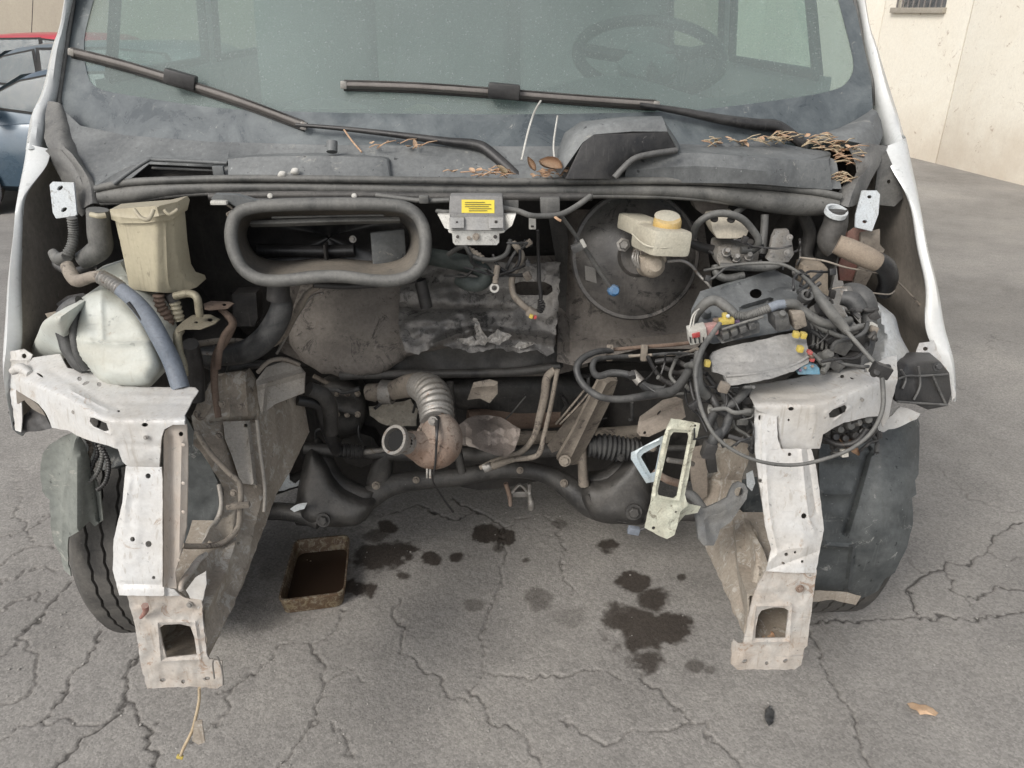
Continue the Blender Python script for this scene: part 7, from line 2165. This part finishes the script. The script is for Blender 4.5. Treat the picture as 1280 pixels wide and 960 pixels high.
# thin wires and small plugs that fill the loom areas
def wire_nest(seed, n, u0, u1, v0, v1, y0, y1, slope=0.0, plugs=0):
    rnd = random.Random(seed)
    mats_ = (PLASTB, PLASTB, RUBB, PLASTB, RUBB, RUBG, DARKM, PLASTB)
    for i in range(n):
        k = rnd.choice((4, 5))
        u, v = rnd.uniform(u0, u1), rnd.uniform(v0, v1)
        ang = rnd.uniform(0, 6.28)
        y = rnd.uniform(y0, y1)
        pts = []
        for j in range(k):
            pts.append((u, v, y - (v - v0) * slope))
            st_ = rnd.uniform(12, 24)
            ang += rnd.uniform(-.9, .9)
            u = min(u1, max(u0, u + st_ * math.cos(ang)))
            v = min(v1, max(v0, v + st_ * math.sin(ang) * .8))
            y += rnd.uniform(-.015, .015)
        r = rnd.choice((1.0, 1.3, 1.6, 2.2, 3.0))
        tube('loom_wire', pts, r, rnd.choice(mats_), V, 6, 4)
        if i < plugs:
            uu, vv, yy = pts[-1]
            box('wire_plug', uu, vv, yy - .004, (rnd.uniform(.010, .020), .012, rnd.uniform(.010, .018)), rnd.choice((PLASTB, PLASTG, PLASTB, WCON, DUSTB)), V, (rnd.uniform(-20, 20), rnd.uniform(-50, 50), 0), .002)
wire_nest(1, 16, 868, 942, 484, 560, 1.16, 1.24, .0004, 7)
wire_nest(2, 16, 1006, 1092, 388, 458, 1.26, 1.34, .001, 7)
wire_nest(3, 12, 790, 876, 442, 492, 1.28, 1.40, .0005, 4)
wire_nest(4, 10, 884, 1000, 300, 348, 1.46, 1.56, .0003, 3)
wire_nest(5, 9, 556, 660, 304, 345, 1.54, 1.62, .0003, 3)
wire_nest(6, 9, 1030, 1096, 528, 566, 1.24, 1.32, .0, 3)
wire_nest(7, 8, 992, 1040, 340, 392, 1.36, 1.48, .001, 3)
wire_nest(8, 7, 236, 372, 430, 500, 1.52, 1.66, .0, 0)
wire_nest(9, 7, 560, 790, 470, 560, 1.80, 1.92, .0, 0)
wire_nest(10, 6, 395, 520, 480, 560, 1.80, 1.90, .0, 0)

# ================================================================== loose things
def leaf_mesh(bm, c, size, seed, curl=.35):
    rnd = random.Random(seed)
    ax = Vector((rnd.uniform(-1, 1), rnd.uniform(-1, 1), rnd.uniform(-.25, .4))).normalized()
    up = Vector((rnd.uniform(-.4, .4), rnd.uniform(-.7, .2), 1)).normalized()
    sd = ax.cross(up).normalized()
    up = sd.cross(ax)
    L, W = size, size * rnd.uniform(.22, .42)
    rows = []
    for i in range(6):
        t = i / 5
        w = W * math.sin(math.pi * min(.97, t * .93 + .05)) ** .8
        z = curl * size * (t - .5) ** 2
        e = rnd.uniform(-.05, .05) * size
        rows.append([bm.verts.new(c + ax * (t - .5) * L - sd * w + up * (z + w * .5 + e * .5)), bm.verts.new(c + ax * (t - .5) * L + up * z), bm.verts.new(c + ax * (t - .5) * L + sd * w + up * (z + w * .5 - e * .5))])
    for i in range(5):
        for k in range(2):
            bm.faces.new((rows[i][k], rows[i][k + 1], rows[i + 1][k + 1], rows[i + 1][k]))

def scatter(name, spots, n, size, m, seed, straws=0):
    bm = bmesh.new()
    rnd = random.Random(seed)
    for i in range(n):
        u, v, ru, rv, y = spots[i % len(spots)]
        a, r = rnd.uniform(0, 6.28), math.sqrt(rnd.random())
        p = P(u + ru * r * math.cos(a), v + rv * r * math.sin(a), y + rnd.uniform(-.004, .004))
        leaf_mesh(bm, p, size * rnd.uniform(.5, 1.3), seed * 100 + i)
    for i in range(straws):
        u, v, ru, rv, y = spots[i % len(spots)]
        a = rnd.uniform(-.5, .5)
        L = rnd.uniform(8, 26)
        cu, cv = u + rnd.uniform(-ru, ru), v + rnd.uniform(-rv, rv)
        add_tube(bm, [P(cu - L / 2, cv - a * L / 2, y - .006), P(cu, cv - 2, y - .012), P(cu + L / 2, cv + a * L / 2, y - .006)], .0011, 5)
    o = finish(name, bm, m, None, recalc=False, angle=180)
    o['kind'] = 'stuff'
    o['label'] = 'dry leaf and straw litter caught on the scuttle below the windscreen'
    return o
scatter('leaf_litter', [(930, 177, 45, 5, 1.66), (980, 172, 12, 7, 1.67), (1040, 180, 24, 8, 1.68), (1055, 190, 22, 12, 1.66), (1062, 200, 18, 8, 1.66), (1030, 176, 20, 6, 1.70), (1020, 172, 22, 5, 1.71), (1050, 222, 12, 6, 1.62)], 44, .018, LEAF, 3, 24)
scatter('straw_litter', [(930, 177, 50, 5, 1.66), (980, 172, 16, 7, 1.67), (1040, 182, 30, 9, 1.68), (1060, 195, 22, 12, 1.665), (1020, 174, 22, 6, 1.70), (1050, 222, 12, 6, 1.62)], 34, .014, STRAW, 13, 60)
scatter('leaf_litter', [(590, 217, 34, 4, 1.545), (628, 215, 14, 6, 1.54), (676, 212, 20, 9, 1.54), (704, 214, 10, 6, 1.54), (500, 180, 40, 4, 1.62)], 26, .016, LEAF, 5, 30)
def single_leaf(name, c, size, seed, label, m=LEAF, curl=.35):
    bm = bmesh.new()
    leaf_mesh(bm, Vector(c), size, seed, curl)
    bmesh.ops.solidify(bm, geom=list(bm.faces), thickness=.0008)
    o = finish(name, bm, m, None, angle=180, at=c)
    return tag(o, label, 'leaf')
single_leaf('dry_leaf', P(688, 208, 1.52), .050, 21, 'largest curled brown leaf on the scuttle left of the black trapezoid air duct', LEAF)
single_leaf('dry_leaf', P(664, 205, 1.525), .030, 44, 'small brown leaf beside the largest curled leaf on the scuttle', LEAF)
single_leaf('dry_leaf', P(626, 214, 1.53), .034, 63, 'pinkish dry leaf on the seal edge above the yellow labelled module', STRAW)
o = panel('dry_leaf', [(1134, 879), (1141, 878), (1150, 882), (1158, 881), (1167, 886), (1173, 891), (1169, 895), (1160, 893), (1150, 893), (1146, 888), (1138, 885)], lambda u, v: PZ(u, v, .009).y - YAW * PZ(u, v, .009).x, .0012, mat('orange_leaf', (0.50, 0.31, 0.18), 0.7, 0, (0.60, 0.44, 0.30), 0.4, 30, 0.15), None, grid=2.5, dents=.005, dsc=.12, wob=1.2, at=PZ(1155, 886))
tag(o, 'single orange brown leaf alone on the asphalt at lower right', 'leaf')
single_leaf('dry_leaf', P(1058, 560, 1.23), .050, 92, 'brown leaf caught under the right white lamp panel', LEAF)
o = panel('dry_leaf', [(944, 787), (949, 783), (955, 786), (961, 785), (966, 790), (970, 797), (958, 800), (945, 799)], [(944, 787, 1.12), (966, 790, 1.10), (950, 799, 1.085)], .001, LEAF, None, grid=2.5, dents=.012, dsc=.15, wob=1, at=P(955, 795, 1.09))
tag(o, 'rusty brown leaf lying in the window of the right bumper plate', 'leaf')
for k, (pts, lab) in enumerate((([(652, 200, 1.56), (660, 165, 1.60), (668, 140, 1.64), (676, 126, 1.66)], 'pale dry stalk leaning on the windscreen, left of two'), ([(694, 205, 1.54), (692, 180, 1.58), (697, 145, 1.62)], 'pale dry stalk leaning on the windscreen, right one beside the air duct'))):
    o = tube('dry_stalk', pts, 1.3, WCON, None, 6, at=P(*pts[0]))
    tag(o, lab, 'stalk')
o = tube('dry_stalk', [(430, 162, 1.66), (440, 176, 1.64), (452, 190, 1.60)], 1.1, LEAF, None, 6, at=P(452, 190, 1.60))
tag(o, 'thin reddish stalk on the scuttle below the left wiper arm', 'stalk')
for k, (u, v) in enumerate(((352, 218), (368, 214))):
    o = puff('bird_dropping' if False else 'pale_husk', [(u - 5, v + 2), (u - 2, v - 4), (u + 5, v - 3), (u + 5, v + 3), (u, v + 4)], 1.545, .004, 4, .004, WCON, None, grid=2.5)
    tag(o, ('left' if k == 0 else 'right') + ' one of two small pale husks on the seal above the air intake', 'husk')

# papers on the dashboard, seen through the glass
PAPER = mat('white_paper', (0.78, 0.80, 0.78), 0.7, 0, (0.7, 0.7, 0.68), 0.2, 9, 0.02, grain=.1)
def paper(c, sx, sy, rz, label, m=PAPER):
    bm = bmesh.new()
    rows = [[bm.verts.new((sx * (i / 4 - .5), sy * (j / 3 - .5), .012 * math.sin(i * 1.1) * (j / 3))) for j in range(4)] for i in range(5)]
    for i in range(4):
        for j in range(3):
            bm.faces.new((rows[i][j], rows[i + 1][j], rows[i + 1][j + 1], rows[i][j + 1]))
    bmesh.ops.solidify(bm, geom=list(bm.faces), thickness=.0006)
    bmesh.ops.transform(bm, matrix=Matrix.Translation(c) @ Matrix.Rotation(rz, 4, 'Z'), verts=bm.verts)
    o = finish('paper_sheet', bm, m, None, at=c)
    return tag(o, label, 'paper')
paper(P(410, 134, 1.80) + Vector((0, .03, .0)), .19, .13, .1, 'curled white paper sheet on the dashboard behind the left of the windscreen')
paper(P(532, 139, 1.78) + Vector((0, .02, .0)), .10, .05, -.06, 'small cream paper slip on the dashboard, middle of the windscreen', STRAW if False else mat('cream_paper', (0.70, 0.68, 0.50), 0.7, 0, (0.6, 0.58, 0.45), 0.2, 9, 0.02, grain=.1))

# drain pan on the ground, oil in it
def drain_pan():
    rim = [PZ(368, 676, .055), PZ(437, 669, .055), PZ(430, 742, .055), PZ(347, 753, .055)]
    c = sum(rim, Vector()) / 4
    root = empty('oil_drain_pan', (c.x, c.y, 0), 'rusty rectangular metal tray holding black oil on the asphalt', 'tray')
    PANM = mat('rusty_pan_metal', (0.25, 0.20, 0.12), 0.45, 0.3, (0.36, 0.33, 0.28), 0.4, 14, 0.4, (0.10, 0.055, 0.03), 0.65, speck=.9)
    base = [c + (p - c) * .88 for p in rim]
    for p in base:
        p.z = .006
    def rr(q, z, k, n=5, rad=.13):
        """rounded rectangle through the four corners"""
        cc = sum(q, Vector()) / 4
        out = []
        for i in range(4):
            a, b, d = q[i - 1], q[i], q[(i + 1) % 4]
            s, e = b.lerp(a, rad), b.lerp(d, rad)
            for j in range(n):
                t = j / (n - 1)
                pt = s * (1 - t) ** 2 + b * 2 * t * (1 - t) + e * t * t
                pt = cc + (pt - cc) * k
                pt.z = z
                out.append(pt)
        return out
    prof = [(rim, .053, 1.02), (rim, .058, 1.015), (rim, .058, .97), (rim, .048, .955), (base, .009, 1.0), (base, .009, .02)]
    outp2 = [(rim, .053, 1.02), (rim, .046, 1.0), (base, .003, 1.05), (base, .003, .02)]
    bm = bmesh.new()
    for pf in (prof, outp2):
        rings = []
        for q, z, k in pf:
            rings.append([bm.verts.new(p + Vector((nz(p.x * 30, p.y * 30, z * 20), nz(p.y * 30, p.x * 30, z * 20), nz(p.x * 20, p.y * 20)))  * .003) for p in rr(q, z, k)])
        for i in range(len(rings) - 1):
            m_ = len(rings[i])
            for j in range(m_):
                bm.faces.new((rings[i][j], rings[i][(j + 1) % m_], rings[i + 1][(j + 1) % m_], rings[i + 1][j]))
    bmesh.ops.remove_doubles(bm, verts=bm.verts, dist=.0004)
    finish('pan', bm, PANM, root, angle=40)
    OIL = bpy.data.materials.new('black_oil')
    OIL.use_nodes = True
    b = OIL.node_tree.nodes['Principled BSDF']
    b.inputs['Base Color'].default_value = (.040, .026, .018, 1)
    b.inputs['Roughness'].default_value = .12
    bm = bmesh.new()
    q = [base[i].lerp(rim[i], .2) for i in range(4)]
    qc = sum(q, Vector()) / 4
    rings = [[bm.verts.new(p) for p in rr(q, .016, k)] for k in (.985, .8, .5, .2)]
    for i in range(3):
        for j in range(len(rings[0])):
            j2 = (j + 1) % len(rings[0])
            bm.faces.new((rings[i][j], rings[i][j2], rings[i + 1][j2], rings[i + 1][j]))
    cv = bm.verts.new((qc.x, qc.y, .016))
    for j in range(len(rings[0])):
        bm.faces.new((rings[3][j], rings[3][(j + 1) % len(rings[0])], cv))
    bmesh.ops.recalc_face_normals(bm, faces=bm.faces)
    if sum(f.normal.z for f in bm.faces) < 0:
        bmesh.ops.reverse_faces(bm, faces=bm.faces)
    finish('oil', bm, OIL, root, recalc=False)
    bm = bmesh.new()
    rnd = random.Random(4)
    for k in range(2):
        a, b_ = rnd.uniform(.1, .9), rnd.uniform(.1, .9)
        p = q[0].lerp(q[1], a).lerp(q[3].lerp(q[2], a), b_)
        p.z = .0165
        leaf_mesh(bm, p, rnd.uniform(.004, .012), 900 + k, .1)
    f = finish('floating_debris', bm, STRAW, root, recalc=False, angle=180)
    f['kind'] = 'stuff'
    return root
drain_pan()

# string with a tag hanging from the left end plate
st = tube('hanging_cord', [(249, 860, 1.0), (249, 875, 1.0), (245, 895, .995), (240, 914, .99), (230, 934, .985), (226, 944, .985)], 2.0, STRAW, None, 8, at=P(249, 860, 1.0))
tag(st, 'frayed cord with a plastic tag hanging below the left bumper plate', 'cord')
panel('tag', [(243, 902), (252, 900), (256, 928), (248, 931), (240, 926)], .98, .003, RAILM, st, grid=4, dents=.003)
box('yellow_tip', 225, 946, .985, (.012, .006, .008), YELC, st, (0, 20, 0), .002)
o = panel('plastic_scrap', [(957, 888), (963, 882), (968, 890), (966, 904), (961, 908), (956, 898)], lambda u, v: PZ(u, v, .01).y - YAW * PZ(u, v, .01).x, .003, RUBB, None, grid=3, dents=.004, dsc=.3, at=PZ(962, 895))
tag(o, 'small dark plastic scrap on the asphalt below the right bumper plate', 'scrap')
# scattered grit and chips
def grit():
    rnd = random.Random(5)
    bm = bmesh.new()
    for i in range(420):
        u, v = rnd.uniform(-20, 1300), rnd.uniform(640, 980)
        p = PZ(u, v, .001)
        r = rnd.choice((.0016, .002, .0026, .0034))
        k = bmesh.ops.create_icosphere(bm, subdivisions=1, radius=r)
        bmesh.ops.scale(bm, vec=(1, rnd.uniform(.6, 1.3), .5), verts=k['verts'])
        bmesh.ops.translate(bm, vec=p, verts=k['verts'])
    o = finish('loose_grit', bm, mat('pale_grit', (0.40, 0.38, 0.35), 0.8, 0, (0.26, 0.25, 0.23), 0.4, 40, 0.1), None, angle=20)
    o['kind'] = 'stuff'
    o['label'] = 'pale loose grit scattered over the asphalt'
grit()
